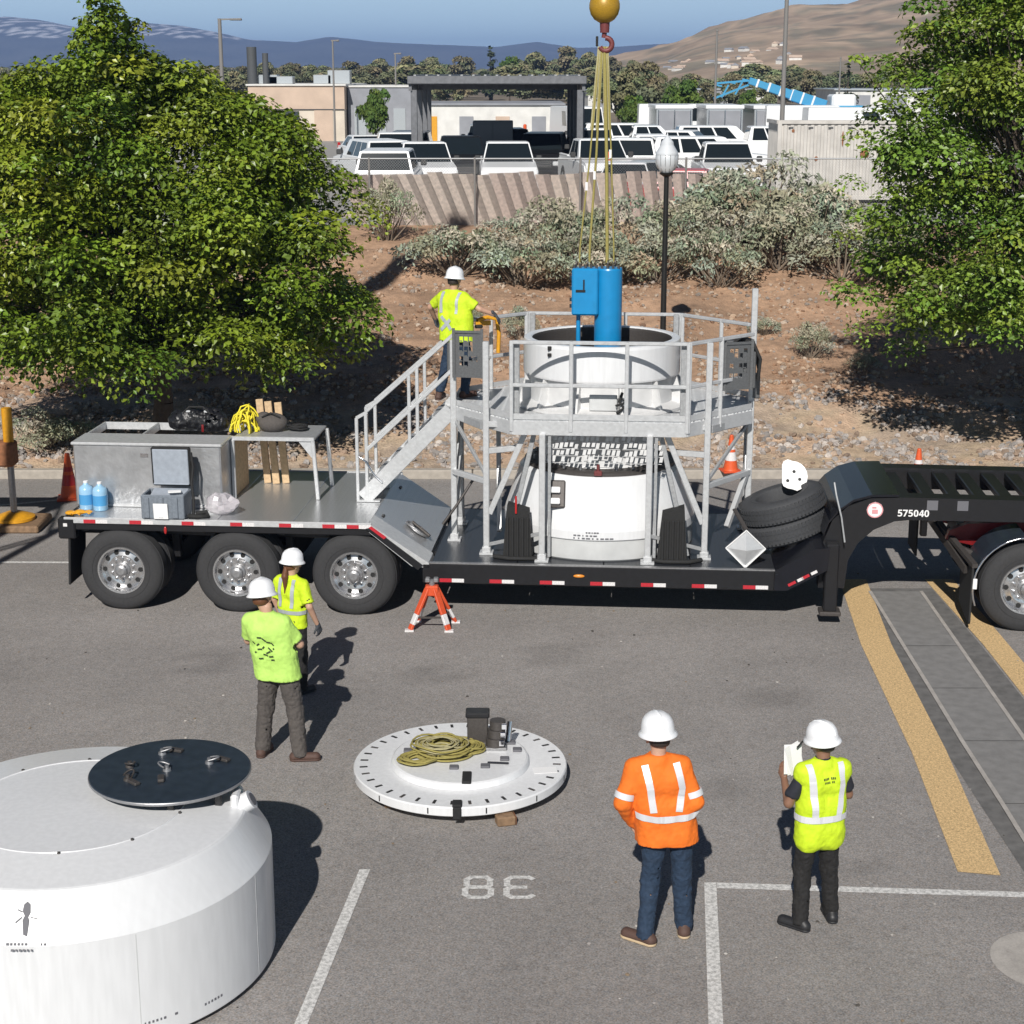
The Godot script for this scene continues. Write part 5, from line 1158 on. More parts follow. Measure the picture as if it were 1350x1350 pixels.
	for q in [[0.42, 0.33], [0.10, 0.50], [-0.42, 0.30], [-0.35, -0.4], [0.30, -0.45]]:
		var gx: float = pc.x + q[0] + 3.259; var gz: float = pc.z + q[1] + 11.494; var rad := sqrt(gx * gx + gz * gz)
		var gy := 1.188 + (1.235 - rad) * 0.143 if rad < 1.235 else 1.16
		b = Bd.new(); b.box(Vector3(q[0], (gy - 1.21 + 0.112) * 0.5, q[1]), Vector3(0.05, 0.112 - (gy - 1.21), 0.05), 0.005); put(b, "leg", M.black, p)
	# five swivel hoist rings on the plate
	for q in [[-0.02, 0.02], [-0.28, 0.20], [-0.12, -0.30], [0.28, -0.12], [-0.32, -0.05]]:
		b = Bd.new(); var o := Vector3(q[0], 0.145, q[1])
		b.cyl(o, o + UP * 0.02, 0.034, 0.03, 14); b.cyl(o + UP * 0.02, o + UP * 0.045, 0.018, 0.018, 8)
		var lp := []
		var dv := Vector3(rr.randf_range(-1, 1), 0, rr.randf_range(-1, 1)).normalized(); var ov := Vector3(-dv.z, 0, dv.x)
		for i in 9:
			var a := PI * i / 8.0; lp.append(o + UP * (0.035 + 0.02 * sin(a)) + dv * cos(a) * 0.035 + ov * sin(a) * 0.075)
		b.tube(lp, 0.008, 7); put(b, "hoist_ring", M.dark_iron if q[0] < -0.2 else M.steel, p)
	for q in [[-0.03, 0.20, 0.0], [0.38, -0.17, 0.8], [-0.22, 0.27, 0.6], [-0.02, -0.35, 1.0]]:
		b = Bd.new(); b.box(Vector3(q[0], 0.158, q[1]), Vector3(0.05, 0.025, 0.11), 0.006, Basis(UP, q[2] + 0.2)); put(b, "toggle", M.dark_iron, p)

func coil(b: Bd, c: Vector3, R: float, h: float, turns: int, r: float, rg: RandomNumberGenerator, sq := 0.8):
	for k in turns:
		var pts := []; var R1 := R * rg.randf_range(0.55, 1.05); var o := Vector3(rg.randf_range(-0.25, 0.25) * R, h * rg.randf(), rg.randf_range(-0.25, 0.25) * R); var ph := rg.randf() * TAU; var tl := rg.randf_range(-0.15, 0.15)
		for i in 22:
			var a := TAU * i / 22.0
			pts.append(c + o + Vector3(cos(a) * R1, maxf(0.0, (sin(a + ph) * tl + 0.05 * sin(a * 3.0 + ph)) * R1) + r, sin(a) * R1 * sq))
		b.tube(pts, r, 6, true)

func build_lid():
	var c := Vector3(-0.49, 0, -14.72); var UP := Vector3.UP
	var t := thing("cask_lid", "white round cask lid lying flat on the asphalt with slings on it", "lid", c)
	var b := Bd.new(); var y := 0.10
	b.lathe(Vector3.ZERO, UP, [Vector2(0, y), Vector2(0.995, y), Vector2(1.01, y + 0.012), Vector2(1.01, y + 0.085), Vector2(1.0, y + 0.097), Vector2(0.66, y + 0.102)], 120); put(b, "flange", M.white, t)
	b = Bd.new(); b.lathe(Vector3.ZERO, UP, [Vector2(0.66, y + 0.103), Vector2(0.645, y + 0.155), Vector2(0.625, y + 0.165), Vector2(0.0, y + 0.17)], 96); put(b, "raised_hub", M.white, t)
	for i in 36:
		var a := TAU * (i + 0.3) / 36.0; b = Bd.new(); var bs := Basis(UP, -a); var o := Vector3(cos(a), 0, sin(a)) * 0.915 + UP * (y + 0.099)
		b.box(o, Vector3(0.075, 0.006, 0.028), 0.002, bs); put(b, "bolt_slot", M.black_matte if i % 4 else M.dark_iron, t)
	for i in 12:
		var a := TAU * (i + 0.5) / 12.0; b = Bd.new(); b.box(Vector3(cos(a) * 1.0105, y + 0.05, sin(a) * 1.0105), Vector3(0.004, 0.055, 0.012), 0, Basis(UP, -a)); put(b, "edge_notch", M.black_matte, t)
	# square dark pads on the hub and the two black keys at the front
	for q in [[-0.05, 0.30], [0.24, 0.27], [0.42, 0.10], [0.54, -0.12], [-0.50, -0.10], [0.48, -0.30]]:
		b = Bd.new(); b.box(Vector3(q[0], y + 0.178, q[1]), Vector3(0.085, 0.022, 0.085), 0.006); put(b, "pad", M.grey_print, t)
	for q in [[0.075, 0.52, 0.168], [0.0, 0.955, 0.108]]:
		b = Bd.new(); b.box(Vector3(q[0], y + q[2], q[1]), Vector3(0.085, 0.03, 0.24 if q[1] < 0.9 else 0.12), 0.006); put(b, "key_block", M.black_matte, t)
	b = Bd.new(); b.box(Vector3(0.0, y + 0.045, 1.022), Vector3(0.075, 0.11, 0.03), 0.006); put(b, "key_block", M.black_matte, t)
	b = Bd.new(); b.box(Vector3(0.36, y + 0.178, 0.20), Vector3(0.2, 0.012, 0.03), 0.004, Basis(UP, -0.1)); put(b, "pen", M.navy, t)
	for q in [[-0.50, -0.42], [-0.30, -0.62], [-0.22, -0.64]]:
		b = Bd.new(); b.box(Vector3(q[0], y + 0.112, q[1]), Vector3(0.08, 0.02, 0.05), 0.004); put(b, "red_tag", M.red, t)
	b = Bd.new(); b.box(Vector3(0.80, y + 0.104, 0.20), Vector3(0.22, 0.004, 0.14), 0, Basis(UP, 0.12)); put(b, "paper_label", M.paper, t)
	for q in [[0.42, 0.72], [-0.6, 0.55], [-0.55, -0.6], [0.6, -0.5]]:
		b = Bd.new(); b.box(Vector3(q[0], 0.05, q[1]), Vector3(0.16, 0.10, 0.12), 0.01); put(b, "timber_block", M.wood_dark, t)
	var ch := thing("timber_offcut", "short brown timber offcut on the asphalt in front of the lid", "timber", Vector3(-0.06, 0, -13.79), 0.25)
	b = Bd.new(); b.box(Vector3(0, 0.045, 0), Vector3(0.17, 0.09, 0.12), 0.012); put(b, "block", M.wood_dark, ch)
	b = Bd.new(); b.box(Vector3(0.087, 0.045, 0), Vector3(0.003, 0.085, 0.11)); put(b, "end_grain", M.rust, ch)
	# sling heap
	var rg := RandomNumberGenerator.new(); rg.seed = 44
	var s := thing("sling_heap", "heap of olive yellow lifting slings on the white lid", "slings", Vector3(-0.66, 0.27, -14.78))
	b = Bd.new(); coil(b, Vector3.ZERO, 0.27, 0.09, 26, 0.0095, rg); put(b, "coil", M.sling, s)
	b = Bd.new(); coil(b, Vector3(-0.22, -0.01, 0.20), 0.16, 0.05, 12, 0.009, rg); put(b, "coil", M.sling, s)
	b = Bd.new(); coil(b, Vector3(0.23, 0, -0.05), 0.17, 0.05, 12, 0.009, rg); put(b, "coil", M.sling, s)
	b = Bd.new(); coil(b, Vector3(-0.02, 0.05, 0.02), 0.22, 0.10, 10, 0.008, rg); put(b, "coil", M.sling_tan, s)
	# dark stand and clamped cylinders
	var g := thing("lifting_fixture", "black and steel lifting fixture standing on the lid", "fixture", Vector3(-0.28, 0.27, -14.98))
	b = Bd.new(); b.box(Vector3(-0.05, 0.14, -0.05), Vector3(0.20, 0.28, 0.14), 0.01); put(b, "upright", M.dark_iron, g)
	b = Bd.new(); b.box(Vector3(-0.05, 0.305, -0.05), Vector3(0.23, 0.05, 0.17), 0.01); put(b, "cap", M.black, g)
	for k in 3:
		b = Bd.new(); var o := Vector3(0.12 + k * 0.012, 0.025 + k * 0.085, 0.06); b.cyl(o, o + UP * 0.08, 0.095 - k * 0.008, 0.092 - k * 0.008, 18); put(b, "cylinder", M.dark_iron, g)
		b = Bd.new(); b.box(o + Vector3(0.06, 0.045, 0.075), Vector3(0.055, 0.06, 0.03), 0.006); put(b, "clamp_plate", M.chrome, g)
	b = Bd.new(); b.box(Vector3(0.05, 0.012, 0.02), Vector3(0.36, 0.024, 0.26), 0.005); put(b, "foot", M.steel, g)
	b = Bd.new(); b.cyl(Vector3(0.24, 0.02, -0.04), Vector3(0.26, 0.20, -0.10), 0.03, 0.03, 10); put(b, "lever", M.chrome, g)

func build_ground_gear():
	# orange jack stand under the trailer's front corner
	var c := Vector3(-0.97, 0, -19.33); var UP := Vector3.UP
	var t := thing("jack_stand", "orange steel jack stand with white banded legs under the trailer edge", "jack stand", c)
	var b := Bd.new()
	for q in [[-0.27, 0.17], [0.21, 0.19], [0.28, -0.16], [-0.20, -0.2]]:
		var ft := Vector3(q[0], 0.0, q[1]); var tp := Vector3(q[0] * 0.2, 0.50, q[1] * 0.2)
		b = Bd.new(); b.bar(ft.lerp(tp, 0.40), tp, 0.085, 0.035, Vector3(q[0], 0.2, q[1]), 0.006); b.bar(ft.lerp(tp, 0.04), ft.lerp(tp, 0.16), 0.075, 0.035, Vector3(q[0], 0.2, q[1]), 0.006); put(b, "leg", M.jack_orange, t)
		b = Bd.new(); b.bar(ft.lerp(tp, 0.16), ft.lerp(tp, 0.40), 0.08, 0.036, Vector3(q[0], 0.2, q[1]), 0.006); put(b, "leg_band", M.tape_white, t)
		b = Bd.new(); b.box(ft + UP * 0.012, Vector3(0.11, 0.024, 0.08), 0.004); put(b, "foot", M.tape_white, t)
	b = Bd.new(); b.box(Vector3(0, 0.47, 0), Vector3(0.16, 0.13, 0.14), 0.015); put(b, "head", M.jack_orange, t)
	b = Bd.new(); b.cyl(Vector3(0, 0.5, 0), Vector3(0, 0.60, 0), 0.035, 0.035, 12); b.box(Vector3(-0.05, 0.60, 0), Vector3(0.06, 0.05, 0.1), 0.01); b.box(Vector3(0.05, 0.60, 0), Vector3(0.06, 0.05, 0.1), 0.01); put(b, "saddle", M.steel, t)
	for h in [0.16]:
		b = Bd.new(); b.bar(Vector3(-0.19, h, 0.12), Vector3(0.15, h, 0.13), 0.02, 0.02); b.bar(Vector3(0.15, h, 0.13), Vector3(0.20, h, -0.11), 0.02, 0.02); put(b, "tie_rod", M.dark_iron, t)
	# traffic cones
	var cones := [[Vector3(3.63, 0.14, -27.0), "traffic cone behind the right side of the work platform", 0.62], [Vector3(6.62, 0.0, -26.5), "traffic cone seen over the trailer's gooseneck", 0.64], [Vector3(-7.02, 0.0, -25.7), "faded red traffic cone at the toolbox's left end", 0.74]]
	for e in cones:
		var o := thing("traffic_cone", "orange " + e[1] if e[2] < 0.7 else e[1], "cone", e[0], 0.2, "traffic cones by the kerb"); var k: float = e[2] / 0.7; o.scale = Vector3(k, k, k)
		b = Bd.new(); b.box(Vector3(0, 0.018, 0), Vector3(0.36, 0.036, 0.36), 0.01); put(b, "base", M.jack_orange, o)
		b = Bd.new(); b.lathe(Vector3.ZERO, UP, [Vector2(0.15, 0.036), Vector2(0.135, 0.06), Vector2(0.108, 0.22)], 24); b.lathe(Vector3.ZERO, UP, [Vector2(0.082, 0.38), Vector2(0.074, 0.43)], 24); b.lathe(Vector3.ZERO, UP, [Vector2(0.062, 0.50), Vector2(0.035, 0.69), Vector2(0.03, 0.70), Vector2(0.0, 0.70)], 24); put(b, "shell", M.orange, o)
		b = Bd.new(); b.lathe(Vector3.ZERO, UP, [Vector2(0.109, 0.221), Vector2(0.083, 0.379)], 24); b.lathe(Vector3.ZERO, UP, [Vector2(0.075, 0.431), Vector2(0.063, 0.499)], 24); put(b, "reflective_collar", M.tape_white if e[2] < 0.7 else M.red, o)
	# acorn street lamp on the bank
	var lb := Vector3(3.0, bank_h(3.0, 33.0), -33.0); var L := 4.60 - lb.y
	t = thing("street_lamp", "black post lamp with a ribbed acorn globe on the bank", "lamp", lb)
	b = Bd.new(); b.cyl(Vector3.ZERO, Vector3(0, L, 0), 0.062, 0.048, 16); put(b, "post", M.lamp_green, t)
	b = Bd.new(); b.lathe(Vector3.ZERO, UP, [Vector2(0.16, -0.1), Vector2(0.15, 0.1), Vector2(0.09, 0.35), Vector2(0.075, 0.7)], 16); put(b, "post_base", M.lamp_green, t)
	b = Bd.new(); b.lathe(Vector3(0, L, 0), UP, [Vector2(0.05, 0), Vector2(0.13, 0.05), Vector2(0.14, 0.08), Vector2(0.10, 0.09)], 18); put(b, "fitter", M.lamp_green, t)
	b = Bd.new(); b.lathe(Vector3(0, L, 0), UP, [Vector2(0.11, 0.085), Vector2(0.19, 0.18), Vector2(0.215, 0.30), Vector2(0.215, 0.42), Vector2(0.19, 0.44)], 28, true); put(b, "globe", M.globe, t)
	b = Bd.new(); b.lathe(Vector3(0, L, 0), UP, [Vector2(0.222, 0.425), Vector2(0.215, 0.46), Vector2(0.13, 0.60), Vector2(0.12, 0.66), Vector2(0.06, 0.74), Vector2(0.02, 0.78), Vector2(0.0, 0.86)], 28); put(b, "globe_cap", M.globe, t)
	for i in 14:
		var a := TAU * i / 14.0; b = Bd.new(); var dv := Vector3(cos(a), 0, sin(a))
		b.tube([Vector3(0, L, 0) + dv * 0.15 + UP * 0.12, Vector3(0, L, 0) + dv * 0.212 + UP * 0.25, Vector3(0, L, 0) + dv * 0.219 + UP * 0.42], 0.008, 5); put(b, "globe_rib", M.car_silver, t)
	# yellow outrigger of a crane that stands outside the frame, with its boom
	t = thing("mobile_crane", "yellow crane outrigger leg at the left edge", "crane", Vector3(-9.7, 0, -12.0))
	var o0 := Vector3(-9.7, 0, -12.0)
	b = Bd.new(o0); b.cyl(Vector3(-7.40, 0.95, -24.0), Vector3(-7.40, 1.80, -24.0), 0.075, 0.075, 14); put(b, "outrigger_cylinder", M.yellow, t)
	b = Bd.new(o0); b.box(Vector3(-7.46, 1.12, -24.0), Vector3(0.30, 0.36, 0.30), 0.03); put(b, "outrigger_head", M.rust, t)
	b = Bd.new(o0); b.box(Vector3(-8.5, 1.12, -24.0), Vector3(2.0, 0.28, 0.26), 0.02); put(b, "outrigger_beam", M.yellow, t)
	b = Bd.new(o0); b.cyl(Vector3(-7.40, 0.22, -24.0), Vector3(-7.40, 0.95, -24.0), 0.05, 0.05, 12); put(b, "outrigger_ram", M.steel, t)
	b = Bd.new(o0); b.lathe(Vector3(-7.40, 0.12, -24.0), UP, [Vector2(0.30, 0), Vector2(0.30, 0.04), Vector2(0.12, 0.11), Vector2(0, 0.12)], 20); put(b, "outrigger_float", M.yellow, t)
	b = Bd.new(o0); b.box(Vector3(-7.40, 0.055, -24.0), Vector3(0.9, 0.11, 0.8), 0.02); put(b, "timber_pad", M.wood_dark, t)
	b = Bd.new(o0); b.box(Vector3(-11.6, 1.4, -22.0), Vector3(4.4, 1.2, 6.0), 0.1); put(b, "carrier", M.yellow, t)
	# lattice boom: four chords with lacing, solid head
	var B0 := Vector3(-9.9, 2.0, -10.5); var B1 := Vector3(-5.5, 19.7, -25.5); var bz := (B1 - B0).normalized(); var bx := Vector3.UP.cross(bz).normalized(); var by := bz.cross(bx)
	for q in [[-0.35, -0.4], [0.35, -0.4], [0.35, 0.4], [-0.35, 0.4]]:
		b = Bd.new(o0); b.bar(B0 + bx * q[0] + by * q[1], B0.lerp(B1, 0.72) + bx * q[0] + by * q[1], 0.08, 0.08); put(b, "boom_chord", M.yellow, t)
	for i in 16:
		var p := B0.lerp(B1, i * 0.045); var q2 := B0.lerp(B1, (i + 1) * 0.045); var sg := 1.0 if i % 2 else -1.0
		b = Bd.new(o0)
		b.bar(p + bx * 0.35 * sg + by * 0.4, q2 - bx * 0.35 * sg + by * 0.4, 0.045, 0.045); b.bar(p + bx * 0.35 * sg - by * 0.4, q2 - bx * 0.35 * sg - by * 0.4, 0.045, 0.045)
		b.bar(p + bx * 0.35 + by * 0.4 * sg, q2 + bx * 0.35 - by * 0.4 * sg, 0.045, 0.045); put(b, "boom_lacing", M.yellow, t)
	b = Bd.new(o0); b.bar(B0.lerp(B1, 0.72), B1, 0.62, 0.8, UP, 0.08); put(b, "boom_head", M.yellow, t)
	b = Bd.new(o0); b.box(Vector3(-10.6, 1.2, -10.4), Vector3(2.2, 2.4, 2.4), 0.15); put(b, "turntable", M.yellow, t)
	# grey kerb-side slab at the left edge
	var sb := thing("concrete_slab", "small pale concrete slab beside the yellow outrigger", "slab", Vector3(-6.35, 0, -26.45))
	b = Bd.new(); b.box(Vector3(0, 0.05, 0), Vector3(0.7, 0.10, 0.45), 0.015); put(b, "slab", M.concrete, sb)

func build_deck_cargo():
	var UP := Vector3.UP; var b: Bd; var Y := 1.186
	# toolbox with open tray and bench
	var base := Vector3(-2.7, Y, -1.25)
	var t := tthing("tool_bench", "bare aluminium toolbox with open tray and bench top on the rear deck", "toolbox", base)
	b = Bd.new(base); b.box(Vector3(-2.72, 1.585, -0.88), Vector3(1.90, 0.80, 0.54), 0.02); put(b, "toolbox", M.alum_sheet, t)
	b = Bd.new(base); b.box(Vector3(-2.72, 2.0, -0.88), Vector3(1.94, 0.04, 0.58), 0.012); put(b, "toolbox_lid", M.alum, t)
	b = Bd.new(base); b.box(Vector3(-2.62, 1.205, -0.60), Vector3(1.7, 0.035, 0.03), 0.006); put(b, "kick_rail", M.alum, t)
	b = Bd.new(base); b.box(Vector3(-2.75, 1.86, -0.605), Vector3(0.10, 0.05, 0.012), 0.004); put(b, "lid_latch", M.chrome, t)
	for q in [[Vector3(-2.72, 1.95, -1.98), Vector3(1.94, 0.10, 0.03)], [Vector3(-3.68, 1.95, -1.58), Vector3(0.03, 0.10, 0.80)], [Vector3(-2.95, 1.95, -1.58), Vector3(0.03, 0.10, 0.78)], [Vector3(-2.72, 1.96, -1.18), Vector3(1.94, 0.08, 0.02)]]:
		b = Bd.new(base); b.box(q[0], q[1], 0.005); put(b, "tray_wall", M.alum, t)
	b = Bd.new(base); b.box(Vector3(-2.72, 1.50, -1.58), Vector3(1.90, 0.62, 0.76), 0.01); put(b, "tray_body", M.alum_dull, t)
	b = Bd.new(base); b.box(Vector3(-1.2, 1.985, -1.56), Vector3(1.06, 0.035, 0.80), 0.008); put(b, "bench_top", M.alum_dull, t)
	b = Bd.new(base); b.bar(Vector3(-3.66, 1.985, -1.15), Vector3(-0.68, 1.985, -1.15), 0.04, 0.05); put(b, "bench_edge", M.alum, t)
	for q in [[-1.74, -1.13], [-0.70, -1.16], [-0.66, -1.93]]:
		b = Bd.new(base); b.bar(Vector3(q[0] + (0.05 if q[0] > -1 else 0.0), Y, q[1]), Vector3(q[0], 1.97, q[1]), 0.05, 0.05, Vector3(0, 0, 1), 0.008); put(b, "bench_leg", M.alum, t)
	b = Bd.new(base); b.extr(V2([[-0.88, 1.95], [-0.70, 1.95], [-0.70, 1.72]]), -1.18, -1.15); put(b, "bench_gusset", M.alum, t)
	b = Bd.new(base); b.box(Vector3(-1.755, 1.57, -1.56), Vector3(0.025, 0.76, 0.78), 0.004); put(b, "plywood_end", M.wood, t)
	# leaning timbers
	for k in 3:
		var ps := Vector3(-1.50 + k * 0.125, Y, -2.02 + (k % 2) * 0.04); var o := tthing("timber", ["leftmost of the three pale timbers leaning behind the bench", "middle one of the three pale timbers leaning behind the bench", "rightmost of the three pale timbers leaning behind the bench"][k], "timber", ps, "timbers behind the bench")
		b = Bd.new(); b.bar(Vector3(0, 0, 0), Vector3(-0.11, 1.12 - k * 0.02, -0.14), 0.095, 0.045, Vector3(0, 0, 1), 0.004); put(b, "board", M.wood, o)
	# long black duffel on the tray
	var db := Vector3(-2.28, 1.99, -1.58); var du := tthing("black_duffel", "lumpy black duffel bag lying across the tray of the toolbox", "bag", db)
	var df := Fld.new(Vector3(-0.55, -0.05, -0.35), Vector3(0.55, 0.42, 0.35), 0.014); var dn := FastNoiseLite.new(); dn.seed = 3; dn.frequency = 6.0
	df.bone(Vector3(-0.26, 0.13, 0.02), Vector3(-0.06, 0.16, 0.0), 0.14, 0.15, 0.05); df.bone(Vector3(0.02, 0.13, 0), Vector3(0.27, 0.12, 0.03), 0.14, 0.13, 0.04); df.bone(Vector3(-0.2, 0.2, -0.08), Vector3(0.2, 0.2, -0.06), 0.08, 0.08, 0.05); df.wrinkle(dn, 0.05); df.clip_below(0.0)
	b = Bd.new(); df.nets(b); put(b, "sack", M.black, du)
	b = Bd.new(); b.tube([Vector3(-0.2, 0.24, 0.12), Vector3(-0.1, 0.33, 0.1), Vector3(0.08, 0.33, 0.1), Vector3(0.18, 0.24, 0.12)], 0.013, 6); put(b, "handle", M.black_matte, du)
	for x in [-0.12, 0.12]:
		b = Bd.new(); b.box(Vector3(x, 0.27, 0.10), Vector3(0.06, 0.03, 0.03), 0.006); put(b, "buckle", M.alum, du)
	b = Bd.new(); b.box(Vector3(0.08, 0.06, 0.165), Vector3(0.03, 0.10, 0.01), 0.003); put(b, "red_tag", M.deep_red, du)
	# yellow rope heap and canvas bag on the bench
	var rg := RandomNumberGenerator.new(); rg.seed = 61
	var rp := tthing("yellow_rope", "tangled bright yellow rope on the bench", "rope", Vector3(-1.66, 2.003, -1.50))
	b = Bd.new()
	for k in 16:
		var pts := []; var o := Vector3(rg.randf_range(-0.1, 0.1), 0, rg.randf_range(-0.08, 0.08)); var R := rg.randf_range(0.08, 0.19); var hh := rg.randf_range(0.14, 0.36); var ang := rg.randf() * TAU
		for i in 14:
			var a := PI * i / 13.0; pts.append(o + Vector3(cos(a) * R * cos(ang) + rg.randf_range(-0.015, 0.015), sin(a) * hh + 0.01, cos(a) * R * sin(ang)))
		b.tube(pts, 0.011, 6)
	put(b, "rope", M.rope_yellow, rp)
	var cv := tthing("canvas_bag", "brown canvas bag beside the yellow rope on the bench", "bag", Vector3(-1.30, 2.003, -1.55))
	b = Bd.new(); b.ball(Vector3(0, 0.11, 0), Vector3(0.20, 0.13, 0.17), 16, 10); b.ball(Vector3(-0.12, 0.16, -0.02), Vector3(0.11, 0.09, 0.11), 12, 8); put(b, "sack", M.khaki, cv)
	b = Bd.new(); b.tube([Vector3(-0.12, 0.2, 0.1), Vector3(0, 0.26, 0.1), Vector3(0.12, 0.2, 0.1)], 0.012, 6); put(b, "strap", M.black_matte, cv)
	var dk := tthing("dark_hose", "dark hose coil near the bench's right end", "hose", Vector3(-0.98, 2.003, -1.62))
	b = Bd.new(); coil(b, Vector3.ZERO, 0.13, 0.06, 5, 0.014, rg); put(b, "coil", M.black_matte, dk)
	# open grey instrument case
	var cb := Vector3(-2.36, Y, -0.16)
	var cs := tthing("instrument_case", "open grey plastic instrument case at the deck edge", "case", cb)
	b = Bd.new(); b.box(Vector3(0, 0.03, 0), Vector3(0.54, 0.06, 0.36), 0.02); b.box(Vector3(0, 0.17, -0.17), Vector3(0.54, 0.30, 0.03), 0.01); b.box(Vector3(0, 0.17, 0.17), Vector3(0.54, 0.30, 0.03), 0.01); b.box(Vector3(-0.255, 0.17, 0), Vector3(0.03, 0.30, 0.32), 0.01); b.box(Vector3(0.255, 0.17, 0), Vector3(0.03, 0.30, 0.32), 0.01); put(b, "tub", M.case_grey, cs)
	for x in [-0.20, -0.02, 0.16]:
		b = Bd.new(); b.box(Vector3(x, 0.16, 0.192), Vector3(0.07, 0.26, 0.02), 0.006); put(b, "rib", M.case_grey, cs)
	b = Bd.new(); b.box(Vector3(0.03, 0.60, -0.20), Vector3(0.50, 0.50, 0.07), 0.02, Basis(Vector3(1, 0, 0), 0.05)); put(b, "lid", M.black_matte, cs)
	b = Bd.new(); b.box(Vector3(0.03, 0.60, -0.160), Vector3(0.45, 0.45, 0.02), 0.008, Basis(Vector3(1, 0, 0), 0.05)); put(b, "lid_panel", M.case_inner, cs)
	b = Bd.new(); b.box(Vector3(0.03, 0.385, -0.145), Vector3(0.45, 0.02, 0.012), 0.004); b.box(Vector3(0.03, 0.30, -0.05), Vector3(0.44, 0.02, 0.2), 0.004, Basis(Vector3(1, 0, 0), 0.25)); put(b, "control_panel", M.case_inner, cs)
	b = Bd.new(); b.tube([Vector3(0.28, 0.78, -0.2), Vector3(0.31, 0.6, -0.17), Vector3(0.29, 0.4, -0.14), Vector3(0.33, 0.2, -0.05), Vector3(0.35, 0.03, 0.05)], 0.018, 6); put(b, "cable", M.black_matte, cs)
	b = Bd.new(); b.box(Vector3(0.12, 0.335, 0.04), Vector3(0.16, 0.015, 0.10), 0.004, Basis(UP, 0.3)); put(b, "paper", M.paper, cs)
	b = Bd.new(); b.box(Vector3(-0.02, 0.12, 0.205), Vector3(0.18, 0.20, 0.01), 0.002, Basis(Vector3(1, 0, 0), 0.1)); put(b, "paper", M.paper, cs)
	b = Bd.new(); b.tube([Vector3(0.30, 0.04, 0.1), Vector3(0.42, 0.05, 0.16), Vector3(0.55, 0.04, 0.1), Vector3(0.5, 0.07, 0.0), Vector3(0.38, 0.06, 0.05)], 0.03, 6); put(b, "cable_coil", M.black_matte, cs)
	# water jugs
	for k in 2:
		var o := tthing("water_jug", ["left blue water jug by the toolbox", "right blue water jug by the toolbox"][k], "jug", Vector3(-3.48 + k * 0.19, Y, -0.46 + k * 0.04), "blue water jugs")
		b = Bd.new(); b.lathe(Vector3.ZERO, UP, [Vector2(0, 0), Vector2(0.085, 0.0), Vector2(0.092, 0.015), Vector2(0.092, 0.25), Vector2(0.08, 0.29), Vector2(0.035, 0.32), Vector2(0.03, 0.34)], 22, true); put(b, "bottle", M.jug_pale, o)
		b = Bd.new(); b.lathe(Vector3.ZERO, UP, [Vector2(0.0935, 0.07), Vector2(0.0935, 0.20)], 22); put(b, "label_band", M.jug, o)
		b = Bd.new(); b.cyl(Vector3(0, 0.335, 0), Vector3(0, 0.365, 0), 0.03, 0.03, 12); put(b, "cap", M.sign_white, o)
	# crumpled clear plastic bag, yellow gloves
	var pb := tthing("plastic_bag", "crumpled clear plastic bag right of the instrument case", "bag", Vector3(-1.72, Y, -0.34))
	var fn := FastNoiseLite.new(); fn.seed = 4; fn.frequency = 4.0
	b = Bd.new(); var m := 10; var k2 := 16
	for i in m:
		for j in k2:
			var q := []
			for e in [[i, j], [i, j + 1], [i + 1, j + 1], [i + 1, j]]:
				var ph: float = PI * e[0] / m * 0.98; var th: float = TAU * (e[1] % k2) / k2; var d := Vector3(sin(ph) * cos(th) * 0.20, cos(ph) * 0.12 + 0.12, sin(ph) * sin(th) * 0.17)
				q.append(d * (1.0 + 0.5 * fn.get_noise_3dv(d)))
			b.fquad(q[0], q[1], q[2], q[3], q[0] + q[2] - Vector3(0, 0.3, 0))
	put(b, "bag", M.plastic_bag, pb)
	var gl := tthing("work_gloves", "yellow work gloves on the rear corner of the deck", "gloves", Vector3(-3.52, Y, -0.14))
	for k in 2:
		b = Bd.new(); var o := Vector3(-0.06 + k * 0.12, 0.03 + k * 0.015, 0.0); b.ball(o, Vector3(0.075, 0.03, 0.06), 12, 8)
		for f in 4: b.tube([o + Vector3(0.05, 0.0, -0.035 + f * 0.023), o + Vector3(0.10, 0.008, -0.045 + f * 0.03), o + Vector3(0.135, -0.012, -0.05 + f * 0.033)], 0.011, 6)
		b.tube([o + Vector3(0, 0, 0.05), o + Vector3(0.04, 0.0, 0.085)], 0.012, 6); put(b, "glove", M.yellow, gl)
	var tn := tthing("chain_binder", "heap of chain and binder on the sloping plate beside the stairs", "chain", Vector3(0.66, 0.878, -0.9))
	tn.transform.basis = tn.transform.basis * Basis(Vector3(0, 0, 1), -0.60)
	b = Bd.new(); coil(b, Vector3.ZERO, 0.14, 0.02, 5, 0.014, rg); put(b, "chain", M.steel, tn)
	b = Bd.new(); b.cyl(Vector3(-0.1, 0.06, 0.0), Vector3(0.18, 0.07, 0.12), 0.02, 0.02, 8); put(b, "binder", M.dark_iron, tn)
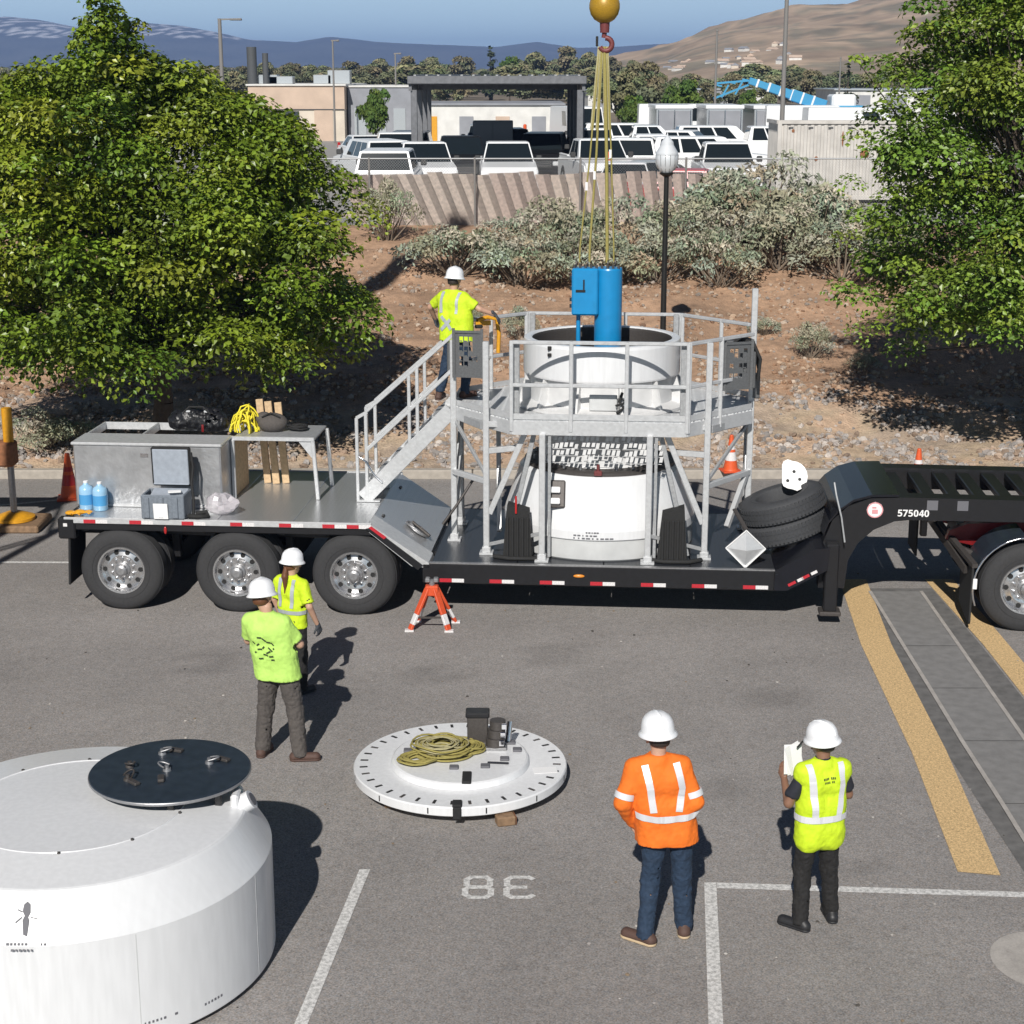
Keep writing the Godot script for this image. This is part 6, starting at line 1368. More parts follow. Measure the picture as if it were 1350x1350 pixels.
# ---------------------------------------------------------------- yard: fence, vehicles, buildings
func build_fence():
	var UP := Vector3.UP; var b: Bd; var D := 48.0; var y0 := 2.36
	var t := thing("chain_link_fence", "long chain-link fence along the top of the bank", "fence", Vector3(0, y0, -D))
	for i in 12:
		var x := -15.6 + i * 2.98 - 0.35; b = Bd.new(); b.cyl(Vector3(x, -0.1, 0), Vector3(x, 1.92, 0), 0.032, 0.032, 10); put(b, "post", M.pole_grey, t)
	b = Bd.new(); b.cyl(Vector3(-16.5, 1.88, 0), Vector3(17.5, 1.88, 0), 0.022, 0.022, 8); put(b, "top_rail", M.galv, t)
	b = Bd.new()
	var x := -16.0
	while x < 17.0:
		for s in [-1.0, 1.0]:
			var a := Vector3(x, 0.02, 0.028 * s); var e := Vector3(x + s * 1.8, 1.86, 0.028 * s)
			b.quad(a + Vector3(-0.0028, 0, 0), a + Vector3(0.0028, 0, 0), e + Vector3(0.0028, 0, 0), e + Vector3(-0.0028, 0, 0), Vector3(0, 0, 1))
			b.quad(a + Vector3(0, 0, -0.0028), a + Vector3(0, 0, 0.0028), e + Vector3(0, 0, 0.0028), e + Vector3(0, 0, -0.0028), Vector3(1, 0, 0))
		x += 0.075
	var cl := put(b, "wire_mesh", M.galv, t); cl.set_meta("kind", "stuff")
	# tan screen behind the wire: leaning panels, folded to make the darker stripes
	var s := thing("slatted_screen", "tan screen of leaning folded panels behind the chain-link fence", "screen", Vector3(0, y0, -D - 0.25))
	var rr := RandomNumberGenerator.new(); rr.seed = 12
	for i in 26:
		var xb := -4.6 + i * 0.42; var ln := lerpf(0.80, 0.12, clampf((xb + 4.6) / 10.0, 0, 1)); var h := 1.46 + rr.randf_range(-0.05, 0.06); xb += 0.0
		if xb > 5.9: break
		# each panel is folded: a flat face and a deep return facing right, so the sun leaves a darker stripe
		var f := 0.23 + rr.randf_range(-0.02, 0.02); var pit := 0.42
		b = Bd.new(); b.extr(V2([[0, 0], [f, 0], [pit - 0.004, -0.24], [pit - 0.004, -0.27], [f - 0.012, -0.03], [0, -0.03]]), -0.15, h, Transform3D(Basis(Vector3(1, 0, 0), Vector3(0, 0, 1), Vector3(-ln * 0.66, 1, 0)), Vector3(xb + ln * 0.45, 0, 0)))
		put(b, "panel", [M.board_light, M.board_light, M.board_pink][rr.randi() % 3], s)
	for y in [0.25, 1.25]:
		b = Bd.new(); b.box(Vector3(0.6, y, -0.32), Vector3(11.6, 0.09, 0.05)); put(b, "cross_rail", M.board_light, s)

func frust(b: Bd, z0: float, z1: float, w: float, y0: float, tz0: float, tz1: float, tw: float, y1: float):
	var B := [Vector3(-w, y0, z1), Vector3(w, y0, z1), Vector3(w, y0, z0), Vector3(-w, y0, z0)]; var T := [Vector3(-tw, y1, tz1), Vector3(tw, y1, tz1), Vector3(tw, y1, tz0), Vector3(-tw, y1, tz0)]
	var c := Vector3(0, (y0 + y1) * 0.5, (z0 + z1) * 0.5)
	for i in 4:
		var j := (i + 1) % 4; b.fquad(B[i], B[j], T[j], T[i], (B[i] + T[j]) * 0.5 - c)
	b.fquad(T[0], T[1], T[2], T[3], Vector3.UP)
	return [B, T]
func face_pane(F: Array, i: int, u0: float, u1: float, v0: float, v1: float, u2 := -1.0, u3 := -1.0) -> Bd:
	# thin glass plate set 6 mm proud of side i of a frustum
	var j := (i + 1) % 4; var B: Array = F[0]; var T: Array = F[1]
	var f := func(u: float, v: float) -> Vector3: return (B[i] as Vector3).lerp(B[j], u).lerp((T[i] as Vector3).lerp(T[j], u), v)
	if u2 < 0: u2 = u0
	if u3 < 0: u3 = u1
	var q := [f.call(u0, v0), f.call(u1, v0), f.call(u3, v1), f.call(u2, v1)]
	var n: Vector3 = (q[1] - q[0]).cross(q[2] - q[0]).normalized(); var cen: Vector3 = (B[0] + B[2] + T[0] + T[2]) * 0.25
	if n.dot(q[0] - cen) < 0: n = -n
	var b := Bd.new(); var o := n * 0.008
	b.fquad(q[0] + o, q[1] + o, q[2] + o, q[3] + o, n)
	for k in 4: b.fquad(q[k], q[(k + 1) % 4], q[(k + 1) % 4] + o, q[k] + o, (q[k] + q[(k + 1) % 4]) * 0.5 - (q[0] + q[2]) * 0.5)
	return b

var car_tyre: ArrayMesh
var car_rim: ArrayMesh
func vehicle(kind: String, called: String, label: String, category: String, m: Material, X: float, D: float, yaw: float, y := 2.364) -> Node3D:
	var t := thing(called, label, category, Vector3(X, y, -D), yaw, "vehicles parked in the yard")
	var b := Bd.new(); var hw := 0.97; var zf := 2.75; var zr := -2.75; var belt := 1.22; var hood := 1.25
	var cab := [-0.95, 1.15, 0.91, -0.78, 0.42, 0.74, 1.87]
	match kind:
		"suv": cab = [-2.5, 1.10, 0.91, -2.3, 0.35, 0.76, 1.84]; zf = 2.5; zr = -2.6
		"sedan": cab = [-1.7, 1.05, 0.86, -0.95, 0.15, 0.64, 1.42]; zf = 2.3; zr = -2.3; belt = 0.92; hood = 0.90; hw = 0.90
		"van": cab = [-2.8, 1.9, 0.97, -2.75, 1.15, 0.92, 2.55]; belt = 1.15; hood = 1.18
	# body shell from its side profile, with rounded shoulder from a second, narrower extrusion
	var prof := [[zr, 0.42], [zr - 0.03, 0.75], [zr + 0.02, belt - 0.06], [zr + 0.10, belt], [cab[1], hood], [zf - 0.25, hood - 0.12], [zf - 0.03, hood - 0.28], [zf, 0.70], [zf - 0.03, 0.42]]
	var xf := Transform3D(Basis(Vector3(0, 0, 1), Vector3.UP, Vector3(-1, 0, 0)), Vector3.ZERO)
	b.extr(V2(prof), -hw + 0.04, hw - 0.04, xf)
	var low := [[zr, 0.42], [zr - 0.02, 0.75], [zr + 0.03, belt - 0.12], [cab[1], hood - 0.12], [zf - 0.3, hood - 0.22], [zf - 0.06, 0.72], [zf - 0.08, 0.42]]
	b.extr(V2(low), -hw, hw, xf); put(b, "body", m, t)
	b = Bd.new(); var F: Array = frust(b, cab[0], cab[1], cab[2], belt - 0.02, cab[3], cab[4], cab[5], cab[6]); var ca := put(b, "cab", m, t)
	b = Bd.new(); b.box(Vector3(0, cab[6] + 0.006, (cab[3] + cab[4]) * 0.5), Vector3(cab[5] * 1.86, 0.024, cab[4] - cab[3] - 0.10), 0.011); put(b, "roof", m, ca)
	put(face_pane(F, 0, 0.025, 0.975, 0.05, 0.95, 0.03, 0.97), "windscreen", M.glass_dark, ca)
	if kind != "van": put(face_pane(F, 2, 0.04, 0.96, 0.12, 0.93), "rear_window", M.glass_dark, ca)
	for sd in [1, 3]:
		var rev: bool = sd == 3
		var spans := [[0.16, 0.50], [0.54, 0.90]]
		if kind == "suv": spans = [[0.18, 0.42], [0.45, 0.66], [0.69, 0.93]]
		if kind == "van": spans = [[0.12, 0.32]]
		for sp in spans:
			var u0: float = sp[0]; var u1: float = sp[1]
			if rev:
				u0 = 1.0 - sp[1]; u1 = 1.0 - sp[0]
			put(face_pane(F, sd, u0, u1, 0.12 if kind != "van" else 0.35, 0.92 if kind != "van" else 0.86), "side_window", M.glass_dark, ca)
	if kind == "pickup": # open load bed
		b = Bd.new(); b.box(Vector3(0, belt + 0.004, -1.85), Vector3(1.6, 0.01, 1.65)); put(b, "bed_floor", M.trim, t)
		for sx in [-0.88, 0.88]:
			b = Bd.new(); b.box(Vector3(sx, belt + 0.03, -1.85), Vector3(0.12, 0.06, 1.75), 0.02); put(b, "bed_rail", m, t)
	if car_tyre == null:
		b = Bd.new(); b.lathe(Vector3.ZERO, Vector3(1, 0, 0), [Vector2(0.22, -0.12), Vector2(0.36, -0.13), Vector2(0.40, -0.10), Vector2(0.40, 0.10), Vector2(0.36, 0.13), Vector2(0.22, 0.12)], 24, true); car_tyre = b.mesh()
		b = Bd.new(); b.cyl(Vector3(-0.115, 0, 0), Vector3(0.115, 0, 0), 0.24, 0.24, 18)
		for i in 5:
			var a := TAU * i / 5.0; b.box(Vector3(0.0, cos(a) * 0.12, sin(a) * 0.12), Vector3(0.25, 0.05, 0.05))
		car_rim = b.mesh()
	for sx in [-1.0, 1.0]:
		for z in [zf - 0.95, zr + 1.05]:
			var w := putm(car_tyre, "wheel", M.rubber, t); w.position = Vector3(sx * (hw - 0.10), 0.40, z); putm(car_rim, "rim", M.car_silver, w)
			b = Bd.new(); b.lathe(Vector3(sx * (hw + 0.003) - 0.004, 0.40, z), Vector3(1, 0, 0), [Vector2(0.40, 0), Vector2(0.46, 0.0), Vector2(0.46, 0.008), Vector2(0.40, 0.008)], 24); put(b, "wheel_arch", M.trim, t)
	b = Bd.new(); b.box(Vector3(0, 0.74, zf + 0.008), Vector3(1.15, 0.26, 0.03), 0.01); put(b, "grille", M.trim, t)
	for k in 3:
		b = Bd.new(); b.box(Vector3(0, 0.66 + k * 0.08, zf + 0.026), Vector3(1.05, 0.025, 0.012)); put(b, "grille_bar", M.chrome, t)
	b = Bd.new(); b.box(Vector3(0, 0.48, zf + 0.05), Vector3(hw * 2 - 0.06, 0.18, 0.14), 0.04); put(b, "front_bumper", M.chrome if kind == "pickup" else m, t)
	b = Bd.new(); b.box(Vector3(0, 0.50, zr - 0.06), Vector3(hw * 2 - 0.08, 0.16, 0.14), 0.04); put(b, "rear_bumper", M.chrome if kind == "pickup" else m, t)
	for sx in [-1.0, 1.0]:
		b = Bd.new(); b.box(Vector3(sx * (hw - 0.20), 0.76, zf - 0.01), Vector3(0.30, 0.18, 0.08), 0.03); put(b, "headlight", M.headlight, t)
		b = Bd.new(); b.box(Vector3(sx * (hw - 0.09), 0.88, zr + 0.0), Vector3(0.14, 0.34, 0.07), 0.02); put(b, "tail_light", M.tail, t)
		b = Bd.new(); b.box(Vector3(sx * (hw + 0.10), belt + 0.14, cab[1] - 0.25), Vector3(0.20, 0.20, 0.09), 0.03); put(b, "mirror", M.trim, t)
	return t

func px_at(px: float, D: float) -> float: # world x of an image column at a distance, used for far placement only
	return (px - 675.0) / 2200.0 * (D * 0.9675 + 1.05)

func build_vehicles():
	var P := PI
	vehicle("suv", "white_suv", "white SUV nearest the left tree with a dark rear window", "car", M.car_white, px_at(507, 53), 53.0 + 2.6, P)
	vehicle("suv", "white_suv", "white SUV behind the nearest one at the left", "car", M.car_white, px_at(492, 64), 64.0, P + 0.35)
	vehicle("pickup", "white_pickup", "white pickup left of the canopy facing the fence", "pickup", M.car_white, px_at(556, 58), 58.0 + 2.0, 0.12)
	vehicle("pickup", "white_pickup", "white pickup facing the fence in front of the canopy", "pickup", M.car_white, px_at(669, 57.5), 57.5 + 2.7, 0.03)
	vehicle("pickup", "black_pickup", "black pickup in the canopy's left bay", "pickup", M.car_black, px_at(606, 64), 66.0, 0.05)
	vehicle("suv", "black_suv", "black SUV in the canopy's right bay", "car", M.car_black, px_at(716, 68), 70.0, -0.1)
	vehicle("suv", "black_suv", "black SUV behind the white pickup under the canopy", "car", M.car_black, px_at(672, 74), 76.0, 0.1)
	vehicle("pickup", "white_pickup", "white crew pickup side on behind the sling ropes", "pickup", M.car_white, px_at(862, 68), 68.0, P * 0.5)
	vehicle("pickup", "white_pickup", "white pickup between the canopy post and the ropes", "pickup", M.car_white, px_at(785, 74), 76.0, P)
	vehicle("sedan", "silver_car", "silver car behind the lamp globe close to the fence", "car", M.car_silver, px_at(868, 54), 55.5, 0.1)
	vehicle("pickup", "white_pickup", "white pickup facing the fence left of the container", "pickup", M.car_white, px_at(968, 57), 57.0 + 2.7, -0.02)
	vehicle("sedan", "red_car", "red car low behind the fence left of the tallest sagebrush", "car", M.car_red, px_at(925, 50.5), 50.8, P * 0.5 - 0.15)
	vehicle("pickup", "white_pickup", "white pickup in the second row right of the lamp globe", "pickup", M.car_white, px_at(905, 72), 73.0, P * 0.5 - 0.3)
	vehicle("van", "white_van", "white van far right above the container roof", "van", M.car_white, px_at(1140, 86), 88.0, P * 0.5)
	vehicle("van", "white_van", "white van behind the canopy post on the right", "van", M.car_white, px_at(765, 88), 90.0, 0.2)
	vehicle("suv", "white_suv", "white SUV in the far row right of the canopy", "car", M.car_white, px_at(835, 84), 85.0, P * 0.5)
	vehicle("sedan", "white_car", "white car at the far left of the yard by the tan building", "car", M.car_white, px_at(478, 78), 80.0, 0.3)
	vehicle("suv", "grey_suv", "grey SUV beside the canopy's left post", "car", M.car_grey, px_at(537, 70), 72.0, 0.0)
	vehicle("van", "white_van", "white van just left of the far tall pole over the container", "van", M.car_white, px_at(1080, 92), 94.0, P * 0.5)
	vehicle("suv", "white_suv", "white SUV behind the container's right end", "car", M.car_white, px_at(1180, 70), 72.0, P * 0.5)

	vehicle("pickup", "white_pickup", "white pickup nose out just right of the canopy, near row", "pickup", M.car_white, px_at(792, 60), 63.0, 0.15)
	vehicle("suv", "white_suv", "white SUV side on between the silver car and the container", "car", M.car_white, px_at(940, 66), 66.5, P * 0.5 + 0.05)
	vehicle("pickup", "white_pickup", "white pickup tail out behind the silver car", "pickup", M.car_white, px_at(838, 62), 64.0, P - 0.1)
	vehicle("pickup", "grey_pickup", "grey pickup in the back row left of the box trailers", "pickup", M.car_silver, px_at(858, 80), 81.0, P * 0.5)
	vehicle("suv", "white_suv", "white SUV in the back row below the middle box trailer", "car", M.car_white, px_at(960, 80), 81.0, P * 0.5)
	vehicle("pickup", "white_pickup", "white pickup in the back row below the right box trailer", "pickup", M.car_white, px_at(1012, 78), 79.0, P * 0.5)
	vehicle("pickup", "white_pickup", "white pickup left of the canopy in the second row", "pickup", M.car_white, px_at(520, 68), 70.0, 0.1)
	vehicle("suv", "silver_suv", "silver SUV in the canopy's middle bay", "car", M.car_silver, px_at(640, 80), 82.0, 0.0)
	vehicle("sedan", "white_car", "white car right behind the sling ropes in the near row", "car", M.car_white, px_at(828, 53), 54.5, -0.1)
	vehicle("van", "white_van", "white van in the far row behind the lamp globe", "van", M.car_white, px_at(905, 98), 99.0, P * 0.5)

func build_buildings():
	var UP := Vector3.UP; var b: Bd; var G := 2.364
	# steel canopy
	var D := 66.0; var x0 := px_at(541, D); var x1 := px_at(770, D); var cx := (x0 + x1) * 0.5
	var t := thing("vehicle_canopy", "open steel vehicle canopy with a flat dark roof in the yard", "canopy", Vector3(cx, G, -D - 6.0))
	var hw := (x1 - x0) * 0.5
	b = Bd.new(); b.box(Vector3(0, 3.86, 0), Vector3(hw * 2, 0.10, 12.2), 0.02); put(b, "roof_deck", M.canopy_steel, t)
	b = Bd.new(); b.box(Vector3(0, 3.98, 6.1), Vector3(hw * 2 + 0.1, 0.30, 0.10), 0.02); put(b, "fascia", M.canopy_steel, t)
	for i in 15:
		b = Bd.new(); b.box(Vector3(-hw + 0.24 + i * (hw * 2 - 0.48) / 14.0, 4.15, 0), Vector3(0.10, 0.06, 12.3), 0.01); put(b, "roof_rib", M.alum_dull, t)
	for sx in [-1.0, 1.0]:
		b = Bd.new(); b.box(Vector3(sx * (hw - 0.05), 3.75, 0), Vector3(0.12, 0.35, 12.0)); put(b, "side_beam", M.canopy_steel, t)
		for z in [5.8, 1.9, -2.0, -5.8]:
			b = Bd.new(); b.box(Vector3(sx * (hw - 0.18), 1.8, z), Vector3(0.24, 3.62, 0.24), 0.015); put(b, "post", M.canopy_steel, t)
	for z in [-5.8, -2.0, 1.9]:
		b = Bd.new(); b.box(Vector3(0, 3.70, z), Vector3(hw * 2 - 0.3, 0.22, 0.12)); put(b, "cross_beam", M.canopy_steel, t)
	b = Bd.new(); b.box(Vector3(hw - 0.18, 0.55, 5.935), Vector3(0.26, 1.1, 0.02)); put(b, "post_guard", M.orange, t)
	b = Bd.new(); b.box(Vector3(hw - 0.02, 1.8, 0.0), Vector3(0.05, 3.4, 11.0)); put(b, "side_cladding", M.canopy_steel, t)
	# dark equipment cabinet under it
	var e := thing("equipment_cabinet", "dark grey equipment cabinet under the canopy", "cabinet", Vector3(px_at(650, 70), G, -70.5))
	b = Bd.new(); b.box(Vector3(0, 1.6, 0), Vector3(1.65, 1.5, 1.2), 0.03); put(b, "cabinet", M.car_grey, e)
	b = Bd.new(); b.box(Vector3(0, 0.42, 0), Vector3(1.5, 0.84, 1.0), 0.02); put(b, "stand", M.canopy_dark, e)
	for k in 2:
		b = Bd.new(); b.box(Vector3(-0.41 + k * 0.82, 1.6, 0.606), Vector3(0.78, 1.35, 0.014), 0.004); put(b, "door", M.car_grey, e)
	# orange bollard
	for q in [[801, 61.0, "orange bollard behind the sling ropes"], [692, 96.0, "orange bollard in front of the long white building"]]:
		e = thing("orange_bollard", q[2], "bollard", Vector3(px_at(q[0], q[1]), G, -q[1]), 0.0, "orange bollards in the yard")
		b = Bd.new(); b.cyl(Vector3.ZERO, Vector3(0, 1.45, 0), 0.10, 0.10, 14); b.lathe(Vector3(0, 1.45, 0), UP, [Vector2(0.10, 0), Vector2(0.07, 0.05), Vector2(0, 0.065)], 14); put(b, "post", M.orange, e)
		b = Bd.new(); b.lathe(Vector3(0, 1.0, 0), UP, [Vector2(0.102, 0), Vector2(0.102, 0.2)], 14); put(b, "band", M.tape_white, e)
	# low tan building on the left
	D = 112.0; x0 = px_at(330, D); x1 = px_at(455, D)
	t = thing("tan_building", "low tan flat-roofed building left of the yard", "building", Vector3(x0, G, -D))
	var w := x1 - x0
	b = Bd.new(); b.box(Vector3(w * 0.5, 1.0, -8), Vector3(w, 2.0, 16)); put(b, "wall", M.tan_wall, t)
	b = Bd.new(); b.box(Vector3(w * 0.5, 2.75, -8), Vector3(w + 0.05, 1.5, 16.05)); put(b, "upper_wall", M.tan_band, t)
	b = Bd.new(); b.box(Vector3(w * 0.5, 3.55, -8), Vector3(w + 0.3, 0.12, 16.3), 0.02); put(b, "parapet_cap", M.white_wall, t)
	b = Bd.new(); b.box(Vector3(w * 0.5, 2.0, 0.03), Vector3(w, 0.07, 0.06)); put(b, "belt_course", M.trim, t)
	for q in [[0.42, 1.55, 1.3, 0.7], [0.20, 1.55, 1.1, 0.7]]:
		b = Bd.new(); b.box(Vector3(w * q[0], q[1], 0.02), Vector3(q[2], q[3], 0.05)); var wi := put(b, "window", M.trim, t)
		b = Bd.new(); b.box(Vector3(w * q[0], q[1], 0.05), Vector3(q[2] - 0.12, q[3] - 0.12, 0.02)); put(b, "pane", M.pane, wi)
	b = Bd.new(); b.box(Vector3(w * 0.78, 1.0, 0.02), Vector3(1.2, 2.0, 0.04)); put(b, "door", M.tan_band, t)
	for q in [[0.10, 1.4, 0.6], [0.25, 1.6, 0.5], [0.70, 1.2, 0.6], [0.88, 1.5, 0.9]]:
		b = Bd.new(); b.box(Vector3(w * q[0], 3.6 + q[2] * 0.5, -5), Vector3(q[1], q[2], 1.4), 0.04); put(b, "roof_unit", M.car_silver, t)
	b = Bd.new(); b.cyl(Vector3(-0.3, 3.5, -4), Vector3(-0.3, 6.0, -4), 0.33, 0.33, 14); b.cyl(Vector3(0.6, 3.5, -4), Vector3(0.6, 5.6, -4), 0.2, 0.2, 12); put(b, "vent_stack", M.canopy_dark, t)
	var gx := x1 + 0.1; var gw := px_at(545, D) - gx
	t = thing("shaded_building_end", "right part of the tan building with its shade coloured grey", "building", Vector3(gx, G, -D - 1.5))  # right part of the tan building; its shade is put into grey walls
	b = Bd.new(); b.box(Vector3(gw * 0.5, 1.7, -6), Vector3(gw, 3.4, 12)); put(b, "wall", M.grey_wall, t)
	b = Bd.new(); b.box(Vector3(gw * 0.5, 3.45, -6), Vector3(gw + 0.2, 0.12, 12.2), 0.02); put(b, "roof_cap", M.white_wall, t)
	for k in 3:
		b = Bd.new(); b.box(Vector3(0.8 + k * 1.3, 1.1, 0.03), Vector3(0.8, 1.9, 0.06), 0.01); put(b, "door", M.car_silver, t)
	# long white building behind the canopy
	D = 104.0; x0 = px_at(548, D); x1 = px_at(742, D); w = x1 - x0
	t = thing("white_building", "long low white building behind the canopy", "building", Vector3(x0, G, -D))
	b = Bd.new(); b.box(Vector3(w * 0.5, 1.2, -5), Vector3(w, 2.4, 10)); put(b, "wall", M.white_wall, t)
	b = Bd.new(); b.box(Vector3(w * 0.5, 2.46, -5), Vector3(w + 0.3, 0.12, 10.3), 0.02); put(b, "roof_edge", M.grey_wall, t)
	for k in 4:
		b = Bd.new(); b.box(Vector3(0.9 + k * 2.2, 0.9, 0.03), Vector3(0.85, 1.7, 0.06), 0.01); put(b, "door", [M.yellow, M.grey_wall, M.tan_band, M.grey_wall][k], t)
	# more low roofs toward the right
	for q in [[880, 1010, 190, 2.6, "pale flat-roofed shed behind the box trailers"], [775, 880, 200, 2.4, "pale shed behind the trees right of the canopy"], [1100, 1260, 150, 2.9, "white shed right of the blue crane boom"]]:
		x0 = px_at(q[0], q[2]); x1 = px_at(q[1], q[2]); w = x1 - x0
		t = thing("flat_shed", q[4], "building", Vector3(x0, G, -q[2]))
		b = Bd.new(); b.box(Vector3(w * 0.5, q[3] * 0.5, -5), Vector3(w, q[3], 10)); put(b, "wall", M.white_wall, t)
		b = Bd.new(); b.box(Vector3(w * 0.5, q[3] + 0.07, -5), Vector3(w + 0.4, 0.14, 10.4), 0.02); put(b, "roof_edge", M.car_silver, t)
		for k in 3:
			b = Bd.new(); b.box(Vector3(w * (0.2 + k * 0.3), 1.3, 0.03), Vector3(1.8, 2.4, 0.06), 0.01); put(b, "door", M.grey_wall, t)
	# three box trailers with pale rims
	for q in [[888, 92.0, 1.0, "left of the three silver box trailers right of the lamp globe"], [954, 92.0, 1.0, "middle one of the three silver box trailers"], [1016, 94.0, 0.98, "right of the three silver box trailers, by the tall pole"]]:
		var hh: float = 2.45 * q[2]; w = 1.95
		t = thing("box_trailer", q[3], "trailer", Vector3(px_at(q[0], q[1]), G, -q[1]), 0.0, "silver box trailers in the yard")
		b = Bd.new(); b.box(Vector3(0, 0.75 + (hh - 0.75) * 0.5, -2.5), Vector3(w, hh - 0.75, 5.0), 0.04); put(b, "box", M.car_silver, t)
		b = Bd.new(); b.box(Vector3(0, hh + 0.06, -2.5), Vector3(w + 0.12, 0.20, 5.1), 0.03); put(b, "roof", M.car_white, t)
		for k in 2:
			b = Bd.new(); b.box(Vector3(-0.45 + k * 0.90, 1.62 * q[2], 0.02), Vector3(0.82, 1.4, 0.05), 0.01); put(b, "door", M.grey_wall, t)
		for k in 3:
			b = Bd.new(); b.box(Vector3(-0.86 + k * 0.86, 1.6 * q[2], 0.055), Vector3(0.05, 1.5, 0.03), 0.008); put(b, "lock_bar", M.chrome, t)
		b = Bd.new(); b.box(Vector3(0, 0.62, -0.1), Vector3(w, 0.16, 0.12), 0.02); put(b, "bumper", M.canopy_dark, t)
		for sx in [-0.8, 0.8]:
			var wh := putm(car_tyre, "wheel", M.rubber, t); wh.position = Vector3(sx, 0.40, -1.5)
	# shipping container
	D = 56.6; x0 = px_at(1022, D); var CL := 6.06; var CH := 2.59; var CY := G + 0.12
	t = thing("shipping_container", "cream shipping container with rusty streaks behind the fence", "container", Vector3(x0, CY, -D))
	b = Bd.new(); b.box(Vector3(CL * 0.5, CH * 0.5, -1.22), Vector3(CL - 0.1, CH - 0.1, 2.36)); put(b, "shell", M.container, t)
	for i in 26:
		b = Bd.new(); var xx := 0.25 + i * (CL - 0.5) / 25.0; b.extr(V2([[-0.075, 0.0], [0.075, 0.0], [0.045, 0.036], [-0.045, 0.036]]), 0.14, CH - 0.14, Transform3D(Basis(Vector3(1, 0, 0), Vector3(0, 0, 1), Vector3(0, 1, 0)), Vector3(xx, 0, -0.04))); put(b, "corrugation", M.container, t)
	for i in 9:
		b = Bd.new(); b.extr(V2([[-0.075, 0.0], [0.075, 0.0], [0.045, 0.036], [-0.045, 0.036]]), 0.14, CH - 0.14, Transform3D(Basis(Vector3(0, 0, 1), Vector3(-1, 0, 0), Vector3(0, 1, 0)), Vector3(0.05, 0, -0.25 - i * 0.245))); put(b, "corrugation", M.container, t)
	for q in [[Vector3(CL * 0.5, CH - 0.06, 0.0), Vector3(CL, 0.12, 0.08)], [Vector3(CL * 0.5, 0.07, 0.0), Vector3(CL, 0.14, 0.08)], [Vector3(0.05, CH * 0.5, 0.003), Vector3(0.14, CH, 0.09)], [Vector3(CL - 0.05, CH * 0.5, 0.003), Vector3(0.14, CH, 0.09)], [Vector3(0.0, CH - 0.06, -1.2), Vector3(0.08, 0.124, 2.3)], [Vector3(0.0, 0.07, -1.2), Vector3(0.08, 0.144, 2.3)]]:
		b = Bd.new(); b.box(q[0], q[1], 0.01); put(b, "frame_rail", M.container, t)
	for i in 9:
		b = Bd.new(); b.box(Vector3(0.42 + i * 0.66, CH - 0.24, 0.004), Vector3(0.16, 0.05, 0.02), 0.004); put(b, "vent_slot", M.canopy_dark, t)
	for q in [[1.3, 1.35, 0.12, 0.16], [2.15, 2.0, 0.06, 0.5], [2.9, 1.5, 0.3, 0.3], [0.5, 2.25, 0.10, 0.12]]:
		b = Bd.new(); b.ball(Vector3(q[0], q[1], 0.0), Vector3(q[2] * 0.5, q[3] * 0.5, 0.006), 12, 8); put(b, "rust_patch", M.rust, t)
	for q in [[0.3, -0.3], [0.3, -2.1], [5.7, -0.3], [5.7, -2.1]]:
		b = Bd.new(); b.box(Vector3(q[0], -0.06, q[1]), Vector3(0.3, 0.12, 0.3)); put(b, "timber_block", M.wood_dark, t)
	# blue boom crane in the far row
	D = 128.0
	t = thing("blue_boom_crane", "blue telescopic boom crane behind the container", "crane", Vector3(px_at(1060, D), G, -D))
	var o := Vector3(px_at(1060, D), G, -D); var A := Vector3(px_at(1086, D), 4.30, -D); var B := Vector3(px_at(985, D), 6.15, -D)
	b = Bd.new(o); b.bar(A, A.lerp(B, 0.45), 0.8, 0.85, UP, 0.05); put(b, "boom_section", M.crane_blue, t)
	b = Bd.new(o); b.bar(A.lerp(B, 0.44), A.lerp(B, 0.75), 0.6, 0.66, UP, 0.05); put(b, "boom_section", M.crane_blue, t)
	b = Bd.new(o); b.bar(A.lerp(B, 0.74), B, 0.45, 0.5, UP, 0.04); put(b, "boom_section", M.crane_blue, t)
	for f in [0.16, 0.30, 0.43, 0.58, 0.73, 0.88]:
		b = Bd.new(o); b.bar(A.lerp(B, f), A.lerp(B, f + 0.025), 0.95 - f * 0.4, 1.0 - f * 0.42, UP, 0.02); put(b, "boom_collar", M.sign_white, t)
	b = Bd.new(o)
	for i in 5: b.bar(B + Vector3(-i * 0.5, -0.1 * i, 0), B + Vector3(-(i + 1) * 0.5, (-0.9 if i % 2 else 0.1) - 0.1 * i, 0), 0.12, 0.12)
	b.bar(B, B + Vector3(-2.5, -0.2, 0), 0.14, 0.14); b.bar(B + Vector3(0, -0.3, 0), B + Vector3(-2.6, -1.3, 0), 0.14, 0.14); put(b, "jib_lattice", M.crane_blue, t)
	b = Bd.new(o); b.box(Vector3(A.x - 0.5, G + 1.3, -D), Vector3(6.5, 1.4, 2.4), 0.1); put(b, "carrier", M.crane_blue, t)
	b = Bd.new(o); b.box(Vector3(A.x + 1.2, G + 2.0, -D), Vector3(1.8, 1.6, 2.2), 0.15); put(b, "cab", M.car_white, t)
	for k in 4:
		var wh := putm(car_tyre, "wheel", M.rubber, t); wh.position = Vector3(A.x - 3.0 + k * 1.6, G + 0.62, -D + 1.2) - o; wh.rotation.y = PI / 2; wh.scale = Vector3(1.5, 1.5, 1.5)
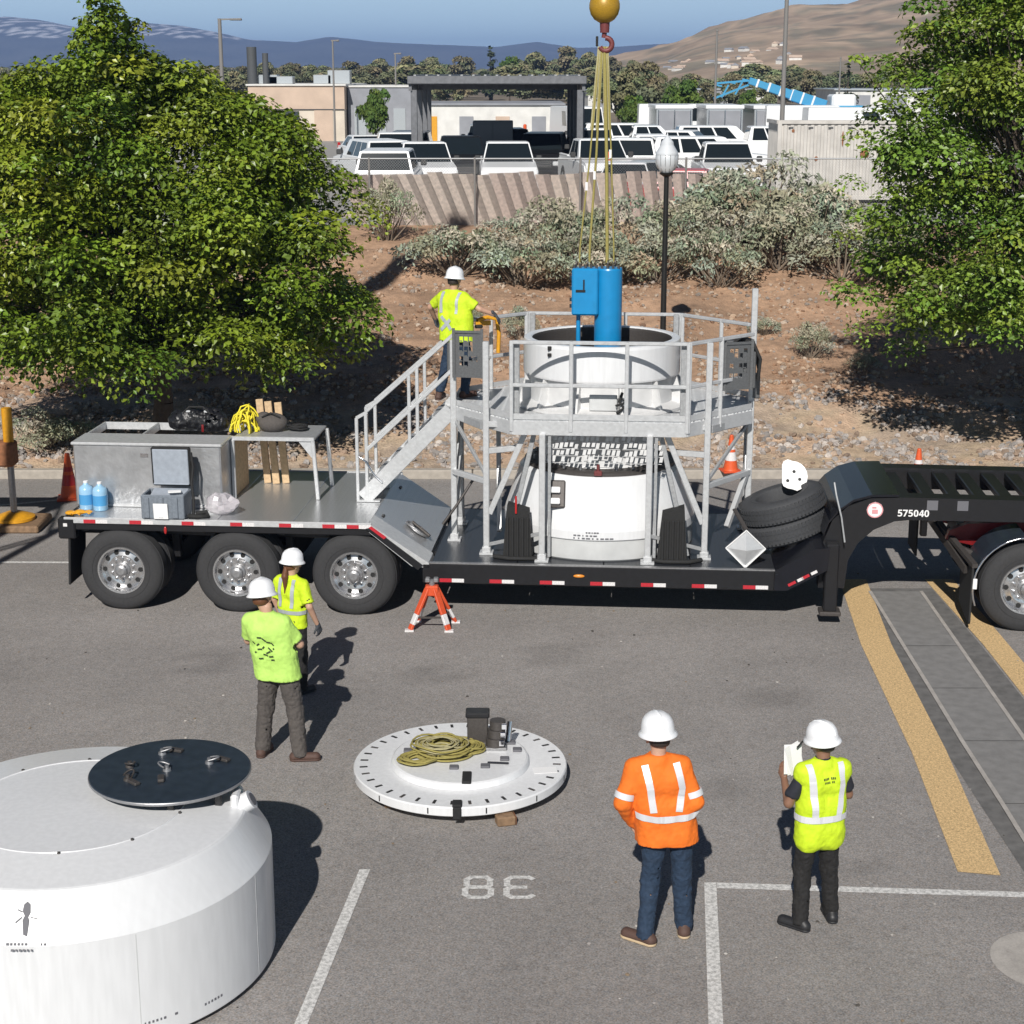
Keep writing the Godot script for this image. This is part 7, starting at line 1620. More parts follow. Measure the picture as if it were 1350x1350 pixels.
	# light poles
	for q in [[297, 92.0, 30, 0.13, 1.15, "tall grey street lamp with a single arm left of the yard"], [442, 108.0, 56, 0.07, 0.4, "thin lamp pole in front of the tan building"], [523, 116.0, 72, 0.07, 0.4, "thin lamp pole left of the canopy"], [1028, 72.0, -22, 0.11, 0.0, "tall pole rising out of frame behind the container"], [941, 110.0, 45, 0.09, 0.0, "slim pole left of the tall pole above the box trailers"], [1104, 140.0, 78, 0.08, 0.0, "short pole among the trees right of the blue boom"]]:
		var DD: float = q[1]; var X := px_at(q[0], DD); var top: float = 6.5 + (100.0 - q[2]) / 2200.0 * DD * 1.0
		t = thing("light_pole", q[5], "lamp post", Vector3(X, G, -DD), 0.0, "light poles round the yard")
		b = Bd.new(); b.cyl(Vector3(0, 0, 0), Vector3(0, top - G, 0), q[3], q[3] * 0.75, 12); put(b, "pole", M.pole_grey, t)
		if q[4] > 0.2:
			b = Bd.new(); b.bar(Vector3(-0.1, top - G - 0.05, 0), Vector3(q[4], top - G - 0.02, 0), 0.08, 0.08); b.box(Vector3(q[4] * 0.75, top - G - 0.05, 0), Vector3(q[4] * 0.55, 0.10, 0.3), 0.03); put(b, "luminaire", M.pole_grey, t)
		else:
			b = Bd.new(); b.ball(Vector3(0, top - G, 0), Vector3(q[3], q[3], q[3]), 10, 6); put(b, "cap", M.pole_grey, t)
	t = thing("white_post", "white post with a grey cap at the left edge above the tree", "post", Vector3(px_at(-3, 60.0), G, -60.0))
	b = Bd.new(); b.box(Vector3(0, 1.8, 0), Vector3(0.4, 3.6, 0.4), 0.03); put(b, "post", M.white_wall, t)
	b = Bd.new(); b.lathe(Vector3(0, 3.6, 0), UP, [Vector2(0.24, 0), Vector2(0.1, 0.9), Vector2(0, 1.0)], 14); put(b, "cap", M.grey_wall, t)
# ---------------------------------------------------------------- people
# signed distance on a grid, meshed as surface nets
class Fld:
	var mn: Vector3
	var h: float
	var nx: int
	var ny: int
	var nz: int
	var d := PackedFloat32Array()
	func _init(a: Vector3, b: Vector3, cell: float):
		mn = a; h = cell
		nx = int((b.x - a.x) / h) + 2; ny = int((b.y - a.y) / h) + 2; nz = int((b.z - a.z) / h) + 2
		d.resize(nx * ny * nz); d.fill(0.09)
	func bone(a: Vector3, b: Vector3, ra: float, rb: float, k: float):
		var r := maxf(ra, rb) + 0.09
		var x0 := maxi(0, int((minf(a.x, b.x) - r - mn.x) / h)); var x1 := mini(nx - 1, int((maxf(a.x, b.x) + r - mn.x) / h) + 1)
		var y0 := maxi(0, int((minf(a.y, b.y) - r - mn.y) / h)); var y1 := mini(ny - 1, int((maxf(a.y, b.y) + r - mn.y) / h) + 1)
		var z0 := maxi(0, int((minf(a.z, b.z) - r - mn.z) / h)); var z1 := mini(nz - 1, int((maxf(a.z, b.z) + r - mn.z) / h) + 1)
		var ab := b - a; var l2 := maxf(ab.length_squared(), 1e-9); var dr := rb - ra
		for z in range(z0, z1 + 1):
			for y in range(y0, y1 + 1):
				var i := (z * ny + y) * nx + x0
				for x in range(x0, x1 + 1):
					var p := Vector3(mn.x + x * h, mn.y + y * h, mn.z + z * h) - a
					var t := clampf(p.dot(ab) / l2, 0.0, 1.0)
					var e := (p - ab * t).length() - ra - dr * t
					var o := d[i]
					var q := k - absf(o - e)
					if q > 0.0: d[i] = minf(o, e) - q * q * 0.25 / k
					elif e < o: d[i] = e
					i += 1
	func wrinkle(fn: FastNoiseLite, amp: float):
		for z in nz:
			for y in ny:
				var i := (z * ny + y) * nx
				for x in nx:
					if absf(d[i]) < 0.035: d[i] += amp * fn.get_noise_3d(mn.x + x * h, (mn.y + y * h) * 0.8, mn.z + z * h)
					i += 1
	func clip_below(y: float): # keep what lies above y
		for iz in nz:
			for iy in ny:
				var e := y - (mn.y + iy * h); var i := (iz * ny + iy) * nx
				if e < -0.09: continue
				for x in nx:
					if e > d[i]: d[i] = e
					i += 1
	func clip_above(y: float):
		for iz in nz:
			for iy in ny:
				var e := mn.y + iy * h - y; var i := (iz * ny + iy) * nx
				if e < -0.09: continue
				for x in nx:
					if e > d[i]: d[i] = e
					i += 1
	func clip_plane(p: Vector3, n: Vector3): # cut away the side n points to
		for iz in nz:
			for iy in ny:
				var i := (iz * ny + iy) * nx
				for x in nx:
					var q := Vector3(mn.x + x * h, mn.y + iy * h, mn.z + iz * h) - p
					if q.length_squared() < 0.0125:
						var e := q.dot(n)
						if e > d[i]: d[i] = e
					i += 1
	func at(p: Vector3) -> float:
		var q := (p - mn) / h
		var x := clampi(int(q.x), 0, nx - 2); var y := clampi(int(q.y), 0, ny - 2); var z := clampi(int(q.z), 0, nz - 2)
		var fx := clampf(q.x - x, 0, 1); var fy := clampf(q.y - y, 0, 1); var fz := clampf(q.z - z, 0, 1)
		var i := (z * ny + y) * nx + x; var s := nx * ny
		var a := lerpf(lerpf(d[i], d[i + 1], fx), lerpf(d[i + nx], d[i + nx + 1], fx), fy)
		var b := lerpf(lerpf(d[i + s], d[i + s + 1], fx), lerpf(d[i + s + nx], d[i + s + nx + 1], fx), fy)
		return lerpf(a, b, fz)
	func hit(o: Vector3, dir: Vector3, far := 0.8): # march until the surface; null if missed
		var t := 0.0
		while t < far:
			var e := at(o + dir * t)
			if e < 0.0015: return o + dir * t
			t += maxf(e * 0.7, 0.002)
		return null
	func nets(out: Bd):
		var idx := {}; var V := PackedVector3Array(); var N := PackedVector3Array(); var sl := nx * ny
		var co := [0, 1, nx, nx + 1, sl, sl + 1, sl + nx, sl + nx + 1]
		var cp := [Vector3(0, 0, 0), Vector3(1, 0, 0), Vector3(0, 1, 0), Vector3(1, 1, 0), Vector3(0, 0, 1), Vector3(1, 0, 1), Vector3(0, 1, 1), Vector3(1, 1, 1)]
		var ed := [[0, 1], [2, 3], [4, 5], [6, 7], [0, 2], [1, 3], [4, 6], [5, 7], [0, 4], [1, 5], [2, 6], [3, 7]]
		for z in nz - 1:
			for y in ny - 1:
				var i := (z * ny + y) * nx
				for x in nx - 1:
					var d0 := d[i]
					if absf(d0) < h * 2.0:
						var neg := 0
						for k in 8: if d[i + co[k]] < 0.0: neg += 1
						if neg > 0 and neg < 8:
							var s := Vector3.ZERO; var c := 0
							for e in ed:
								var da := d[i + co[e[0]]]; var db := d[i + co[e[1]]]
								if (da < 0.0) != (db < 0.0):
									s += (cp[e[0]] as Vector3).lerp(cp[e[1]], da / (da - db)); c += 1
							idx[i] = V.size(); V.append(mn + (Vector3(x, y, z) + s / c) * h)
							var g := Vector3(d[i + 1] + d[i + nx + 1] + d[i + sl + 1] + d[i + sl + nx + 1] - d0 - d[i + nx] - d[i + sl] - d[i + sl + nx], d[i + nx] + d[i + nx + 1] + d[i + sl + nx] + d[i + sl + nx + 1] - d0 - d[i + 1] - d[i + sl] - d[i + sl + 1], d[i + sl] + d[i + sl + 1] + d[i + sl + nx] + d[i + sl + nx + 1] - d0 - d[i + 1] - d[i + nx] - d[i + nx + 1])
							N.append(g.normalized())
					i += 1
		for i in idx.keys():
			var dd := [[1, nx, sl], [nx, sl, 1], [sl, 1, nx]]
			for e in dd:
				if (d[i] < 0.0) == (d[i + e[0]] < 0.0): continue
				var a: int = i; var b: int = i - e[1]; var c: int = i - e[1] - e[2]; var f: int = i - e[2]
				if not (idx.has(b) and idx.has(c) and idx.has(f)): continue
				var ia: int = idx[a]; var ib: int = idx[b]; var ic: int = idx[c]; var jf: int = idx[f]
				out.tri(V[ia], V[ib], V[ic], N[ia], N[ib], N[ic]); out.tri(V[ia], V[ic], V[jf], N[ia], N[ic], N[jf])

func ribbon(F: Fld, rows: Array, called: String, m: Material, parent: Node): # rows: pairs of [origin, direction] for the two edges
	var b := Bd.new(); var prev = null
	for r in rows:
		var p = F.hit(r[0], r[1]); var q = F.hit(r[2], r[1])
		if p == null or q == null:
			prev = null; continue
		var n: Vector3 = -r[1]; p += n * 0.009; q += n * 0.009
		if prev != null:
			var nn: Vector3 = (q - p).cross(prev[0] - p).normalized()
			if nn.dot(n) < 0: nn = -nn
			b.quad(prev[0], prev[1], q, p, nn)
		prev = [p, q]
	if b.v.size() > 0: put(b, called, m, parent)
func band(F: Fld, c: Vector3, y: float, w: float, called: String, m: Material, parent: Node, a0 := 0.0, a1 := TAU, dip := 0.0):
	var rows := []
	for i in 41:
		var a := lerpf(a0, a1, i / 40.0); var dv := Vector3(cos(a), 0, sin(a)); var yy := y - dip * sin(a)
		rows.append([Vector3(c.x, yy + w * 0.5, c.z) + dv * 0.34, -dv, Vector3(c.x, yy - w * 0.5, c.z) + dv * 0.34])
	ribbon(F, rows, called, m, parent)
func stripe(F: Fld, pts: Array, w: float, zside: float, called: String, m: Material, parent: Node): # strip down the back (zside 1) or chest (-1)
	var rows := []
	for i in pts.size() - 1:
		for k in 12:
			var p: Vector2 = (pts[i] as Vector2).lerp(pts[i + 1], k / 12.0); var d: Vector2 = (pts[i + 1] - pts[i]).normalized(); var n := Vector2(-d.y, d.x) * w * 0.5
			rows.append([Vector3(p.x - n.x, p.y - n.y, 0.36 * zside), Vector3(0, 0, -zside), Vector3(p.x + n.x, p.y + n.y, 0.36 * zside)])
	ribbon(F, rows, called, m, parent)

func hand_into(b: Bd, W: Vector3, dir: Vector3, pn: Vector3, side: float, curl: float, k := 1.0):
	dir = dir.normalized(); pn = (pn - dir * pn.dot(dir)).normalized(); var ac := dir.cross(pn) * side
	var F := Fld.new(W + dir * 0.09 * k - Vector3.ONE * 0.125 * k, W + dir * 0.09 * k + Vector3.ONE * 0.125 * k, 0.0058)
	F.bone(W - dir * 0.04 * k, W + dir * 0.02 * k, 0.027 * k, 0.025 * k, 0.01)
	var L := [0.068, 0.076, 0.070, 0.054]
	for f in 4:
		var o := (f - 1.5) * 0.0195 * k; var kn := W + dir * (0.088 - absf(f - 1.2) * 0.004) * k + ac * o
		F.bone(W + ac * o * 0.6 + dir * 0.01 * k, kn, 0.016 * k, 0.0125 * k, 0.012)
		var d1 := (dir + pn * curl * 0.6 + ac * o * 2.0).normalized(); var m1: Vector3 = kn + d1 * L[f] * 0.5 * k
		var d2 := (dir + pn * curl * 1.8).normalized(); var m2: Vector3 = m1 + d2 * L[f] * 0.52 * k
		F.bone(kn, m1, 0.0105 * k, 0.0095 * k, 0.003); F.bone(m1, m2, 0.0095 * k, 0.0078 * k, 0.003)
	var tb := W + dir * 0.03 * k - ac * 0.028 * k; var t1 := tb + (dir * 0.6 - ac * 0.7 + pn * 0.4).normalized() * 0.038 * k; var t2 := t1 + (dir * 0.9 - ac * 0.2 + pn * 0.5).normalized() * 0.032 * k
	F.bone(W + dir * 0.015 * k - ac * 0.012 * k, tb, 0.017 * k, 0.015 * k, 0.012); F.bone(tb, t1, 0.0135 * k, 0.011 * k, 0.006); F.bone(t1, t2, 0.011 * k, 0.009 * k, 0.004)
	F.nets(b)

func person(c: Dictionary) -> Node3D:
	var t: Node3D
	if c.has("trailer"):
		t = tthing("person", c.label, "person", c.pos, "workers on the site"); t.rotation.y += c.yaw
	else: t = thing("person", c.label, "person", c.pos, c.yaw, "workers on the site")
	t.scale = Vector3.ONE * c.scale
	var fn := FastNoiseLite.new(); fn.seed = c.seed; fn.frequency = 7.0; fn.fractal_octaves = 2
	var fn2 := FastNoiseLite.new(); fn2.seed = c.seed + 50; fn2.frequency = 17.0; fn2.noise_type = FastNoiseLite.TYPE_SIMPLEX_SMOOTH; fn2.fractal_type = FastNoiseLite.FRACTAL_RIDGED; fn2.fractal_octaves = 2
	var J: Dictionary = c.j; var ln: Vector3 = c.get("lean", Vector3.ZERO) # offset of the shoulders
	var mid := Vector3(0, 1.12, 0) + ln * 0.4; var ch := Vector3(0, 1.31, 0.0) + ln * 0.8; var sh := Vector3(0, 1.455, 0.01) + ln
	var gw: float = c.get("girth", 1.0)
	var Sl := sh + Vector3(-0.175, -0.045, 0); var Sr := sh + Vector3(0.175, -0.045, 0)
	var El: Vector3 = J.el; var Er: Vector3 = J.er; var Wl: Vector3 = J.wl; var Wr: Vector3 = J.wr
	var Hl := Vector3(-0.095, 0.93, 0); var Hr := Vector3(0.095, 0.93, 0)
	var Kl: Vector3 = J.kl; var Kr: Vector3 = J.kr; var Al: Vector3 = J.al; var Ar: Vector3 = J.ar
	# body: one surface of torso, limbs, neck; head and hands on finer grids
	var b := Bd.new()
	var F := Fld.new(Vector3(-0.75, 0.05, -0.65), Vector3(0.75, 1.62, 0.45), 0.02)
	F.bone(sh + Vector3(-0.12, -0.05, 0), sh + Vector3(0.12, -0.05, 0), 0.05, 0.05, 0.04); F.bone(ch + Vector3(-0.08, 0, 0), ch + Vector3(0.08, 0, 0), 0.095, 0.095, 0.05); F.bone(Hl, Hr, 0.09, 0.09, 0.05)
	for s in [-1.0, 1.0]: F.bone(ch + Vector3(s * 0.07, 0, 0), mid + Vector3(s * 0.055, 0, 0), 0.09, 0.085, 0.05); F.bone(mid + Vector3(s * 0.055, 0, 0), Vector3(s * 0.06, 0.93, 0), 0.085, 0.09, 0.05)
	F.bone(sh, sh + Vector3(0, 0.10, -0.015), 0.058, 0.056, 0.03)
	for a in [[Sl, El, Wl], [Sr, Er, Wr]]: F.bone(a[0], a[1], 0.045, 0.042, 0.015); F.bone(a[1], a[2], 0.042, 0.030, 0.015)
	for a in [[Hl, Kl, Al], [Hr, Kr, Ar]]: F.bone(a[0], a[1], 0.062, 0.044, 0.02); F.bone(a[1], a[2], 0.044, 0.030, 0.02)
	F.nets(b)
	var hc: Vector3 = sh + Vector3(0, 0.178, -0.03) + c.get("head_off", Vector3.ZERO); var hb: Basis = Basis.from_euler(c.get("head_rot", Vector3.ZERO))
	F = Fld.new(hc - Vector3.ONE * 0.19, hc + Vector3.ONE * 0.19, 0.0085)
	F.bone(hc + hb * Vector3(0, 0.035, 0.015), hc + hb * Vector3(0, 0.035, -0.015), 0.092, 0.086, 0.03); F.bone(hc + hb * Vector3(0, -0.04, -0.04), hc + hb * Vector3(0, -0.075, -0.055), 0.055, 0.038, 0.04); F.bone(sh + Vector3(0, 0.05, -0.01), hc + hb * Vector3(0, -0.03, 0.01), 0.056, 0.058, 0.03)
	F.bone(hc + hb * Vector3(0, 0.005, -0.10), hc + hb * Vector3(0, -0.03, -0.118), 0.010, 0.014, 0.015); F.bone(hc + hb * Vector3(-0.025, -0.062, -0.098), hc + hb * Vector3(0.025, -0.062, -0.098), 0.007, 0.007, 0.01); F.bone(hc + hb * Vector3(-0.045, 0.025, -0.090), hc + hb * Vector3(0.045, 0.025, -0.090), 0.010, 0.010, 0.015)
	for s in [-1.0, 1.0]: F.bone(hc + hb * Vector3(s * 0.083, 0.015, 0.0), hc + hb * Vector3(s * 0.085, -0.025, -0.004), 0.016, 0.012, 0.008)
	F.nets(b)
	var hands: bool = not c.has("glove")
	if hands:
		hand_into(b, Wl, J.hl, J.pl, -1.0, 0.6); hand_into(b, Wr, J.hr, J.pr, 1.0, 0.6)
	var body := put(b, "body", c.skin, t)
	for s in [-1.0, 1.0]:
		b = Bd.new(); b.ball(hc + hb * Vector3(s * 0.033, 0.008, -0.092), Vector3(0.012, 0.009, 0.010), 10, 6); put(b, "eye", M.eye, t)
	if not hands:
		for e in [[Wl, J.hl, J.pl, -1.0], [Wr, J.hr, J.pr, 1.0]]:
			b = Bd.new(); hand_into(b, e[0], e[1], e[2], e[3], 0.9, 1.12); put(b, "glove", c.glove, t)
	# shirt
	var SF := Fld.new(Vector3(-0.62, 0.70, -0.52), Vector3(0.62, 1.60, 0.40), 0.0145); var vest: bool = c.get("vest", false)
	F = SF; var hem: float = c.get("hem", 0.84)
	for s in [-1.0, 1.0]:
		F.bone(sh + Vector3(s * 0.03, 0.01, 0), Vector3(sh.x + s * 0.165, sh.y - 0.045, sh.z), 0.070, 0.076, 0.05); F.bone(ch + Vector3(s * 0.095 * gw, 0.02, 0), mid + Vector3(s * 0.085 * gw, 0, 0), 0.118 * gw, 0.120 * gw, 0.05); F.bone(mid + Vector3(s * 0.085 * gw, 0, 0), Vector3(s * 0.09 * gw, 0.80, 0), 0.120 * gw, 0.130 * gw, 0.05)
	F.bone(ch + Vector3(-0.06, 0, 0), ch + Vector3(0.06, 0, 0), 0.122 * gw, 0.122 * gw, 0.05); F.bone(Vector3(-0.05, 0.85, 0), Vector3(0.05, 0.85, 0), 0.128 * gw, 0.128 * gw, 0.05); F.bone(mid, Vector3(0, 0.9, 0), 0.118 * gw, 0.124 * gw, 0.05)
	F.bone(sh + Vector3(0, 0.0, 0.0), sh + Vector3(0, 0.055, -0.008), 0.075, 0.068, 0.02)
	if vest:
		for a in [[Sl, El], [Sr, Er]]: F.bone(a[0], (a[0] as Vector3).lerp(a[1], 0.12), 0.080, 0.074, 0.03)
	else:
		var sl: float = c.get("sleeve", 0.75)
		for a in [[Sl, El, Wl], [Sr, Er, Wr]]:
			if sl > 1.0: F.bone(a[0], a[1], 0.076, 0.064, 0.03); F.bone(a[1], (a[1] as Vector3).lerp(a[2], sl - 1.0), 0.066, 0.046, 0.02)
			else: F.bone(a[0], (a[0] as Vector3).lerp(a[1], sl), 0.074, 0.074, 0.03)
		if sl <= 1.0:
			for a in [[Sl, El], [Sr, Er]]: F.clip_plane((a[0] as Vector3).lerp(a[1], sl + 0.06), ((a[1] as Vector3) - a[0]).normalized())
	F.wrinkle(fn, 0.010); F.wrinkle(fn2, 0.004); F.clip_below(hem); F.clip_above(sh.y + 0.062)
	b = Bd.new(); F.nets(b); var shirt := put(b, "vest" if vest else "shirt", c.shirt, t)
	if vest:
		F = Fld.new(Vector3(-0.62, 0.95, -0.5), Vector3(0.62, 1.60, 0.35), 0.0145)
		for a in [[Sl, El], [Sr, Er]]: F.bone((a[0] as Vector3).lerp(a[1], 0.16), (a[0] as Vector3).lerp(a[1], 0.72), 0.050, 0.064, 0.02); F.clip_plane((a[0] as Vector3).lerp(a[1], 0.78), ((a[1] as Vector3) - a[0]).normalized())
		F.bone(sh, sh + Vector3(0, 0.06, -0.01), 0.07, 0.066, 0.02); F.clip_above(sh.y + 0.07); F.wrinkle(fn, 0.009)
		b = Bd.new(); F.nets(b); put(b, "undershirt", M.navy, t)
	# trousers
	F = Fld.new(Vector3(-0.45, 0.03, -0.45), Vector3(0.45, 1.10, 0.40), 0.0145); var lw: float = c.get("leg_w", 1.0)
	F.bone(Hl + Vector3(0.02, 0.03, 0), Hr + Vector3(-0.02, 0.03, 0), 0.118, 0.118, 0.04); F.bone(Vector3(-0.06, 0.98, 0), Vector3(0.06, 0.98, 0), 0.095, 0.095, 0.04)
	for a in [[Hl, Kl, Al], [Hr, Kr, Ar]]: F.bone((a[0] as Vector3) + Vector3(0, -0.05, 0), a[1], 0.098 * lw, 0.076 * lw, 0.025); F.bone(a[1], (a[2] as Vector3) + Vector3(0, -0.02, 0), 0.076 * lw, 0.068 * lw, 0.03)
	F.wrinkle(fn, 0.010); F.wrinkle(fn2, 0.010); F.clip_below(0.055); F.clip_above(0.99)
	b = Bd.new(); F.nets(b); put(b, "trousers", c.trousers, t)
	# shoes with soles
	for a in [[Al, J.tl], [Ar, J.tr]]:
		var an: Vector3 = a[0]; var tv: Vector3 = (a[1] as Vector3).normalized(); var base := Vector3(an.x, c.get("floor", 0.0) if not J.has("yl") else (J.yl if an == Al else J.yr), an.z)
		var hl := base - tv * 0.05; var to := base + tv * 0.16
		for part in 2:
			F = Fld.new(base - Vector3(0.26, 0.02, 0.26), base + Vector3(0.26, 0.16, 0.26), 0.0095)
			F.bone(hl + Vector3(0, 0.045, 0), hl + tv * 0.06 + Vector3(0, 0.11, 0), 0.046, 0.05, 0.02); F.bone(hl + Vector3(0, 0.04, 0), to + Vector3(0, 0.035, 0), 0.044, 0.047, 0.02)
			if part == 0: F.clip_below(base.y + 0.024)
			else:
				F.bone(hl + Vector3(0, 0.01, 0), to + Vector3(0, 0.01, 0), 0.048, 0.050, 0.01); F.clip_above(base.y + 0.026); F.clip_below(base.y + 0.002)
			b = Bd.new(); F.nets(b); put(b, "shoe" if part == 0 else "sole", c.shoe if part == 0 else c.sole, t)
	# hard hat with all-round brim
	var ht := Transform3D(hb, hc + hb * Vector3(0, 0.055, 0.0)); b = Bd.new()
	b.lathe(Vector3.ZERO, Vector3.UP, [Vector2(0.118, -0.022), Vector2(0.135, -0.028), Vector2(0.147, -0.031), Vector2(0.149, -0.025), Vector2(0.136, -0.012), Vector2(0.125, 0.004), Vector2(0.123, 0.04), Vector2(0.113, 0.078), Vector2(0.091, 0.110), Vector2(0.055, 0.132), Vector2(0.0, 0.140)], 40, true)
	b.tube([Vector3(0, 0.045, 0.118), Vector3(0, 0.09, 0.100), Vector3(0, 0.127, 0.055), Vector3(0, 0.138, 0), Vector3(0, 0.127, -0.055), Vector3(0, 0.09, -0.100), Vector3(0, 0.045, -0.118)], 0.010, 6)
	var hat := put(b, "hard_hat", M.hat, t); hat.transform = ht * Transform3D(Basis.from_scale(Vector3(0.98, 1.05, 1.10)), Vector3.ZERO)
	b = Bd.new(); b.lathe(Vector3.ZERO, Vector3.UP, [Vector2(0.112, 0.0), Vector2(0.112, -0.035), Vector2(0.106, -0.035)], 28); var bd := put(b, "hat_band", M.black_matte, hat)
	# hair under the hat
	F = Fld.new(hc - Vector3(0.15, 0.16, 0.15), hc + Vector3(0.15, 0.12, 0.17), 0.010)
	F.bone(hc + hb * Vector3(0, 0.035, 0.022), hc + hb * Vector3(0, -0.01, 0.028), 0.092, 0.080, 0.02); F.clip_plane(hc + hb * Vector3(0, 0, -0.02), hb * Vector3(0, 0.2, -1).normalized()); F.clip_above(hc.y + 0.06); F.clip_below(hc.y - c.get("hair_low", 0.045))
	b = Bd.new(); F.nets(b); put(b, "hair", c.hair, t)
	if c.has("ponytail"):
		F = Fld.new(hc + Vector3(-0.12, -0.42, 0.0), hc + Vector3(0.12, 0.06, 0.26), 0.010)
		F.bone(hc + hb * Vector3(0, -0.02, 0.09), hc + Vector3(-0.01, -0.12, 0.135), 0.025, 0.036, 0.02); F.bone(hc + Vector3(-0.01, -0.12, 0.135), hc + Vector3(-0.02, -0.34, 0.125), 0.036, 0.014, 0.02); F.wrinkle(fn, 0.01)
		b = Bd.new(); F.nets(b); put(b, "ponytail", c.hair, t)
	return _remember(t, shirt, SF)
var last_shirt: Node
var last_field: Fld
func _remember(t: Node3D, s: Node, f: Fld) -> Node3D:
	last_shirt = s; last_field = f
	return t

func build_people():
	var b: Bd
	# man in orange long-sleeved shirt, hands at his front pockets
	person({"label": "worker seen from behind in an orange long-sleeved shirt and jeans", "pos": Vector3(1.19, 0, -11.73), "yaw": 0.10, "scale": 1.02, "seed": 1, "girth": 1.12, "skin": M.skin, "hair": M.hair_dark, "shirt": M.hiviz_orange, "trousers": M.jeans, "shoe": M.boot, "sole": M.sole, "sleeve": 1.95, "hem": 0.82, "lean": Vector3(-0.085, 0.01, 0.0), "head_rot": Vector3(-0.06, 0.18, 0.05),
		"j": {"el": Vector3(-0.355, 1.16, 0.05), "er": Vector3(0.19, 1.16, 0.07), "wl": Vector3(-0.245, 0.92, -0.10), "wr": Vector3(0.155, 0.98, -0.14), "hl": Vector3(0.35, -0.8, -0.4), "hr": Vector3(-0.5, -0.6, -0.5), "pl": Vector3(1, 0, 0.3), "pr": Vector3(-1, 0, 0.2), "kl": Vector3(-0.115, 0.50, -0.03), "kr": Vector3(0.125, 0.50, -0.04), "al": Vector3(-0.165, 0.09, 0.05), "ar": Vector3(0.155, 0.09, -0.06), "tl": Vector3(-0.75, 0, -0.65), "tr": Vector3(0.12, 0, -1)}})
	var s := last_shirt; var F := last_field
	stripe(F, [Vector2(-0.20, 1.47), Vector2(-0.165, 1.30), Vector2(-0.135, 1.10)], 0.052, 1.0, "reflective_stripe", M.reflect, s); stripe(F, [Vector2(0.035, 1.48), Vector2(0.075, 1.30), Vector2(0.05, 1.10)], 0.052, 1.0, "reflective_stripe", M.reflect, s)
	stripe(F, [Vector2(-0.19, 1.47), Vector2(-0.15, 1.10)], 0.052, -1.0, "reflective_stripe", M.reflect, s); stripe(F, [Vector2(0.03, 1.47), Vector2(0.06, 1.10)], 0.052, -1.0, "reflective_stripe", M.reflect, s)
	band(F, Vector3(-0.035, 0, 0), 1.085, 0.055, "reflective_stripe", M.reflect, s, 0.30, PI - 0.30, 0.03)
	for e in [[Vector3(-0.275, 1.44, 0.01), Vector3(-0.355, 1.16, 0.05)], [Vector3(0.105, 1.44, 0.01), Vector3(0.19, 1.16, 0.07)]]:
		var c: Vector3 = e[0].lerp(e[1], 0.78); var ax: Vector3 = (e[1] - e[0]).normalized(); b = Bd.new(); b.lathe(c, ax, [Vector2(0.0765, -0.024), Vector2(0.0765, 0.024)], 20); put(b, "sleeve_band", M.reflect, s)
	# man in yellow vest holding papers, looking left
	var vt := person({"label": "worker in a lime safety vest and black trousers holding white papers", "pos": Vector3(2.40, 0, -11.98), "yaw": 0.28, "scale": 0.932, "seed": 2, "girth": 1.02, "vest": true, "skin": M.skin_dark, "hair": M.hair_dark, "shirt": M.hiviz_yellow, "trousers": M.black_cloth, "shoe": M.shoe_black, "sole": M.shoe_black, "hem": 0.70, "head_rot": Vector3(-0.05, 0.55, 0.12),
		"j": {"el": Vector3(-0.285, 1.13, -0.02), "er": Vector3(0.265, 1.14, -0.03), "wl": Vector3(-0.23, 1.26, -0.24), "wr": Vector3(0.02, 1.18, -0.27), "hl": Vector3(0.1, 0.75, -0.5), "hr": Vector3(-0.8, 0.35, -0.35), "pl": Vector3(0.8, 0, -0.5), "pr": Vector3(0, 0.4, 1), "kl": Vector3(-0.13, 0.50, -0.02), "kr": Vector3(0.12, 0.50, -0.03), "al": Vector3(-0.17, 0.09, 0.06), "ar": Vector3(0.16, 0.09, -0.02), "tl": Vector3(-0.55, 0, -0.75), "tr": Vector3(0.2, 0, -1)}})
	s = last_shirt; F = last_field
	stripe(F, [Vector2(-0.155, 1.49), Vector2(-0.135, 1.30), Vector2(-0.10, 0.98)], 0.055, 1.0, "reflective_stripe", M.reflect, s); stripe(F, [Vector2(0.125, 1.49), Vector2(0.125, 1.30), Vector2(0.10, 0.98)], 0.055, 1.0, "reflective_stripe", M.reflect, s)
	band(F, Vector3.ZERO, 1.015, 0.058, "reflective_stripe", M.reflect, s)
	for row in [[1.365, 0.0, 0.12, 9], [1.335, 0.0, 0.10, 8]]:
		for i in row[3]:
			if (i * 7 + int(row[0] * 1000)) % 5 == 0: continue
			var x0: float = row[1] - row[2] * 0.5 + row[2] * i / row[3]
			stripe(F, [Vector2(x0, row[0] + 0.006 + i * 0.001), Vector2(x0 + row[2] / row[3] * 0.75, row[0] + 0.006 + i * 0.001)], 0.017, 1.0, "print", M.ink, s)
	var pp := thing("paper_sheets", "white paper sheets held up by the worker in the lime vest", "papers", Vector3(2.20, 1.22, -12.16), 0.5)
	for k in 3:
		b = Bd.new(); b.box(Vector3(0.0 + k * 0.012, 0.10, -0.004 * k), Vector3(0.17, 0.23, 0.001), 0, Basis.from_euler(Vector3(-0.25, 0.12 * k, -0.15 + k * 0.13))); put(b, "sheet", M.paper, pp)
	b = Bd.new(); b.bar(Vector3(0.02, 0.2, 0.02), Vector3(0.07, 0.25, 0.03), 0.01, 0.01); put(b, "pen", M.black_print, pp)
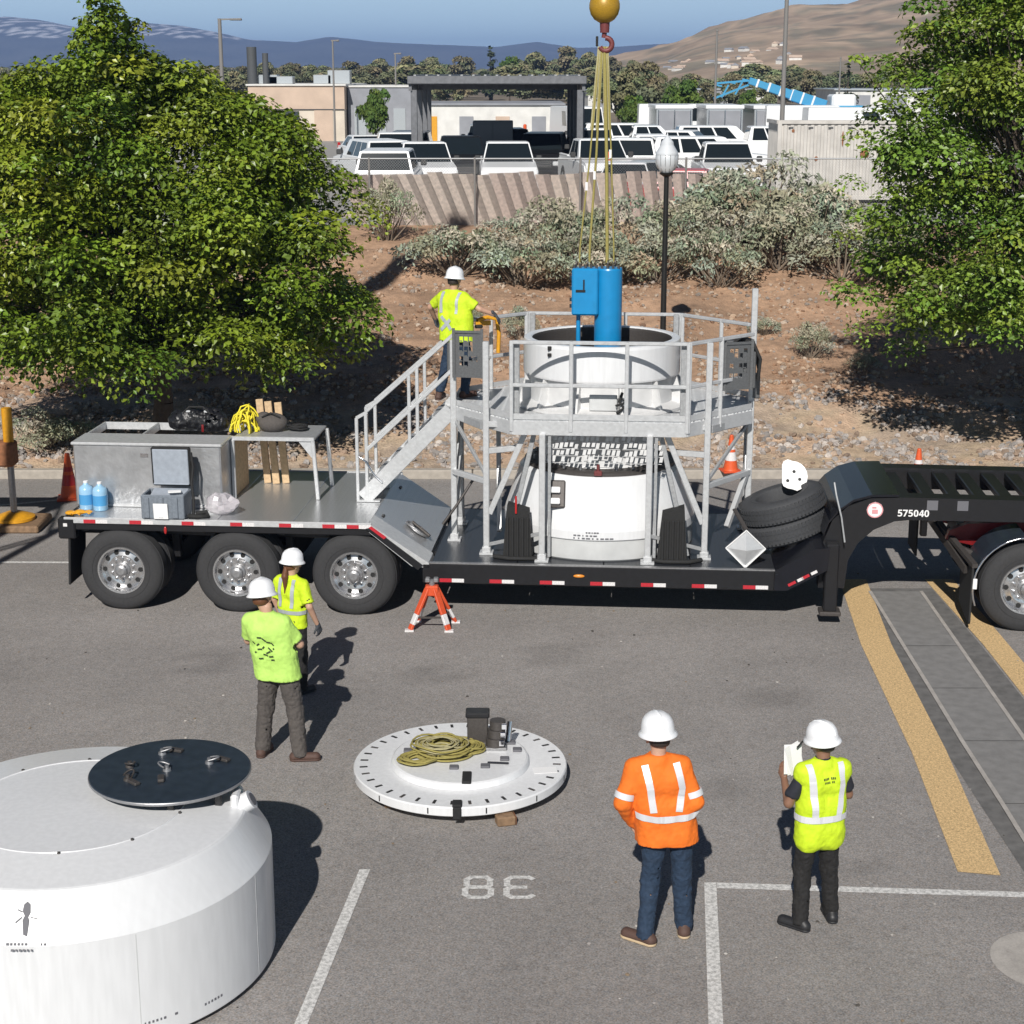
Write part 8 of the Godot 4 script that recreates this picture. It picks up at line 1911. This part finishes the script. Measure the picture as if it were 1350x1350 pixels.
	# man in pale green T-shirt with a print, seen from behind
	person({"label": "worker seen from behind in a pale green printed T-shirt and grey trousers", "pos": Vector3(-2.27, 0, -15.30), "yaw": -0.28, "scale": 1.0, "seed": 3, "girth": 1.08, "skin": M.skin, "hair": M.hair, "shirt": M.hiviz_green, "trousers": M.khaki, "shoe": M.boot, "sole": M.boot, "sleeve": 0.74, "hem": 0.84, "leg_w": 1.12, "lean": Vector3(-0.09, 0, 0.02), "head_rot": Vector3(-0.12, -0.2, 0.14), "head_off": Vector3(-0.05, 0.0, 0.0),
		"j": {"el": Vector3(-0.33, 1.17, -0.05), "er": Vector3(0.20, 1.17, -0.08), "wl": Vector3(-0.12, 1.12, -0.25), "wr": Vector3(-0.02, 1.16, -0.27), "hl": Vector3(1, 0.1, -0.2), "hr": Vector3(-1, 0.1, -0.1), "pl": Vector3(0, 0, 1), "pr": Vector3(0, 0, 1), "kl": Vector3(-0.16, 0.50, -0.02), "kr": Vector3(0.15, 0.50, -0.03), "al": Vector3(-0.20, 0.09, 0.0), "ar": Vector3(0.20, 0.09, 0.02), "tl": Vector3(-0.05, 0, -1), "tr": Vector3(0.9, 0, -0.35)}})
	s = last_shirt; F = last_field
	var marks := [[-0.14, 1.285, -0.09, 1.285], [-0.09, 1.28, -0.05, 1.25], [-0.05, 1.245, 0.005, 1.245], [0.005, 1.245, 0.03, 1.215], [-0.19, 1.24, -0.165, 1.215], [-0.15, 1.20, -0.12, 1.225], [-0.14, 1.165, -0.09, 1.17], [-0.09, 1.175, -0.07, 1.20], [-0.03, 1.19, 0.02, 1.155], [0.02, 1.18, 0.035, 1.19], [-0.05, 1.13, 0.0, 1.16], [-0.08, 1.12, -0.03, 1.11], [-0.17, 1.13, -0.15, 1.14], [-0.02, 1.10, 0.03, 1.11], [-0.13, 1.07, -0.08, 1.075], [0.0, 1.07, 0.04, 1.075]]
	for q in marks: stripe(F, [Vector2(q[0], q[1]), Vector2(q[2], q[3])], 0.015, 1.0, "print", M.ink, s)
	# woman with a ponytail in front of him
	person({"label": "worker with a long brown ponytail in a yellow shirt and black trousers", "pos": Vector3(-2.36, 0, -17.1), "yaw": -0.55, "scale": 0.885, "seed": 4, "girth": 0.93, "skin": M.skin, "hair": M.hair, "ponytail": true, "shirt": M.hiviz_yellow, "trousers": M.black_cloth, "shoe": M.shoe_black, "sole": M.shoe_black, "sleeve": 0.80, "hem": 0.86, "glove": M.glove, "head_rot": Vector3(-0.10, -0.35, 0.0),
		"j": {"el": Vector3(-0.26, 1.17, 0.02), "er": Vector3(0.285, 1.16, 0.03), "wl": Vector3(-0.22, 0.93, -0.05), "wr": Vector3(0.30, 0.90, -0.10), "hl": Vector3(0, -1, -0.2), "hr": Vector3(0.1, -0.95, -0.3), "pl": Vector3(1, 0, 0), "pr": Vector3(-1, 0, 0), "kl": Vector3(-0.10, 0.50, -0.02), "kr": Vector3(0.10, 0.50, -0.02), "al": Vector3(-0.12, 0.09, 0.0), "ar": Vector3(0.11, 0.09, 0.0), "tl": Vector3(-0.1, 0, -1), "tr": Vector3(0.2, 0, -1)}})
	s = last_shirt; F = last_field
	stripe(F, [Vector2(-0.10, 1.48), Vector2(-0.085, 1.10)], 0.05, 1.0, "reflective_stripe", M.reflect_grey, s); stripe(F, [Vector2(0.10, 1.48), Vector2(0.085, 1.10)], 0.05, 1.0, "reflective_stripe", M.reflect_grey, s); band(F, Vector3.ZERO, 1.07, 0.05, "reflective_stripe", M.reflect_grey, s)
	# man on the platform, one foot on the top stair, arms out to the rails
	person({"trailer": true, "label": "worker in a yellow shirt standing at the top of the platform stairs", "pos": Vector3(1.12, 2.475, -1.66), "yaw": -0.48, "scale": 0.92, "seed": 5, "girth": 1.22, "skin": M.skin, "hair": M.hair_dark, "shirt": M.hiviz_yellow, "trousers": M.jeans, "shoe": M.boot, "sole": M.boot, "sleeve": 0.72, "hem": 0.80, "glove": M.glove, "lean": Vector3(-0.09, -0.02, -0.06), "head_rot": Vector3(-0.15, 0.0, 0.0), "floor": 0.0,
		"j": {"el": Vector3(-0.49, 1.22, -0.06), "er": Vector3(0.30, 1.24, -0.12), "wl": Vector3(-0.52, 1.03, -0.22), "wr": Vector3(0.44, 1.16, -0.28), "hl": Vector3(0.0, -0.7, -0.6), "hr": Vector3(0.3, -0.6, -0.6), "pl": Vector3(1, 0, 0), "pr": Vector3(-0.3, -1, 0), "kl": Vector3(-0.20, 0.45, -0.02), "kr": Vector3(0.12, 0.50, -0.06), "al": Vector3(-0.27, -0.02 + 0.05, 0.06), "ar": Vector3(0.13, 0.09, 0.0), "tl": Vector3(-0.3, 0, -1), "tr": Vector3(0.3, 0, -1), "yl": -0.06, "yr": 0.0}})
	s = last_shirt; F = last_field
	stripe(F, [Vector2(-0.20, 1.47), Vector2(-0.18, 1.16)], 0.05, 1.0, "reflective_stripe", M.reflect_grey, s); stripe(F, [Vector2(0.06, 1.47), Vector2(0.07, 1.16)], 0.04, 1.0, "reflective_stripe", M.reflect_grey, s); stripe(F, [Vector2(-0.17, 1.14), Vector2(0.02, 0.95)], 0.05, 1.0, "reflective_stripe", M.reflect_grey, s); stripe(F, [Vector2(-0.02, 1.10), Vector2(-0.19, 0.93)], 0.05, 1.0, "reflective_stripe", M.reflect_grey, s)
	# yellow harness strap hung over the rail beside him
	var st := tthing("yellow_harness", "yellow safety harness strap hung on the railing beside the platform worker", "harness", Vector3(1.58, 3.0, -2.05))
	b = Bd.new(); b.tube([Vector3(-0.22, 0.44, 0.18), Vector3(-0.1, 0.47, 0.1), Vector3(0.02, 0.44, 0.04), Vector3(0.05, 0.25, 0.04), Vector3(0.04, 0.0, 0.05)], 0.028, 7); b.bar(Vector3(-0.24, 0.40, 0.18), Vector3(-0.05, 0.40, 0.12), 0.03, 0.06); put(b, "strap", M.yellow, st)
	b = Bd.new(); b.box(Vector3(-0.2, 0.36, 0.17), Vector3(0.10, 0.05, 0.06), 0.01); put(b, "buckle", M.black_matte, st)
func _ready():
	rng.seed = 1
	TR = Transform3D(Basis(Vector3.UP, deg_to_rad(-4.5)), Vector3(-1.953, 0, -19.754))
	setup_view()
	make_materials()
	build_setting()
	build_trailer()
	build_tractor()
	build_trailer_cask()
	build_platform()
	build_lift()
	build_front_cask()
	build_lid()
	build_ground_gear()
	build_deck_cargo()
	build_fence()
	build_vehicles()
	build_buildings()
	build_trees()
	build_far_trees()
	build_people()
